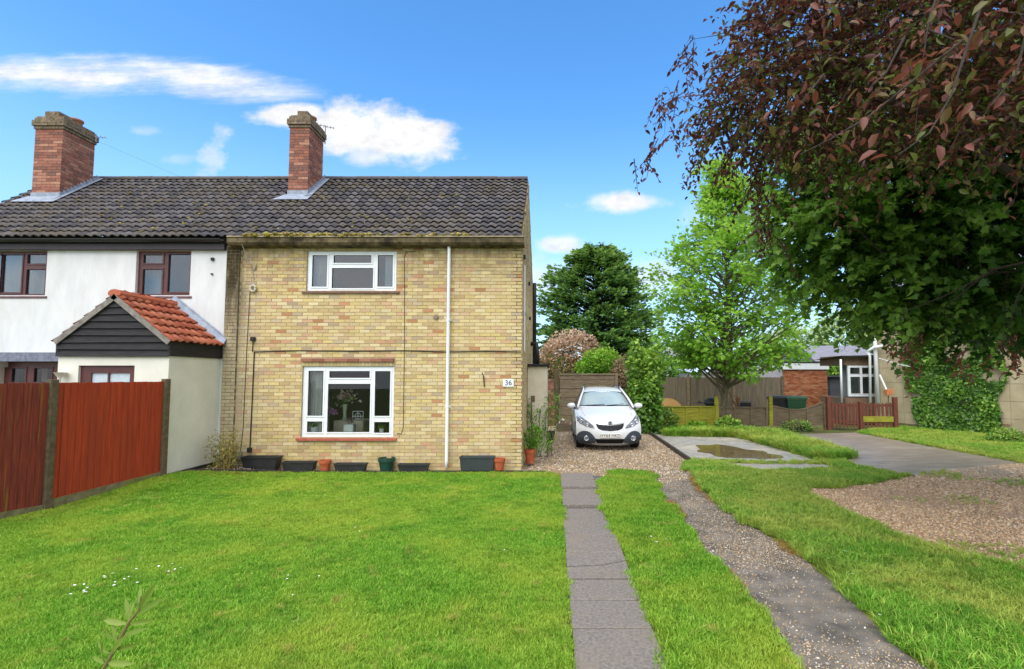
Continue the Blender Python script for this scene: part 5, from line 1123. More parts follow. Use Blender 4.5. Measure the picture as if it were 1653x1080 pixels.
for (u, vt, nm, lab, m) in ((1156, 641, 'fence_post', 'dark mossy fence post close behind the young tree', m_slat_g), (1242.5, 640, 'fence_post', 'mossy green post left of the sagging fence panel', m_slat_g), (1331, 655, 'fence_post', 'pale post between sagging panel and red gate', m_slat)):
    a = P(u, vt, YL + .02); q = MB(); q.box(a.x - .07, a.x + .07, YL - .09, YL + .05, -.05, a.z, bev=.015); q.add([(a.x - .07, YL - .09, a.z - .001), (a.x + .07, YL - .09, a.z - .001), (a.x + .07, YL + .05, a.z - .001), (a.x - .07, YL + .05, a.z - .001), (a.x, YL - .02, a.z + .05)], [(0, 1, 4), (1, 2, 4), (2, 3, 4), (3, 0, 4)]); tag(q.build(nm, m), lab, 'post', 'posts of the low fence')
# low kerb stones under the sagging panel
q = MB(); a, b = P(1160, 700, 19.3), P(1330, 700, 19.3)
for k in range(5): w5 = (b.x - a.x) / 5; q.box(a.x + k * w5 + .02, a.x + (k + 1) * w5 - .02, 19.25, 19.4, -.05, .12 + rr.uniform(-.02, .03), bev=.02)
tag(q.build('kerb_stones', m_gboard), 'row of low stone kerbs under the sagging fence panel', 'kerb')
# picket gate
m_redwood = mat('red_brown_picket', lin(122, 72, 58), lin(98, 58, 48), .85, 4, stretch=(9, 9, 1), bump=.4, bscale=14)
YK = 19.4; pg = tag(empty('picket_gate', (12, YK, 0)), 'red brown double picket gate at the end of the hardstanding', 'gate'); 
def gp_(u, v): return P(u, v, YK)
for (u, vt) in ((1337, 640), (1388, 648), (1444, 641)):
    a = gp_(u, vt); q = MB(); s = .075 if u != 1388 else .05; q.box(a.x - s, a.x + s, YK - .07, YK + .07, -.05, a.z, bev=.012); q.build('post', m_redwood, pg)
for (ua, ub) in ((1341, 1386), (1390, 1440)):
    xa, xb = gp_(ua, 660).x, gp_(ub, 660).x; n = 8
    for k in range(n):
        x = xa + (xb - xa) * (k + .5) / n; q = MB(); zt = gp_(ua, 650).z + rr.uniform(-.01, .01); q.prism([(x - .04, .07), (x + .04, .07), (x + .04, zt - .04), (x, zt), (x - .04, zt - .04)], .02, 'y', at=YK - .03); recalc(q.build('picket', m_redwood, pg))
    for z in (.25, .85): q = MB(); q.box(xa, xb, YK - .008, YK + .03, z, z + .09); q.build('rail', m_redwood, pg)
a, b = gp_(1392, 672), gp_(1441, 681); q = MB(); q.box(a.x, b.x, YK - .06, YK - .031, b.z, a.z); q.build('rail', m_slat_g, pg)
# bins
def bin_(u, Y, m, ml, label, rz=0):
    p = P(u, 640, Y); t = tag(empty('wheelie_bin', (p.x, Y, .1), rz), label, 'bin', 'wheelie bins behind the low fence'); q = MB()
    def rg(w_, d, z, oy=0): return [(-w_, -d + oy, z), (w_, -d + oy, z), (w_, d + oy, z), (-w_, d + oy, z)]
    vs = rg(.22, .25, .02) + rg(.29, .36, .95) + rg(.31, .38, .95) + rg(.31, .38, 1.0); q.add(vs, [(3, 2, 1, 0)] + [(r * 4 + i, r * 4 + (i + 1) % 4, r * 4 + 4 + (i + 1) % 4, r * 4 + 4 + i) for r in range(3) for i in range(4)]); q.build('body', m, t, loc=(0, 0, 0))
    q = MB(); vs = rg(.32, .40, 1.0) + rg(.32, .40, 1.035) + rg(.24, .32, 1.10, -.02); q.add(vs, [(r * 4 + i, r * 4 + (i + 1) % 4, r * 4 + 4 + (i + 1) % 4, r * 4 + 4 + i) for r in range(2) for i in range(4)] + [(8, 9, 10, 11)]); q.build('lid', ml, t, loc=(0, 0, 0))
    q = MB(); q.tube([(-.26, .42, .97), (.26, .42, .97)], .018, 8); q.build('handle', ml, t, loc=(0, 0, 0))
    q = MB(); q.box(-.05, .05, -.405, -.399, 1.0, 1.03); q.build('sticker', m_upvc, t, loc=(0, 0, 0))
    for s in (-1, 1): q = MB(); q.lathe([(0, -.03), (.1, -.03), (.1, .03), (0, .03)], s * .24, .28, .0, 14, M=Matrix.Rotation(R(90), 4, 'Y')); q.build('wheel', m_bpl, t, loc=(0, 0, 0))
bin_(1256, 21.0, m_bpl, mat('black_bin_lid', lin(44, 48, 60), lin(36, 40, 52), .4, 5, spec=.5), 'black wheelie bin behind the sagging fence, left of the green bin', R(75)); bin_(1283, 20.75, mat('green_bin', lin(36, 84, 52), lin(32, 76, 48), .45, 6, spec=.5), mat('green_bin', lin(36, 84, 52)), 'green lidded wheelie bin behind the sagging fence', R(80))
# odds behind the low fence
p = P(1080, 657, 20.6); q = MB(); q.lathe([(0, 0), (.62, 0), (.62, .03), (0, .03)], 0, 0, 0, 40, M=Matrix.Rotation(R(78), 4, 'X')); o = q.build('round_board', mat('plywood', lin(214, 170, 112), lin(196, 150, 96), .8, 5, stretch=(1, 1, 6))); o.location = (p.x, 20.75, .50); tag(o, 'round plywood board leaning behind the low fence', 'board')
bq = tag(empty('barbecue', (P(1148, 650, 21.0).x, 21.0, 0)), 'black barbecue standing behind the fence left of the tree', 'barbecue'); q = MB(); q.lathe([(0, .72), (.2, .76), (.28, .88), (.28, .9), (.24, 1.02), (.12, 1.1), (0, 1.12)], 0, 0, 0, 20); auto_smooth(q.build('kettle', m_bpl, bq, loc=(0, 0, 0)))
for k in range(3): q = MB(); a = k * 2.094; q.tube([(.12 * math.cos(a), .12 * math.sin(a), .78), (.3 * math.cos(a), .3 * math.sin(a), 0)], .015, 6); q.build('leg', m_black, bq, loc=(0, 0, 0))
q = MB(); q.tube([(-.28, 0, .9), (-.45, 0, .93), (-.52, 0, 1.0)], .016, 6); q.box(-.62, -.3, -.12, .12, .9, .92); q.build('side_shelf', m_black, bq, loc=(0, 0, 0))
ch = tag(empty('garden_chair', (P(1203, 650, 21).x, 21, 0)), 'grey framed garden chair back showing above the low fence', 'chair'); q = MB(); q.box(-.23, .23, 0, .03, .55, .92); q.build('backrest', mat('charcoal_mesh', lin(62, 60, 64), None, .8), ch, loc=(0, 0, 0))
q = MB(); q.tube([(-.26, -.02, 0), (-.26, -.02, .9), (-.22, -.02, .98), (.22, -.02, .98), (.26, -.02, .9), (.26, -.02, 0)], .022, 8); q.build('frame', mat('grey_tube', lin(128, 126, 124), None, .4), ch, loc=(0, 0, 0)); q = MB(); q.box(-.25, .25, -.45, 0, .42, .45); q.build('seat', MATS['charcoal_mesh'], ch, loc=(0, 0, 0))
q = MB(); a, b = P(1180, 634, 21.3), P(1190, 657, 21.3); q.tube([(a.x, 21.5, a.z), (b.x + .25, 21.2, 0)], .03, 6); q.box(b.x - .05, b.x + .08, 21.2, 21.25, .3, P(1186, 642, 21.2).z); tag(q.build('leaning_spade', mat('worn_timber', lin(176, 128, 84), lin(140, 96, 64), .8, 8)), 'wooden handled spade leaning against the grey fence', 'spade')
# tall close board fence
YB = 24.5; cb_ = tag(empty('closeboard_fence', (P(1160, 640, YB).x, YB, 0)), 'tall grey brown close board fence behind the young tree', 'fence'); m_cb = mat('grey_closeboard', lin(146, 132, 114), lin(116, 104, 90), .9, 2, stretch=(9, 9, .6), bump=.4, bscale=12, c3=lin(104, 94, 80), n3=.8)
cuts = [P(u, 630, YB).x for u in (1040, 1111, 1184, 1263)]; zt = P(1150, 609, YB).z
for i in range(3):
    q = MB(); n = int((cuts[i + 1] - cuts[i]) / .1); w_ = (cuts[i + 1] - cuts[i]) / n
    for k in range(n):
        x = cuts[i] + k * w_; zz = zt + rr.uniform(-.012, .012); q.add([(x, YB + .01, 0), (x + w_ * 1.06, YB - .012, 0), (x + w_ * 1.06, YB - .012, zz), (x, YB + .01, zz), (x + w_ * 1.06, YB + .015, zz), (x, YB + .025, zz), (x + w_ * 1.06, YB + .015, 0)], [(0, 1, 2, 3), (3, 2, 4, 5), (1, 6, 4, 2)])
    q.build('fence_panel', m_cb, cb_)
for i, x in enumerate(cuts + [P(1168, 640, YB).x]):
    q = MB(); q.box(x - .07, x + .07, YB - .07, YB - .014, 0, (zt + .06 if i != 4 else zt - .1), bev=.01); q.build('post', mat('pale_post', lin(160, 140, 116), lin(130, 112, 92), .9, 9) if i in (1, 2) else m_slat, cb_)
# brick garage with pale sheet side, lower shed behind
YGa = 26.0; gx0, gx1 = P(1265, 620, YGa).x, P(1336, 620, YGa).x; zt = P(1300, 597, YGa).z; zf = P(1300, 586, YGa).z
ga = tag(empty('brick_garage', ((gx0 + gx1) / 2, YGa, 0)), 'small red brick garage with white fascia beyond the bins', 'garage'); q = MB(); q.box(gx0, gx1, YGa + .01, YGa + 9, 0, zt + .02); q.build('core', m_rmortar, ga)
q = MB(); OB = [lin(*c) for c in ((190, 116, 78), (176, 104, 70), (202, 134, 96), (164, 92, 62), (196, 126, 92), (206, 148, 110))]
for r in brick_rects(gx0, gx1, 0, zt, []): bk(q, r[0], r[1], YGa, YGa + .03, r[2], r[3], OB[nprng.integers(6)])
tag(q.build('brickwork', m_rbrick, ga), kind='stuff')
q = MB(); q.box(gx0 - .06, gx1 + .06, YGa - .08, YGa + 9, zt + .02, zf); q.build('fascia', m_upvc, ga); q = MB(); q.box(gx0 - .08, gx1 + .08, YGa - .1, YGa + 9.1, zf, zf + .05); q.build('roof', MATS['roofing_felt'], ga)
m_sheet = mat('pale_sheet', lin(208, 200, 208), lin(188, 178, 186), .7, 1.5, c3=lin(176, 160, 160), n3=.7)
q = MB()
for k in range(8): q.box(gx0 - .05, gx0 - .012, YGa + .1 + k * 1.1, YGa + .1 + (k + 1) * 1.1 - .03, .3, zt + .015)
q.build('side_sheet', m_sheet, ga)
ls = tag(empty('lower_shed', (P(1150, 600, 34).x, 34, 0)), 'low pale roofed shed behind the close board fence', 'shed'); a, b = P(1117, 600, 33), P(1215, 594, 33); q = MB(); q.add([(a.x, 33, a.z - .05), (b.x, 33, b.z - .05), (b.x, 37, b.z + .25), (a.x, 37, a.z + .2), (a.x, 33, a.z - .15), (b.x, 33, b.z - .15)], [(0, 1, 2, 3), (4, 5, 1, 0)]); q.build('roof', mat('pale_blue_roof', lin(198, 210, 222), None, .4), ls)
q = MB(); q.box(a.x + .1, b.x - .1, 33.3, 36.8, 0, a.z - .1); q.build('wall', m_sheet, ls)
# far houses
def far_house(u0, u1, vr, ve, Y, label, wallc, wins, vg=610, grp='far houses beyond the fences'):
    a, b = P(u0, ve, Y), P(u1, ve, Y); zr = P(u0, vr, Y + 4).z; t = tag(empty('far_house', ((a.x + b.x) / 2, Y, 0)), label, 'house', grp); q = MB(); q.box(a.x, b.x, Y, Y + 8, 0, a.z); q.build('wall', wallc, t)
    q = MB(); q.add([(a.x - .3, Y - .4, a.z - .15), (b.x + .3, Y - .4, a.z - .15), (b.x + .3, Y + 4, zr), (a.x - .3, Y + 4, zr), (b.x + .3, Y + 8.4, a.z - .15), (a.x - .3, Y + 8.4, a.z - .15)], [(0, 1, 2, 3), (3, 2, 4, 5), (1, 4, 2), (0, 3, 5)]); q.build('roof', mat('far_roof', lin(134, 134, 144), lin(116, 116, 126), .85, 2, stretch=(1, 1, 4)), t)
    for (ua, ub, va, vb) in wins:
        c = rectP(ua, va, ub, vb, Y); q = MB(); q.box(c[0], c[1], Y - .05, Y + .05, c[2], c[3]); f = q.build('window', m_upvc, t); n = 2; q = MB()
        for k in range(n): w_ = (c[1] - c[0]) / n; q.box(c[0] + k * w_ + .06, c[0] + (k + 1) * w_ - .06, Y - .06, Y - .04, c[2] + .08, c[3] - .08)
        q.build('pane', mat('far_pane', lin(84, 92, 104), None, .1, spec=.6), f)
    return t
m_cream = mat('far_cream_wall', lin(214, 196, 152), lin(196, 178, 132), .9, 1); m_wht = mat('far_white_wall', lin(222, 220, 216), lin(206, 204, 200), .9, 1)
far_house(1040, 1112, 566, 584, 58, 'far grey roofed house with white windows left of the young tree', m_wht, [(1062, 1076, 587, 597), (1082, 1098, 587, 597)])
far_house(1318, 1420, 558, 581, 52, 'far grey roofed cream house between garage and bungalow', m_cream, [(1346, 1357, 585, 596), (1372, 1384, 585, 596)])
far_house(1700, 1820, 540, 575, 60, 'far grey roofed house hidden behind the bungalow', m_wht, []) if False else None
# low roof just right of the brick garage
q = MB(); a, b = P(1337, 612, 30), P(1362, 606, 30); q.box(a.x, b.x + .6, 30, 33, b.z - .1, b.z); q.box(a.x + .2, b.x + .4, 30.2, 32.8, 0, b.z - .1); tag(q.build('garden_shelter', mat('dark_shelter', lin(72, 72, 78), lin(60, 60, 66), .8, 4)), 'dark flat roofed shelter right of the brick garage', 'shelter')

# ---------------------------------------------------------------- bungalow at the right
A = Vector((13.25, 21.2, 0)); B = Vector((16.6, 13.4, 0)); dB = (B - A); LB = dB.length; TB = Matrix.Translation(A) @ Matrix.Rotation(math.atan2(dB.y, dB.x), 4, 'Z')   # local x along the wall towards the camera, -y faces the drive
bung = tag(empty('pebbledash_bungalow', A.lerp(B, .5)), 'beige panel walled house at the right edge, partly covered in ivy', 'house')
m_pan = mat('beige_panel', lin(194, 180, 152), lin(176, 160, 132), .9, 2, bump=.3, bscale=70, c3=lin(160, 150, 124), n3=.7, mix3=(.5, .75)); HB = 5.2
q = MB(); q.box(0, LB, .012, .3, -.05, HB, M=TB); q.box(0, .3, .3, 7, -.05, HB, M=TB); q.build('wall', mat('panel_joint', lin(150, 140, 122), None, .95), bung)
ph, pwid = .58, 1.15
for j in range(int(HB / ph)):
    for k in range(int(LB / pwid) + 1):
        x0 = k * pwid; x1 = min(x0 + pwid, LB)
        if x1 - x0 < .1: continue
        q = MB(); q.box(x0 + .006, x1 - .006, 0, .02, j * ph + .006 + (0.15 if j == 0 else 0), (j + 1) * ph - .006, M=TB, bev=.004); q.build('panel', m_pan, bung)
q = MB(); q.box(0, LB, -.03, .02, -.05, .15, M=TB); q.build('plinth', m_gboard, bung)
q = MB(); v = [(-.3, -.4, HB - .1), (LB + .3, -.4, HB - .1), (LB + .3, 3.5, HB + 2), (-.3, 3.5, HB + 2)]; q.add([TB @ Vector(x) for x in v], [(0, 1, 2, 3)]); q.build('roof', MATS['far_roof'], bung)
# rear bay with white window, rain pipes
YW = 21.6; W = rectP(1368, 590, 1416, 640, YW); bay = empty('bay', (W[0], YW, 0), parent=bung); bay.matrix_parent_inverse = world(bung).inverted()
q = MB(); q.box(W[0] - .12, W[1] + .6, YW + .02, YW + 2, 0, W[2] - .05); q.box(W[0] - .12, W[1] + .6, YW + .02, YW + 2, W[3] + .02, W[3] + .42); q.build('bay_wall', mat('bay_brown', lin(136, 112, 92), lin(118, 96, 78), .9, 6), bay)
ws = (W[1] - W[0]); mid = W[0] + ws * .46; zs = W[2] + (W[3] - W[2]) * .68
pn = [(W[0] + .1, mid - .05, W[2] + .12, zs - .06), (mid + .05, W[1] - .08, W[2] + .12, zs - .06), (W[0] + .1, mid - .05, zs + .06, W[3] - .09), (mid + .05, W[1] - .08, zs + .06, W[3] - .09)]
wo = window(bung, W, pn, YW, m_upvc, m_glass2)
q = MB(); q.box(W[0], W[1] + .5, YW + .5, YW + .52, W[2], W[3]); q.build('blind', mat('grey_blind', lin(150, 156, 156), lin(136, 142, 144), .8, 3, stretch=(9, 9, .3)), bay)
q = MB(); q.add([(W[0] - .35, YW - .25, W[3] + .40), (W[1] + .7, YW - .25, W[3] + .46), (W[1] + .7, YW + 2.2, W[3] + .36), (W[0] - .35, YW + 2.2, W[3] + .3), (W[0] - .35, YW - .25, W[3] + .33), (W[1] + .7, YW - .25, W[3] + .39)], [(0, 1, 2, 3), (4, 5, 1, 0)]); q.build('bay_roof', MATS['roofing_felt'], bay)
def pipe(pts, r, name='rain_pipe', m=None): q = MB(); q.tube(pts, r, 8); q.build(name, m or m_upvc, bung, True)
z = lambda u, v, Y: P(u, v, Y)
pipe([z(1357, 580, 21.3), z(1359, 650, 21.3)], .045); pipe([z(1400, 568, 20.9), z(1404, 575, 20.9), z(1405, 660, 20.9)], .05); pipe([z(1409, 500, 20.9), z(1413, 560, 20.9), z(1418, 660, 20.9)], .075); pipe([z(1426, 558, 20.6), z(1410, 561, 20.8), z(1400, 568, 20.9)], .06)
pipe([z(1418, 578, 20.3), z(1450, 588, 19.9), z(1470, 592, 19.5)], .015, 'wire', m_upvc)
br = tag(empty('broom', (z(1437, 640, 19.8).x, 19.8, 0)), 'upturned broom with orange head leaning beside the red gate', 'broom'); q = MB(); q.tube([z(1420, 605, 20.2), z(1434, 636, 19.9)], .035, 8); q.build('handle', m_upvc, br)
q = MB(); c = z(1434, 633, 19.85)
for k in range(3): q.box(c.x - .13 + k * .09, c.x - .05 + k * .09, 19.72, 19.95, c.z - .13 + .02 * k, c.z + .09 + .02 * k, bev=.01)
q.build('head', mat('orange_bristle', lin(204, 140, 98), lin(186, 120, 80), .9, 14), br); q = MB(); q.tube([c, (c.x - .1, 19.8, .0)], .02, 6); q.build('pole', m_slat, br)
q = MB(); a, b = TB @ Vector((1.5, -.06, .48)), TB @ Vector((4.6, -.06, .40)); q.tube([a, b], .025, 6); tag(q.build('wall_rail', mat('rusty_rail', lin(140, 108, 84), None, .7)), 'thin rusty rail low across the ivy covered wall', 'rail')
# ---------------------------------------------------------------- the parked car (its nose towards the camera)
CARX, CARY = P(985.5, 700, 13.7).x, 13.75
car = tag(empty('parked_car', (CARX, CARY, 0)), 'white compact off-road style car with black lower trim parked on the gravel', 'car')
m_paint = mat('white_car_paint', lin(236, 238, 242), None, .25, spec=.5, coat=.6); m_trim = mat('dark_trim', lin(66, 75, 84), lin(74, 83, 92), .6, 20, spec=.35)
m_chrome = mat('chrome', lin(222, 226, 232), None, .22, metal=.75); m_silver = mat('silver_skid', lin(196, 200, 204), None, .4, metal=.3); m_tyre = mat('tyre', lin(30, 30, 31), lin(40, 40, 40), .85, 20)
m_wind = mat('windscreen', lin(150, 172, 178), lin(164, 184, 190), .08, 1.2, spec=.8); m_sideglass = mat('side_glass', lin(36, 42, 46), None, .08, spec=.6)  # opaque pale windscreen colour has a bright reflection painted in
m_lens = mat('headlight_lens', lin(150, 156, 164), lin(84, 88, 96), .12, 16, spec=.8); m_grille = mat('black_grille', lin(18, 19, 21), None, .5)
from bisect import bisect
def interp(tab, t):
    ks = [k for k, *_ in tab]; i = min(max(bisect(ks, t) - 1, 0), len(tab) - 2); (a, *va), (b, *vb) = tab[i], tab[i + 1]; f = min(max((t - a) / (b - a), 0), 1); f2 = f
    r = [x + (y - x) * f2 for x, y in zip(va, vb)]; return r if len(r) > 1 else r[0]
# centre line: z -> y (0 = nose); half width; how far the corners sweep back
YC = [(.16, .16), (.22, .08), (.34, .02), (.5, .0), (.62, .015), (.74, .05), (.82, .11), (.88, .22), (.95, .45), (1.02, .78), (1.09, 1.12), (1.13, 1.28), (1.25, 1.47), (1.40, 1.72), (1.54, 2.0), (1.61, 2.25), (1.65, 2.6)]
WH = [(.16, .80), (.22, .84), (.34, .875), (.5, .888), (.62, .888), (.74, .885), (.82, .88), (.88, .872), (.95, .86), (1.02, .845), (1.09, .82), (1.13, .79), (1.25, .735), (1.40, .665), (1.54, .585), (1.61, .535), (1.65, .45)]
SW = [(.16, .34), (.34, .36), (.62, .40), (.82, .55), (.88, .62), (.95, .62), (1.02, .5), (1.09, .36), (1.13, .30), (1.54, .22), (1.65, .1)]
DZ = [(.16, 0), (.74, 0), (.88, .0), (1.09, .0), (1.65, .02)]
def yfront(x, z):
    w_ = interp(WH, z); u = min(abs(x) / w_, 1.0); return interp(YC, z) + interp(SW, z) * (u ** 3.2)
def patch(name, poly, m, off=.006, thick=.02, parent=car, n=14, mirror=False, smooth=True):
    """outline in (x,z) laid onto the nose, standing off by 'off', with an edge going back into the body"""
    xs = [p[0] for p in poly]; zs = [p[1] for p in poly]; pts = []
    for i, a in enumerate(poly):
        b = poly[(i + 1) % len(poly)]; k = max(1, int(math.dist(a, b) / .04)); pts += [(a[0] + (b[0] - a[0]) * t / k, a[1] + (b[1] - a[1]) * t / k) for t in range(k)]
    nb_ = len(pts); gx, gzv = np.meshgrid(np.linspace(min(xs), max(xs), n)[1:-1], np.linspace(min(zs), max(zs), n)[1:-1]); gx = gx.ravel(); gzv = gzv.ravel(); ok = poly_mask(gx, gzv, poly)
    v2, e2, f2, *_ = delaunay_2d_cdt([Vector(p) for p in pts] + [Vector(p) for p in zip(gx[ok], gzv[ok])], [], [list(range(nb_))], 1, 1e-5)
    q = MB(); V = [(p.x, yfront(p.x, p.y) - off, p.y) for p in v2]; q.add(V, [tuple(f) for f in f2])
    bo = [(p[0], yfront(*p) - off, p[1]) for p in pts]; bi = [(p[0], yfront(*p) + thick, p[1]) for p in pts]; q.add(bo + bi, [(i, (i + 1) % nb_, nb_ + (i + 1) % nb_, nb_ + i) for i in range(nb_)])
    if mirror: q.v = [(-x, y, z) for x, y, z in q.v]; q.f = [tuple(reversed(f)) for f in q.f]
    o = recalc(q.build(name, m, parent, loc=(0, 0, 0))) if parent is car else recalc(q.build(name, m, parent, loc=(0, 0, 0)))
    return auto_smooth(o, 35) if smooth else o
# body: nose and bonnet and roof as rows of the front surface, flanks lofted back
zr = [.16, .19, .22, .28, .34, .42, .5, .56, .62, .68, .74, .78, .82, .85, .88, .915, .95, .985, 1.02, 1.055, 1.09, 1.13, 1.25, 1.40, 1.54, 1.61, 1.65]
NU = 20; us = [math.sin(math.pi / 2 * (k / NU * 2 - 1)) if False else (k / NU * 2 - 1) for k in range(NU + 1)]; us = [math.copysign(abs(u) ** .8, u) for u in us]
q = MB(); vs = []
for z in zr: w_ = interp(WH, z); vs += [(w_ * u, yfront(w_ * u, z), z - interp(DZ, z) * abs(u) ** 2) for u in us]
n = NU + 1; q.add(vs, [(i * n + k, i * n + k + 1, i * n + n + k + 1, i * n + n + k) for i in range(len(zr) - 1) for k in range(NU)])
# roof back and flanks
top = [(2.6, 1.65, .45), (3.1, 1.655, .47), (3.6, 1.62, .47), (4.0, 1.52, .45), (4.12, 1.2, .6), (4.25, .9, .7)]
for s in (-1, 1):
    # flank: for each station y, points from sill to belt
    st = [(.42, .80, .30, .86, .82), (.8, .87, .32, .90, .95), (1.2, .89, .33, .905, 1.05), (1.8, .89, .33, .905, 1.1), (2.8, .89, .33, .9, 1.14), (3.5, .89, .33, .89, 1.16), (4.0, .86, .36, .84, 1.15), (4.25, .78, .4, .72, 1.05)]
    vs = []
    for (y, w_, zb, w2, zt) in st:
        for f in (0, .2, .45, .7, .88, 1.0): z = zb + (zt - zb) * f; wid = w_ + .012 * math.sin(f * math.pi) - (.05 if f == 1.0 else (.012 if f > .8 else 0)); vs.append((s * wid, y, z))
    q.add(vs, [(i * 6 + k, i * 6 + 6 + k, i * 6 + 7 + k, i * 6 + 1 + k) for i in range(len(st) - 1) for k in range(5)])
    # roof rail side / glasshouse
    gs = [(1.28, .83, 1.08, .80, 1.12), (1.7, .83, 1.10, .68, 1.38), (2.2, .835, 1.12, .56, 1.585), (2.6, .84, 1.13, .54, 1.635), (3.3, .84, 1.15, .54, 1.63), (3.9, .80, 1.15, .52, 1.53), (4.15, .74, 1.1, .6, 1.2)]
rf = [(2.0, 1.54, .585), (2.25, 1.61, .555), (2.6, 1.65, .545), (3.2, 1.655, .545), (3.7, 1.61, .53), (4.0, 1.53, .5), (4.2, 1.1, .7), (4.28, .7, .78), (4.22, .35, .75)]
vs = []; m_ = 9
for (y, z, w_) in rf: vs += [(w_ * (k / 4 - 1), y, z - .035 * abs(k / 4 - 1) ** 3) for k in range(m_)]
q.add(vs, [(i * m_ + k, i * m_ + k + 1, i * m_ + m_ + k + 1, i * m_ + m_ + k) for i in range(len(rf) - 1) for k in range(m_ - 1)])
body = auto_smooth(q.build('body', m_paint, car, loc=(0, 0, 0)), 50)
for s in (-1, 1):
    q = MB(); vs = []
    for (y, w_, zb, w2, zt) in gs: vs += [(s * w_, y, zb - .03), (s * (w_ * .5 + w2 * .5), y, zb * .5 + zt * .5), (s * w2, y, zt + .003)]
    q.add(vs, [(i * 3 + k, i * 3 + 3 + k, i * 3 + 4 + k, i * 3 + 1 + k) for i in range(len(gs) - 1) for k in range(2)]); q.build('side_window', m_sideglass, car, True, loc=(0, 0, 0))
    q = MB(); q.tube([(s * .81, 1.2, 1.10), (s * .70, 1.62, 1.36), (s * .592, 2.02, 1.565), (s * .555, 2.5, 1.655), (s * .55, 3.3, 1.66), (s * .53, 3.9, 1.57)], [.03, .032, .03, .022, .022, .02], 8); q.build('roof_pillar', m_paint, car, True, loc=(0, 0, 0))
    q = MB(); q.tube([(s * .53, 2.15, 1.63), (s * .53, 2.5, 1.69), (s * .53, 3.3, 1.695), (s * .51, 3.8, 1.62)], .016, 6); q.build('roof_rail', m_black, car, True, loc=(0, 0, 0))
    # mirror: housing on a short arm
    bm = bmesh.new(); bmesh.ops.create_icosphere(bm, subdivisions=3, radius=1)
    for v in bm.verts: v.co = Vector((v.co.x * .125, v.co.y * .075, v.co.z * (.085 if v.co.z > 0 else .075))); v.co.z += -.03 * (v.co.x * s > .03) * 0
    me = bpy.data.meshes.new('mirror'); bm.to_mesh(me); bm.free(); me.polygons.foreach_set('use_smooth', [True] * len(me.polygons)); me.materials.append(m_paint); o = link('mirror', me, car, loc=(s * .985, 1.42, 1.13))
    q = MB(); q.tube([(s * .80, 1.45, 1.04), (s * .93, 1.43, 1.075)], .03, 8); q.build('mirror_arm', m_trim, car, loc=(0, 0, 0))
    # wheels
    for yw in (.86, 3.42):
        wh = empty('wheel', (s * .76, yw, .335), parent=car); RY = Matrix.Rotation(R(90), 4, 'Y'); q = MB(); q.lathe([(.2, -.11), (.31, -.112), (.335, -.09), (.335, .09), (.31, .112), (.2, .11)], 0, 0, 0, 28, M=RY); auto_smooth(q.build('tyre', m_tyre, wh, loc=(0, 0, 0)))
        q = MB(); q.lathe([(.0, .05 * s), (.05, .075 * s), (.17, .05 * s), (.205, .1 * s), (.205, -.1 * s)], 0, 0, 0, 20, M=RY); q.build('rim', m_silver, wh, loc=(0, 0, 0))
    # arch and sill cladding along the flank
    q = MB()
    for yw in (.86, 3.42):
        ring = [(s * .905, yw + .40 * math.cos(R(a)), .335 + .40 * math.sin(R(a))) for a in range(-15, 196, 15)]; ring2 = [(s * .89, yw + .335 * math.cos(R(a)), .335 + .335 * math.sin(R(a))) for a in range(-15, 196, 15)]; k = len(ring); q.add(ring + ring2, [(i, i + 1, k + i + 1, k + i) for i in range(k - 1)])
    q.box(min(s * .80, s * .905), max(s * .80, s * .905), 1.2, 3.05, .24, .38, bev=.02); q.build('sill_cladding', m_trim, car, loc=(0, 0, 0))
    q = MB(); q.box(min(s * .62, s * .895), max(s * .62, s * .895), .56, 1.17, .3, .62); 
    # headlight
    hl = [(.425, .665), (.47, .625), (.60, .615), (.74, .645), (.845, .70), (.862, .80), (.858, .885), (.80, .90), (.72, .865), (.60, .79), (.47, .705)]
    # traced for the right hand lamp: pointed inner corner low, tall outer corner
    hl = [(.405, .602), (.50, .612), (.64, .645), (.78, .70), (.852, .755), (.868, .83), (.862, .905), (.80, .895), (.70, .85), (.58, .775), (.46, .685)]
    h = patch('headlight', hl, m_grille, .004, .03, mirror=s < 0, n=16)
    hl2 = [(x * .97 + .02, z * .955 + .034) for x, z in hl]; patch('lens', hl2, m_lens, .011, .0, h, mirror=s < 0, n=14)
    for (cx_, cz_, r_) in ((.60, .69, .048), (.745, .765, .055)):
        q = MB(); y_ = yfront(cx_, cz_) - .018; q.lathe([(0, 0), (r_ * .55, .002), (r_ * .6, .016), (r_, .02), (r_, .004)], s * cx_, y_, cz_, 18, M=Matrix.Rotation(R(90), 4, 'X')); q.build('lamp', m_chrome, h, True, loc=(0, 0, 0))
    # black corner of the bumper with the fog lamp
    cl_ = [(.40, .17), (.36, .30), (.405, .36), (.46, .43), (.53, .495), (.60, .525), (.69, .53), (.78, .50), (.84, .45), (.878, .38), (.872, .30), (.84, .20), (.78, .165)]
    c_ = patch('bumper_corner', cl_, m_trim, .012, .03, mirror=s < 0, n=18)
    q = MB(); cx_, cz_ = .625, .335; y_ = yfront(cx_, cz_) - .03; Mx = Matrix.Rotation(R(90), 4, 'X') ; q.lathe([(.068, -.02), (.068, .012), (.05, .016), (.046, .0)], s * cx_, y_, cz_, 22, M=Mx); q.build('fog_ring', m_chrome, c_, True, loc=(0, 0, 0))
    q = MB(); q.lathe([(.046, .002), (.02, .006), (0, .007)], s * cx_, y_, cz_, 18, M=Mx); q.build('fog_lamp', m_lens, c_, True, loc=(0, 0, 0))
ws_ = [(-.69, 1.145), (.69, 1.145), (.70, 1.16), (.545, 1.53), (.50, 1.555), (-.50, 1.555), (-.545, 1.53), (-.70, 1.16)]
wso = patch('windscreen', ws_, m_wind, .006, .01, n=16); 
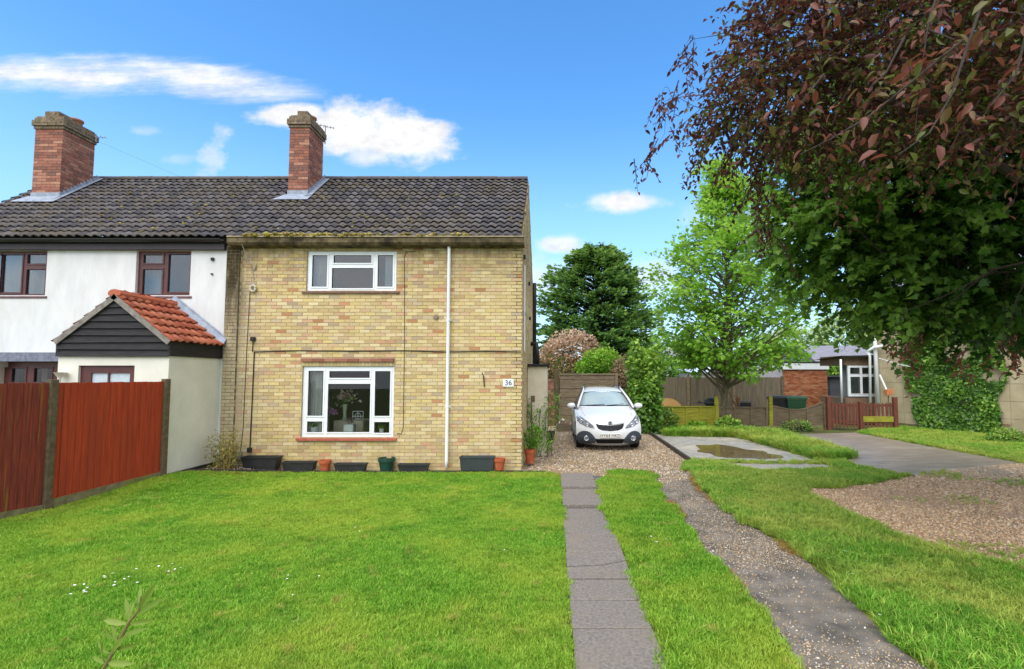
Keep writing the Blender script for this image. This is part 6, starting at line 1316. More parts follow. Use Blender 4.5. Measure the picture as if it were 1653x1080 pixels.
q = MB(); q.box(-.07, .07, 1.92, 2.0, 1.47, 1.52); 
rim = [(-.73, 1.125), (.73, 1.125), (.72, 1.15), (-.72, 1.15)]; patch('scuttle', rim, m_black, .008, .01)
for (a, b) in (((-.55, 1.15), (-.02, 1.175)), ((.05, 1.15), (.55, 1.18))): q = MB(); q.tube([(a[0], yfront(*a) - .02, a[1]), ((a[0] + b[0]) / 2, yfront((a[0] + b[0]) / 2, (a[1] + b[1]) / 2) - .022, (a[1] + b[1]) / 2), (b[0], yfront(*b) - .02, b[1])], .009, 6); q.build('wiper', m_black, car, loc=(0, 0, 0))
gl_ = [(-.375, .73), (.375, .73), (.36, .66), (.32, .60), (.22, .555), (.0, .535), (-.22, .555), (-.32, .60), (-.36, .66)]
gro = patch('grille', gl_, m_grille, .003, .03)
for k in range(4):
    z = .575 + k * .032; hw_ = .22 + .16 * ((k + .4) / 4); q = MB(); q.tube([(x, yfront(x, z) - .008, z + .02 * (abs(x) / .4) ** 2) for x in np.linspace(-hw_, hw_, 9)], .006, 5); q.build('grille_bar', m_trim, gro, loc=(0, 0, 0))
chs = [(-.40, .775), (-.25, .745), (0, .725), (.25, .745), (.40, .775), (.385, .735), (.25, .705), (0, .68), (-.25, .705), (-.385, .735)]; patch('chrome_bar', chs, m_chrome, .018, .02)
q = MB(); y_ = yfront(0, .74) - .035; q.lathe([(.066, -.02), (.066, .0), (.06, .006), (.054, .0), (.054, -.01)], 0, y_, .742, 26, M=Matrix.Rotation(R(90), 4, 'X')); em = q.build('emblem', m_chrome, car, True, loc=(0, 0, 0))
q = MB(); q.lathe([(.054, -.004), (0, -.002)], 0, y_, .742, 22, M=Matrix.Rotation(R(90), 4, 'X')); q.build('emblem_field', m_silver, em, loc=(0, 0, 0))
q = MB(); q.tube([(-.035, y_ - .006, .772), (.012, y_ - .008, .774), (.03, y_ - .008, .76), (-.018, y_ - .008, .73), (-.03, y_ - .008, .716), (.03, y_ - .006, .708)], .008, 6); q.build('emblem_mark', mat('emblem_dark', lin(70, 74, 80), None, .3, metal=.6), em, True, loc=(0, 0, 0))
# number plate
q = MB(); q.box(-.285, .285, -.034, -.018, .365, .475, bev=.004); np_ = q.build('number_plate', mat('plate_white', lin(232, 232, 228), None, .4), car, loc=(0, 0, 0))
t = text_mesh('HY64 HKD', .112, .0012, 1.02); t.materials.append(mat('plate_black', lin(24, 24, 26), None, .5)); o = link('characters', t, np_, loc=(0, -.0365, .418)); o.rotation_euler = (R(90), 0, 0)
it = [(-.40, .325), (.40, .325), (.36, .215), (.30, .2), (-.30, .2), (-.36, .215)]; patch('lower_intake', it, m_grille, .006, .03)
sk = [(-.50, .205), (-.3, .2), (0, .195), (.3, .2), (.50, .205), (.44, .155), (.3, .14), (-.3, .14), (-.44, .155)]
q = MB(); q.v = []; 
YC[0:0] = [(.10, .22)]; WH[0:0] = [(.10, .75)]
patch('skid_plate', sk, m_silver, .02, .04)
q = MB(); q.box(-.72, .72, .3, 4.0, .17, .33); q.build('underbody', m_black, car, loc=(0, 0, 0))
# bonnet shut lines and creases
q = MB()
for s in (-1, 1): q.tube([(s * x, yfront(x, z) - .0015, z) for x, z in ((.42, .80), (.56, .86), (.66, .93), (.71, 1.02), (.72, 1.10))], .004, 4)
q.build('bonnet_gap', m_black, car, loc=(0, 0, 0))
# ---------------------------------------------------------------- trees and plants
m_bark = mat('grey_bark', lin(112, 102, 84), lin(84, 76, 62), .9, 12, bump=.6, bscale=30, c3=lin(104, 108, 70), n3=3)
m_dbark = mat('dark_bark', lin(70, 60, 54), lin(52, 46, 42), .9, 14, bump=.6, bscale=40)
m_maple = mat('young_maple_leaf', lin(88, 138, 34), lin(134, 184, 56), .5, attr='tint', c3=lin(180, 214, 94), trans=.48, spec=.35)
m_conif = mat('conifer_spray', lin(54, 92, 46), lin(98, 138, 64), .7, attr='tint', c3=lin(152, 176, 84), trans=.4, spec=.2)
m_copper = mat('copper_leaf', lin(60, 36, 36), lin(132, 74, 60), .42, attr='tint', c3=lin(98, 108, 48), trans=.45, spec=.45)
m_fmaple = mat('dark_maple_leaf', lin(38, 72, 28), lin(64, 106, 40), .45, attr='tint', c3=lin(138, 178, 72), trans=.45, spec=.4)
m_ivy = mat('ivy_leaf', lin(46, 84, 30), lin(96, 142, 48), .4, attr='tint', c3=lin(172, 202, 84), trans=.25, spec=.45)
m_pieris = mat('pieris_leaf', lin(84, 92, 44), lin(168, 128, 96), .55, attr='tint', c3=lin(232, 204, 180), trans=.3)
m_lime = mat('lime_leaf', lin(52, 100, 24), lin(104, 158, 36), .5, attr='tint', c3=lin(156, 192, 66), trans=.35)
m_dead = mat('dead_leaf', lin(96, 76, 58), lin(142, 116, 92), .9, attr='tint', c3=lin(176, 150, 124), trans=.2)
m_pale = mat('pale_far_leaf', lin(112, 144, 80), lin(150, 176, 110), .7, attr='tint', c3=lin(190, 206, 150), trans=.3)
def bez(a, b, sag=0, n=6, wob=.0, r=random):
    a, b = Vector(a), Vector(b); L = (b - a).length
    return [a.lerp(b, k / n) + Vector((0, 0, sag * math.sin(math.pi * k / n))) + (Vector((r.uniform(-1, 1), r.uniform(-1, 1), r.uniform(-1, 1))) * wob * L if 0 < k < n else Vector()) for k in range(n + 1)]
def clusters(name, centres, nper, spread, size, T, m, parent, up=.7, tintf=None, outc=None, droop=.25):
    """leaf clusters: nper leaves about every centre; leaves lie flat-ish and point outwards"""
    C = np.repeat(np.asarray(centres, float), nper, axis=0); n = len(C); off = unit(n) * (rng.random((n, 1)) ** .5) * np.asarray(spread); pos = C + off
    d = off / (np.linalg.norm(off, axis=1, keepdims=True) + 1e-6) + unit(n) * .6
    if outc is not None: o = C - np.asarray(outc); d += .8 * o / (np.linalg.norm(o, axis=1, keepdims=True) + 1e-6)
    d[:, 2] -= droop; nr = unit(n) * .55 + np.array([0, 0, up]); s = rng.uniform(size[0], size[1], n)
    t = np.clip((tintf(pos, C) if tintf else .5) + rng.normal(0, .16, n), 0, 1)
    return leaves(name, pos, d, nr, s, T, m, t, parent)

# young maple ----------------------------------------------------------------------------------------
def young_maple():
    base = G(1166, 692); t = tag(empty('young_maple_tree', base), 'young bright green maple with forked trunk behind the concrete pad', 'tree'); r = random.Random(4); q = MB()
    X, Y = base.x, base.y; prof = [(2.6, 1.9), (3.0, 2.7), (3.5, 3.2), (4.3, 3.4), (5.4, 3.35), (6.6, 2.8), (7.6, 2.05), (8.6, 1.2), (9.6, .45), (10.3, .1)]
    lead = [Vector((X, Y, -.1)), Vector((X + .05, Y, .7)), Vector((X + .16, Y, 1.5)), Vector((X + .25, Y, 3)), Vector((X + .3, Y, 5.2)), Vector((X + .22, Y, 7.6)), Vector((X + .2, Y, 10.1))]
    q.tube(lead, [.16, .135, .115, .09, .06, .035, .01], 8); cs = []
    def on(z): 
        for a, b in zip(lead[:-1], lead[1:]):
            if a.z <= z <= b.z: return a.lerp(b, (z - a.z) / (b.z - a.z))
        return lead[-1]
    # forked stems
    for (dx, dz, rad, z0) in ((-.75, 4.4, .075, 1.1), (-2.3, 3.2, .055, 1.35), (.9, 4.6, .07, 1.3), (2.6, 3.6, .06, 1.5), (-1.2, 5.4, .05, 2.2), (1.6, 5.2, .05, 2.1)):
        a = on(z0); b = Vector((X + dx, Y + r.uniform(-1.2, 1.2), z0 + dz)); pts = bez(a, b, -.25, 6, .03, r); q.tube(pts, [rad * (1 - .8 * k / 6) for k in range(7)], 6); cs += [tuple(p) for p in pts[4:]]
    for i in range(185):
        z = 2.75 + 7.4 * r.random() ** 1.1; w_ = interp(prof, z); a = r.uniform(0, 6.283); L = w_ * r.uniform(.55, 1.06); asym = 1.0 + .12 * math.cos(a)
        end = Vector((X + .25 + L * asym * math.cos(a), Y + L * math.sin(a), z + r.uniform(-.1, .25))); st = on(max(1.5, z - .55 * L)); pts = bez(st, end, .12 * L * .3, 5, .04, r); q.tube(pts, [.03 * (1 - .8 * k / 5) + .004 for k in range(6)], 5)
        for k in range(5):
            f = r.uniform(.4, 1.0); p = pts[0].lerp(pts[-1], f); e = p + Vector((r.gauss(0, .33), r.gauss(0, .33), r.gauss(0, .2))); cs.append(tuple(e)); q.tube([p, e], [.008, .003], 4)
        cs.append(tuple(end))
    q.build('trunk', m_bark, t); cs = np.array(cs); cen = np.array([X + .2, Y, 4.5])
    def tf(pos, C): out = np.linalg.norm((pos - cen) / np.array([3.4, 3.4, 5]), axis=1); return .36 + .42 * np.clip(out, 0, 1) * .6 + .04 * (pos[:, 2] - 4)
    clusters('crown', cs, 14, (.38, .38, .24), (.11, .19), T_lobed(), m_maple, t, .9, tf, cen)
young_maple()

# conifer ----------------------------------------------------------------------------------------------
def conifer():
    Y = 36.0; X = P(962, 500, Y).x; t = tag(empty('conifer_tree', (X, Y, 0)), 'broad dark green conifer rising behind the wooden gate', 'tree'); r = random.Random(8); q = MB(); H = P(950, 396, Y).z
    q.tube([(X, Y, 0), (X, Y, H * .5), (X + .2, Y, H * .93)], [.4, .25, .05], 8); prof = [(0.3, 4.2), (2.0, 4.7), (4.0, 4.65), (6, 4.3), (7.6, 3.8), (8.8, 3.1), (9.8, 2.4), (10.7, 1.6), (H, .6)]; pos = []; dr = []; nr = []; tn = []; sz = []
    for i in range(760):
        z = .6 + (H - .7) * r.random() ** .9; a = r.uniform(0, 6.283)
        if math.sin(a) > .45 and r.random() < .7: continue        # fewer on the side nobody sees
        L = interp(prof, z) * (r.uniform(.62, .98) if r.random() < .75 else r.uniform(.98, 1.2)) * (1 + .12 * math.sin(3 * a + 1.3 * z)); dv = Vector((math.cos(a), math.sin(a), 0)); rise = r.uniform(.0, .28) if z < 8 else r.uniform(.3, .7)
        st = Vector((X, Y, max(.3, z - .25 * L))); end = st + dv * L + Vector((0, 0, .25 * L + rise * L * .3 - .25)); pts = bez(st, end, .08 * L, 5, .015, r); q.tube(pts, [.05, .042, .034, .025, .016, .006], 4)
        sd = Vector((-dv.y, dv.x, 0))
        for k in range(46):
            f = .35 + .67 * r.random() ** .7; p = st.lerp(end, min(f, 1)) + Vector((0, 0, .08 * L * math.sin(math.pi * min(f, 1)))); lat = r.gauss(0, .26 * (1.2 - f * .8)); p = p + sd * lat + Vector((0, 0, -abs(lat) * .2 + r.gauss(0, .11)))
            d = dv * r.uniform(.5, 1.1) + sd * (lat * 2 + r.gauss(0, .35)) + Vector((0, 0, r.uniform(-.35, .3) + (.35 if f > .85 else 0))); pos.append(p); dr.append(d); nr.append((r.gauss(0, .7), r.gauss(0, .7) - .3, 1)); sz.append(r.uniform(.2, .42)); tn.append(.10 + .62 * max(0, f - .45) / .55 * (.6 + .4 * z / H) + r.gauss(0, .1))
    q.build('trunk', m_dbark, t); leaves('crown', np.array(pos), np.array(dr), np.array(nr), np.array(sz), T_spray(), m_conif, np.clip(tn, 0, 1), t)
conifer()

# generic dome shrub -------------------------------------------------------------------------------------
def shrub(name, label, c, rad, n, size, T, m, tbase=.35, tup=.35, up=.6, grp=None, cat='shrub', stems=10, lump=.25, seed=0, mb=None, shell=.55, droop=.2):
    r = np.random.default_rng(seed); c = np.array(c, float); rad = np.array(rad, float); t = tag(empty(name, (c[0], c[1], max(0, c[2] - rad[2]))), label, cat, grp)
    d = r.normal(size=(n, 3)); d /= np.linalg.norm(d, axis=1, keepdims=True); k = r.normal(size=(9, 3)); k /= np.linalg.norm(k, axis=1, keepdims=True)
    bump = 1 + lump * (np.max(d @ k.T, axis=1) - .75) * 2; f = (shell + (1 - shell) * r.random(n) ** .6)
    pos = c + d * rad * (f * bump)[:, None]; ok = pos[:, 2] > .02; pos = pos[ok]; d = d[ok]; f = f[ok]; n = len(pos)
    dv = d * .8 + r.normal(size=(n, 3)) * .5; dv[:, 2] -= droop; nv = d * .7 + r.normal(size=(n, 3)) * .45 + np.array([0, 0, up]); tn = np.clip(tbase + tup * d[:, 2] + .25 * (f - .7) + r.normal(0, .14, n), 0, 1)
    q = MB(); rr_ = random.Random(seed)
    for i in range(stems): e = pos[rr_.randrange(n)]; q.tube(bez((c[0] + rr_.gauss(0, .08), c[1] + rr_.gauss(0, .08), max(-.05, c[2] - rad[2] - .3)), e, .05, 4, .04, rr_), [.03 * max(rad) ** .5, .022, .015, .01, .004], 4)
    q.build('stems', mb or m_dbark, t); leaves('foliage', pos, dv, nv, r.uniform(size[0], size[1], n), T, m, tn, t); return t
def at(u, v, Y): p = P(u, v, Y); return (p.x, Y, p.z)
shrub('pieris_shrub', 'dome shaped shrub with pink and cream new leaves beside the house', at(916, 578, 25.5), (1.4, 1.2, 1.45), 5200, (.12, .2), T_simple(.4), m_pieris, .42, .42, seed=1, lump=.45)
shrub('lime_bush', 'bright green leafy bush above the wooden gate', at(968, 598, 23.5), (.95, .9, .85), 3600, (.1, .17), T_oval(.6), m_lime, .5, .3, seed=2, lump=.7)
shrub('dead_bush', 'dry brown bush between the gate and the ivy column', at(1004, 612, 22.4), (.5, .5, 1.0), 1900, (.08, .16), T_simple(.35), m_dead, .45, .2, seed=3, stems=30, shell=.3, lump=.4)
shrub('garden_bush', 'light green bush behind the ivy column', at(1043, 592, 26), (.85, .8, .8), 2400, (.1, .18), T_oval(.6), m_lime, .6, .3, seed=4)
t = shrub('ivy_column', 'tall ivy covered stump right of the parked car', (P(1041, 650, 18.4).x, 18.4, 1.4), (.46, .5, 1.5), 4200, (.09, .16), T_lobed(), m_ivy, .45, .25, .3, seed=5, shell=.45, lump=1.3)
shrub('ivy_skirt', 'low dark foliage at the foot of the ivy column', (P(1064, 690, 18.6).x, 18.8, .35), (.7, .4, .55), 1800, (.07, .12), T_simple(.5), m_ivy, .3, .2, seed=6)
shrub('fence_weed', 'leafy green plant at the foot of the young tree', at(1176, 690, 19.0), (.42, .35, .32), 900, (.1, .18), T_oval(.6), m_ivy, .5, .3, seed=7)
shrub('dock_weed', 'green weed clump below the yellow green panel', at(1128, 694, 19.1), (.55, .3, .25), 700, (.1, .16), T_oval(.6), m_lime, .35, .3, seed=8)
shrub('corner_weed', 'small weeds below the sagging fence panel', at(1290, 690, 19.0), (.7, .3, .25), 700, (.06, .1), T_simple(.5), m_ivy, .4, .3, seed=9)
shrub('wall_weed', 'weeds at the foot of the wall right of the ivy', at(1625, 708, 15.6), (.55, .4, .28), 900, (.06, .1), T_oval(.6), m_ivy, .45, .3, seed=10)
for i, (u, v, Y, rx, rz, lab) in enumerate(((1095, 604, 44, 2.8, 1.3, 'dark hedge in front of the far white house'), (1140, 596, 48, 3.0, 2.0, 'dark far bush behind the low shed'), (1235, 582, 52, 4.0, 2.6, 'green far bush behind the brick garage'), (1340, 610, 40, 1.0, 1.1, 'small bush beside the dark shelter'))):
    shrub('far_bush', lab, at(u, v, Y), (rx, 1.6, rz), 2600, (.25, .45), T_simple(.6), m_ivy if i != 2 else m_lime, .3, .3, seed=20 + i, grp='far bushes beyond the fences')
for i, (u, v, Y, rx, rz, lab) in enumerate(((1365, 548, 80, 5.6, 4.2, 'pale green far tree above the grey roofed house'), (1440, 545, 84, 6.0, 4.4, 'pale far tree behind the bungalow corner'), (1270, 572, 86, 6.5, 4.2, 'pale far tree behind the brick garage'), (1090, 590, 92, 8, 3.2, 'pale far tree behind the white house'), (1010, 596, 96, 7, 3.0, 'pale far tree seen under the conifer'))):
    shrub('far_tree', lab, at(u, v, Y), (rx, 3, rz), 3600, (.4, .8), T_simple(.7), m_pale, .5, .35, grp='pale trees on the horizon', cat='tree', seed=40 + i, lump=.4)
shrub('bed_shrub', 'sparse yellowish shrub in the corner bed by the porch', (P(366, 720, 10.45).x, 10.45, .48), (.34, .28, .42), 1100, (.04, .07), T_simple(.45), mat('olive_leaf', lin(90, 92, 40), lin(140, 136, 62), .6, attr='tint', c3=lin(186, 174, 104), trans=.3), .5, .2, seed=60, stems=12, shell=.15, lump=.5, mb=mat('straw_stem', lin(150, 126, 82), None, .9))
# plants in and behind the corner pot
t = tag(empty('potted_grass', (corner_pot.location.x, corner_pot.location.y, .3)), 'feathery green plant growing in the corner terracotta pot', 'plant'); q = MB(); r = random.Random(3); cp = corner_pot.location; zt = P(855, 727, 11.5).z
V = []; D = []; Nn = []; S = []
for i in range(420):
    a = r.uniform(0, 6.28); rd = abs(r.gauss(0, .16)); p = Vector((cp.x + .04 + rd * math.cos(a), cp.y + rd * math.sin(a) * .8, zt + r.uniform(0, .5) * (1 - rd))); V.append(p); D.append((math.cos(a) * .5, math.sin(a) * .5, r.uniform(.2, 1))); Nn.append((r.gauss(0, 1), r.gauss(0, 1), .4)); S.append(r.uniform(.08, .17))
for i in range(9): q.tube(bez((cp.x, cp.y, zt - .05), (cp.x + r.gauss(.04, .12), cp.y + r.gauss(0, .1), zt + r.uniform(.3, .55)), 0, 4, .03, r), .005, 4)
q.build('stems', m_bark, t); leaves('foliage', np.array(V), np.array(D), np.array(Nn), np.array(S), T_simple(.16), m_lime, np.clip(rng.normal(.4, .2, 420), 0, 1), t)
t = tag(empty('climbing_plant', (cp.x + .35, 12.9, 0)), 'tall thin climber with sparse leaves against the cream lean-to', 'plant'); q = MB(); cs = []
for i in range(7):
    x = XR + .12 + r.uniform(0, .55); pts = bez((x, 12.9, 0), (x + r.gauss(.05, .12), 12.95, r.uniform(.9, 1.6)), .0, 6, .03, r); q.tube(pts, .007, 4); cs += [tuple(p) for p in pts[1:]]
q.build('stems', m_bark, t); clusters('foliage', cs, 14, (.12, .1, .12), (.04, .08), T_oval(.6), m_lime, t, .5)

# ivy on the bungalow -------------------------------------------------------------------------------------
def on_bung(u, v):
    d = ray(u, v); n = Vector((dB.y, -dB.x, 0)).normalized(); o = Vector((0, 0, EYE)); k = n.dot(A - o) / n.dot(d); return o + d * k
nB = -(TB.to_3x3() @ Vector((0, 1, 0)))
def bung_ivy():
    t = tag(empty('wall_ivy', TB @ Vector((3, 0, 0))), 'mass of glossy green ivy climbing the beige panel wall', 'ivy'); poly = [(1457, 572), (1463, 600), (1474, 635), (1486, 683), (1500, 706), (1560, 710), (1612, 712), (1622, 656), (1611, 640), (1624, 606), (1618, 570), (1640, 520), (1580, 500), (1540, 520), (1500, 500), (1478, 545), (1464, 560)]
    w3 = [on_bung(u, v) for u, v in poly]; inv = TB.inverted(); lo = [((inv @ p).x, (inv @ p).z) for p in w3]; xs = [p[0] for p in lo]; zs = [p[1] for p in lo]; n = 21000; r = np.random.default_rng(3)
    x = r.uniform(min(xs) - .15, max(xs) + .15, n); z = r.uniform(0.0, max(zs), n); jx = x + .35 * (vnoise(x, z, 1.6, 3) - .5); k = poly_mask(jx, z, lo) & ~((vnoise(x, z, 1.3, 9) < .2) & (z > 1.2)); x, z = x[k], z[k]; n = len(x)
    th = .05 + .28 * vnoise(x, z, 1.8, 14) * r.random(n); L = np.c_[x, -th, z, np.ones(n)]; pos = (np.array(TB) @ L.T).T[:, :3]; nb3 = np.array(nB); dv = r.normal(size=(n, 3)) * .5 + np.array([0, 0, -.7]) + nb3 * .25; nv = nb3 * 1.0 + r.normal(size=(n, 3)) * .45 + np.array([0, 0, .35])
    tn = np.clip(.34 + .9 * (th - .08) + .3 * (vnoise(x, z, 2.4, 5) - .4) + r.normal(0, .16, n), 0, 1); leaves('foliage', pos, dv, nv, r.uniform(.07, .12, n), T_lobed(), m_ivy, tn, t)
    q = MB(); rr_ = random.Random(5); cx_ = (min(xs) + max(xs)) / 2
    for i in range(16): a = Vector((cx_ + rr_.gauss(0, .5), -.02, 0)); b = Vector((rr_.uniform(min(xs), max(xs)), -.03, rr_.uniform(.8, max(zs) * .9))); q.tube([TB @ p for p in bez(a, b, 0, 6, .03, rr_)], [.03, .026, .022, .018, .014, .01, .006], 5)
    q.build('stems', m_dbark, t)
bung_ivy()

# the two trees overhanging from the right ----------------------------------------------------------------
def twig_leaves(anchors, dirs, nper, length, size, r, droop, spreadn):
    """leaves set alternately along drooping twigs -> arrays, and twig polylines"""
    n = len(anchors); pos = []; dv = []; nv = []; tw = []
    ts = np.linspace(.12, 1, nper)
    for i in range(n):
        a = anchors[i]; d = dirs[i] / np.linalg.norm(dirs[i]); L = length * r.uniform(.6, 1.2); side = np.cross(d, [0, 0, 1.0]); side /= np.linalg.norm(side) + 1e-6
        P0 = a[None] + d[None] * (ts * L)[:, None] + np.array([0, 0, -droop * L])[None] * (ts ** 2)[:, None]; s = np.where(np.arange(nper) % 2, 1, -1)[:, None]
        pos.append(P0); tw.append((a, P0[nper // 2], P0[-1])); dd = d[None] * .5 + side[None] * s * .9 + r.normal(size=(nper, 3)) * spreadn; dd[:, 2] -= .35; dv.append(dd); nv.append(r.normal(size=(nper, 3)) * .5 + np.array([0, 0, .8]))
    pos = np.concatenate(pos); return pos, np.concatenate(dv), np.concatenate(nv), r.uniform(size[0], size[1], len(pos)), tw
def sample_crown(blobs, n, r, ok=None, shell=.35):
    out = []; dirs = []
    vol = np.array([b[3] * b[4] * b[5] for b in blobs]); vol = vol / vol.sum()
    while len(out) < n:
        b = blobs[r.choice(len(blobs), p=vol)]; d = r.normal(size=3); d /= np.linalg.norm(d); f = r.random() ** shell; p = np.array(b[:3]) + d * np.array(b[3:6]) * f
        if ok and not ok(p): continue
        out.append(p); dirs.append(d + r.normal(size=3) * .4 + np.array([0, 0, -.1]))
    return np.array(out), np.array(dirs)
def limbs(q, start, anchors, k, r0, rr_, seg=6, main=7):
    """a few boughs, the rest branching off the nearest bough"""
    pool = [Vector(a) for a in anchors]; ends = [rr_.choice(pool)]
    while len(ends) < min(main, len(pool)): c = max((rr_.choice(pool) for _ in range(25)), key=lambda p: min((p - e).length for e in ends)); ends.append(c)
    node = []
    for e in ends:
        pts = bez(start, e, .3, seg, .05, rr_); q.tube(pts, [r0 * (1 - .85 * j / seg) for j in range(seg + 1)], 6); node += pts[1:]
    for i in range(k):
        e = rr_.choice(pool); st = min(node, key=lambda p: (p - e).length + .0 * p.z); pts = bez(st, e, .06, 4, .06, rr_); q.tube(pts, [r0 * .3 * (1 - .8 * j / 4) for j in range(5)], 4); node.append(pts[2])
def big_trees():
    r = np.random.default_rng(17); rr_ = random.Random(2)
    # copper leaved plum
    t = tag(empty('copper_plum_tree', (5.4, 4.4, 0)), 'copper and bronze leaved tree hanging over the upper right corner', 'tree')
    blobs = [(4.6, 4.6, 4.85, 3.0, 2.1, 1.5), (4.6, 4.4, 6.1, 2.75, 2.2, 1.7), (3.1, 4.7, 4.7, 1.7, 1.2, 1.0), (3.9, 3.4, 4.6, 1.6, .9, 1.1), (1.95, 4.8, 4.85, .95, .9, .8), (1.95, 4.8, 4.85, .95, .9, .8), (1.95, 4.8, 4.85, .95, .9, .8), (2.4, 4.8, 5.2, 1.0, .9, .9), (2.4, 4.8, 5.2, 1.0, .9, .9)]
    A_, D_ = sample_crown(blobs, 4200, r, lambda p: p[2] > 2.3 + .37 * p[1] + .32 * max(0, p[0] - 3.2) + .15 * math.sin(p[0] * 2.3 + p[1]) and p[1] > 2.7 and p[0] > 1.32 + .6 * (p[2] - 4.42) + .15 * (p[1] - 4.8), .45)
    pos, dv, nv, sz, tw = twig_leaves(A_, D_, 11, .40, (.04, .085), r, .35, .45)
    # loose hanging twigs on the left fringe, and a red-leaved spray low under the green crown
    fr = []
    for (u, v, Y, k) in ((1075, 185, 5.0, 5), (1062, 262, 5.2, 5), (1085, 235, 5.0, 4), (1110, 150, 4.9, 5), (1190, 270, 5.0, 6), (1235, 340, 5.2, 9), (1242, 385, 5.3, 8), (1230, 300, 5.2, 6), (1150, 215, 5.0, 6), (1120, 100, 4.9, 6)):
        for j in range(k): p = P(u + rr_.gauss(0, 12), v + rr_.gauss(0, 16) - 25, Y + rr_.gauss(0, .25)); fr.append(p)
    f2 = []
    for (u, v, k) in ((1447, 572, 3), (1475, 575, 4), (1470, 600, 2), (1545, 580, 3), (1550, 600, 2), (1612, 565, 3), (1640, 598, 3), (1650, 570, 3), (1500, 556, 2)):
        for j in range(k): p = P(u + rr_.gauss(0, 13), v + rr_.gauss(0, 12) - 18, 6.1 + rr_.gauss(0, .3)); f2.append(p)
    A2 = np.array([tuple(p) for p in fr]); D2 = np.c_[r.normal(-.3, .4, len(A2)), r.normal(0, .4, len(A2)), r.normal(-.8, .25, len(A2))]; B2 = twig_leaves(A2, D2, 8, .32, (.045, .075), r, .2, .35)
    A3 = np.array([tuple(p) for p in f2]); D3 = np.c_[r.normal(0, .5, len(A3)), r.normal(0, .4, len(A3)), r.normal(-.7, .25, len(A3))]; B3 = twig_leaves(A3, D3, 8, .28, (.05, .08), r, .2, .35)
    # branches close to the lens with large leaves
    near_b = [[(1600, -40, 2.5), (1560, 80, 2.45), (1535, 155, 2.4), (1500, 215, 2.35), (1450, 250, 2.35)], [(1530, -60, 2.8), (1500, 30, 2.75), (1488, 108, 2.7)], [(1460, 60, 2.9), (1430, 118, 2.85), (1395, 150, 2.8)], [(1400, -50, 3.0), (1340, 20, 2.9), (1310, 40, 2.85)], [(1660, 40, 2.5), (1640, 120, 2.45), (1600, 170, 2.4)], [(1560, 60, 2.6), (1400, 190, 2.6), (1340, 225, 2.6), (1290, 250, 2.65)], [(1330, 120, 3.1), (1290, 170, 3.1), (1255, 190, 3.1)]]
    V4 = []; D4 = []; N4 = []; S4 = []; q = MB()
    for b in near_b:
        pts = [P(*k) for k in b]; q.tube(pts, [.008 * (1 - .7 * j / (len(pts) - 1)) for j in range(len(pts))], 6)
        for a, c in zip(pts[:-1], pts[1:]):
            m_ = int((c - a).length / .019)
            for k in range(m_):
                p = a.lerp(c, (k + rr_.random()) / m_) + Vector((rr_.gauss(0, .06), rr_.gauss(0, .1), rr_.gauss(0, .05))); V4.append(p); D4.append((rr_.gauss(0, .6), rr_.gauss(0, .6), rr_.uniform(-1.1, .1))); N4.append((rr_.gauss(0, .6), rr_.gauss(0, .6) - .3, .7)); S4.append(rr_.uniform(.045, .092))
    PP = np.concatenate([pos, B2[0], B3[0], np.array(V4)]); DD = np.concatenate([dv, B2[1], B3[1], np.array(D4)]); NN = np.concatenate([nv, B2[2], B3[2], np.array(N4)]); SS = np.concatenate([sz, B2[3], B3[3], np.array(S4)])
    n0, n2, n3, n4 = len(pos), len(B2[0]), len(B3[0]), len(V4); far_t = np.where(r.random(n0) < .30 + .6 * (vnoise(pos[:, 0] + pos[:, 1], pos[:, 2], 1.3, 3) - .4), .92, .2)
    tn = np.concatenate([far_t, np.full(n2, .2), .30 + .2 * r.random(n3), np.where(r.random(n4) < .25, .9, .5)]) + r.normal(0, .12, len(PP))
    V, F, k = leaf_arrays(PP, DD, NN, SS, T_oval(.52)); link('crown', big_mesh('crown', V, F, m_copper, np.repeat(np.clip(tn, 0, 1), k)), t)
    for a, b, c in tw[::2] + B2[4] + B3[4][::2]: q.tube([a, b, c], [.006, .004, .002], 3, cap=False)
    # twigs hang on longer boughs
    q.tube([(5.4, 4.4, -.1), (5.35, 4.4, 1.2), (5.2, 4.4, 2.6), (4.9, 4.4, 4.2), (4.6, 4.4, 6.4)], [.17, .15, .13, .09, .03], 8); limbs(q, (5.15, 4.4, 2.9), A_, 90, .055, rr_, 6, 9); limbs(q, (3.0, 4.7, 4.9), A2, 20, .012, rr_, 6, 4); limbs(q, (5.6, 5.6, 3.2), A3, 24, .014, rr_, 6, 4); q.build('trunk', m_dbark, t)
    # green field maple behind it
    t = tag(empty('green_maple_tree', (8.6, 7.9, 0)), 'dark green leafy maple crown filling the right side', 'tree'); blobs = [(7.1, 7.7, 4.75, 3.75, 2.4, 2.2), (7.6, 7.7, 3.55, 3.6, 2.2, 1.35), (7.2, 7.6, 6.5, 3.0, 2.2, 1.8), (4.7, 7.6, 4.2, 1.6, 1.2, 1.3), (5.2, 7.5, 3.35, 1.3, 1.0, .85), (4.5, 7.4, 5.3, 1.3, 1.1, 1.0), (4.7, 7.6, 4.2, 1.6, 1.2, 1.3), (5.2, 7.5, 3.35, 1.3, 1.0, .85), (4.5, 7.4, 5.0, 1.4, 1.1, 1.0)]
    zmin = [(3.0, 4.0), (3.4, 3.75), (3.9, 3.4), (4.5, 3.0), (5.1, 2.7), (6.0, 2.5), (9, 2.4)]
    def okm(p): return p[2] > interp(zmin, p[0]) + .1 * math.sin(p[0] * 5 + p[1] * 3)
    A_, D_ = sample_crown(blobs, 6000, r, okm, .5); pos, dv, nv, sz, tw = twig_leaves(A_, D_, 10, .42, (.08, .125), r, .3, .35)
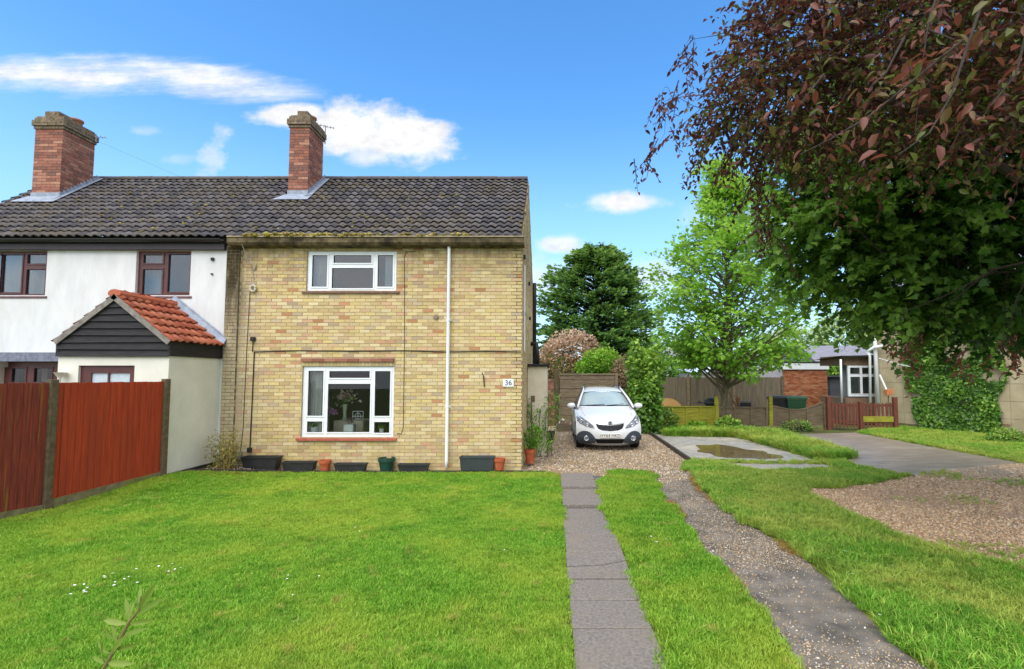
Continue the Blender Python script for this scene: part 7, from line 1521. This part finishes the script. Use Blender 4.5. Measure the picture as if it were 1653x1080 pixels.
    c0 = np.array([7.2, 7.7, 4.6]); e = (pos - c0) / np.array([3.7, 2.4, 2.6]); out = np.linalg.norm(e, axis=1); tn = np.clip(.3 + .28 * np.clip(out - .4, 0, 1) + .45 * np.clip(-e[:, 0] - .2, 0, 1) + .3 * (vnoise(pos[:, 0], pos[:, 2], 1.5, 6) - .4) + r.normal(0, .13, len(pos)), 0, 1)
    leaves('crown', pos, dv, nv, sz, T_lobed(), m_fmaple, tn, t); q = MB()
    for a, b, c in tw[::2]: q.tube([a, b, c], [.007, .005, .002], 3, cap=False)
    q.tube([(8.6, 7.9, -.1), (8.55, 7.9, 1.5), (8.4, 7.9, 3), (8.0, 7.8, 5), (7.6, 7.7, 7)], [.22, .19, .16, .11, .04], 8); limbs(q, (8.3, 7.85, 2.8), A_, 110, .07, rr_, 7, 10); q.build('trunk', m_dbark, t)
big_trees()

# sprig in the foreground -----------------------------------------------------------------------------------
def sprig():
    Y = 1.55; base = P(165, 1130, Y); t = tag(empty('foreground_shrub', (base.x, Y, 0)), 'leafy shrub tip poking up at the lower left front', 'shrub'); q = MB(); m_l = mat('sprig_leaf', lin(92, 124, 40), lin(126, 152, 58), .5, attr='tint', c3=lin(150, 168, 86), trans=.4)
    stem = [(base.x - .02, Y, 0), (base.x - .01, Y, .6), P(166, 1082, Y), P(190, 1040, Y), P(208, 1005, Y), P(224, 985, Y), P(228, 962, Y)]; q.tube(stem, [.008, .007, .0055, .005, .0045, .003, .002], 6); q.build('stem', mat('sprig_stem', lin(112, 104, 62), None, .7), t)
    L = [((206, 1006), (218, 965), .02), ((190, 1040), (182, 985), .02), ((178, 1060), (205, 1020), -.02), ((170, 1074), (160, 1030), .02), ((224, 985), (255, 935), .0), ((226, 980), (226, 942), .03), ((222, 992), (268, 962), -.02), ((212, 1003), (200, 960), .03), ((208, 1006), (252, 1002), -.02), ((206, 1008), (160, 1000), .02), ((196, 1030), (240, 1012), -.03), ((194, 1034), (160, 1010), .03), ((186, 1048), (226, 1040), -.03), ((180, 1056), (150, 1030), .03), ((172, 1072), (145, 1058), .02), ((172, 1070), (220, 1072), -.02)]
    pos = []; dv = []; sz = []
    for a, b, dy in L: p = P(*a, Y); e = P(*b, Y + dy); pos.append(p); dv.append(e - p); sz.append((e - p).length)
    n = len(pos); r = np.random.default_rng(2); leaves('foliage', np.array(pos), np.array(dv), np.c_[r.normal(0, .4, n), -np.ones(n), r.normal(.4, .3, n)], np.array(sz) * .92, T_oval(.2, .05, .06), m_l, np.clip(r.normal(.5, .2, n), 0, 1), t)
sprig()

# ---------------------------------------------------------------- things on the lower window board
def wp(u, v, Y): return P(u, v, Y)
m_cer = mat('white_ceramic', lin(232, 236, 236), None, .35); m_cream_f = mat('cream_upholstery', lin(206, 196, 176), lin(190, 180, 160), .9, 8)
def sill_pot(u, v0, w_, h, label, leafm, n, hgt, sz, T, sq=False):
    p = wp(u, v0, YF + .17); zb = LW[2] + .013; t = tag(empty('window_pot', (p.x, YF + .17, zb)), label, 'pot', 'pots on the window board'); q = MB()
    if sq: q.box(-w_, w_, -w_ * .8, w_ * .8, 0, h, bev=.008)
    else: q.lathe([(0, 0), (w_ * .75, 0), (w_, h), (w_ * .9, h), (0, h * .8)], 0, 0, 0, 18)
    q.build('pot', m_cer, t, loc=(0, 0, 0))
    if n: r = np.random.default_rng(int(u)); d = r.normal(size=(n, 3)); d[:, 2] = np.abs(d[:, 2]) + .4; pos = np.c_[r.normal(0, w_ * .4, n), r.normal(0, w_ * .4, n), h + r.random(n) * hgt] + np.array([p.x, YF + .17, zb]); leaves('plant', pos, d, r.normal(size=(n, 3)), r.uniform(sz * .6, sz * 1.3, n), T, leafm, np.clip(r.normal(.5, .2, n), 0, 1), t)
m_heather = mat('heather', lin(96, 60, 84), lin(132, 84, 100), .8, attr='tint', c3=lin(84, 92, 62))
sill_pot(564.5, 700, .105, .25, 'white square pot with purple heather in the lower window', m_heather, 160, .12, .05, T_simple(.25), True)
sill_pot(508, 700, .08, .19, 'small white pot at the left of the lower window', m_lime, 40, .05, .07, T_oval(.4)); sill_pot(616, 700, .055, .16, 'small white pot at the right of the lower window', m_lime, 60, .05, .08, T_oval(.4))
p = wp(556.5, 676, 11.75); vz = P(556.5, 678, 11.75).z; va = tag(empty('flower_vase', (p.x, 11.75, vz)), 'tall pale glass vase of flowers behind the lower window', 'vase'); q = MB(); q.lathe([(0, 0), (.06, 0), (.035, .08), (.04, .2), (.06, .36), (.05, .36), (.03, .2)], 0, 0, 0, 16); q.build('vase', mat('pale_green_glass', lin(190, 200, 176), None, .2), va, True, loc=(0, 0, 0))
for nm, mm, n, dz in (('blooms', mat('pale_bloom', lin(226, 222, 214), lin(220, 150, 160), .7, attr='tint', c3=lin(236, 232, 226)), 90, .5), ('leaves', m_lime, 60, .42)):
    r = np.random.default_rng(n); leaves(nm, np.c_[r.normal(0, .11, n), r.normal(0, .09, n), dz + r.normal(0, .06, n)] + np.array([p.x, 11.75, vz]), r.normal(size=(n, 3)) + np.array([0, 0, .5]), r.normal(size=(n, 3)), r.uniform(.05, .09, n), T_oval(.7), mm, r.random(n), va)
p = wp(563, 690, 11.75); so = tag(empty('cream_table', (p.x, 11.8, 0)), 'cream cloth covered table inside the lower window', 'table'); q = MB(); a, b = P(538, 679, 11.6), P(586, 690, 11.6); q.box(a.x, b.x, 11.6, 12.2, 0, a.z, bev=.02); q.build('cloth', m_cream_f, so)
p = wp(536, 664, 11.55); n = 50; r = np.random.default_rng(8); orc = tag(empty('pink_orchid', (p.x, 11.55, p.z - .3)), 'pink orchid at the left of the big lower pane', 'plant'); q = MB(); q.tube([(p.x - .05, 11.55, p.z - .9), (p.x - .05, 11.55, p.z - .2), (p.x, 11.55, p.z)], .006, 5); q.build('stem', m_lime and m_bark, orc); leaves('blooms', np.c_[r.normal(0, .06, n), r.normal(0, .04, n), r.normal(0, .05, n)] + np.array([p.x, 11.55, p.z]), r.normal(size=(n, 3)), r.normal(size=(n, 3)) + np.array([0, -1, 0]), r.uniform(.04, .07, n), T_oval(.9), mat('orchid_pink', lin(196, 110, 190), lin(214, 140, 204), .6, attr='tint', c3=lin(226, 170, 216)), r.random(n), orc)
a = rectP(569.5, 664, 586, 680, 11.9); ic = tag(empty('wire_chair', ((a[0] + a[1]) / 2, 11.9, a[2] - .7)), 'white metal chair back seen through the lower window', 'chair'); q = MB(); cx_ = (a[0] + a[1]) / 2; cz_ = (a[2] + a[3]) / 2
for x in (a[0], cx_, a[1]): q.tube([(x, 11.9, a[2] - .6), (x, 11.9, a[3])], .009, 5)
for z_ in (a[2], cz_, a[3]): q.tube([(a[0], 11.9, z_), (a[1], 11.9, z_)], .009, 5)
q.tube([(cx_ + .07 * math.cos(k / 12 * 6.283), 11.9, cz_ + .07 * math.sin(k / 12 * 6.283)) for k in range(13)], .008, 5); q.build('backrest', m_cer, ic)
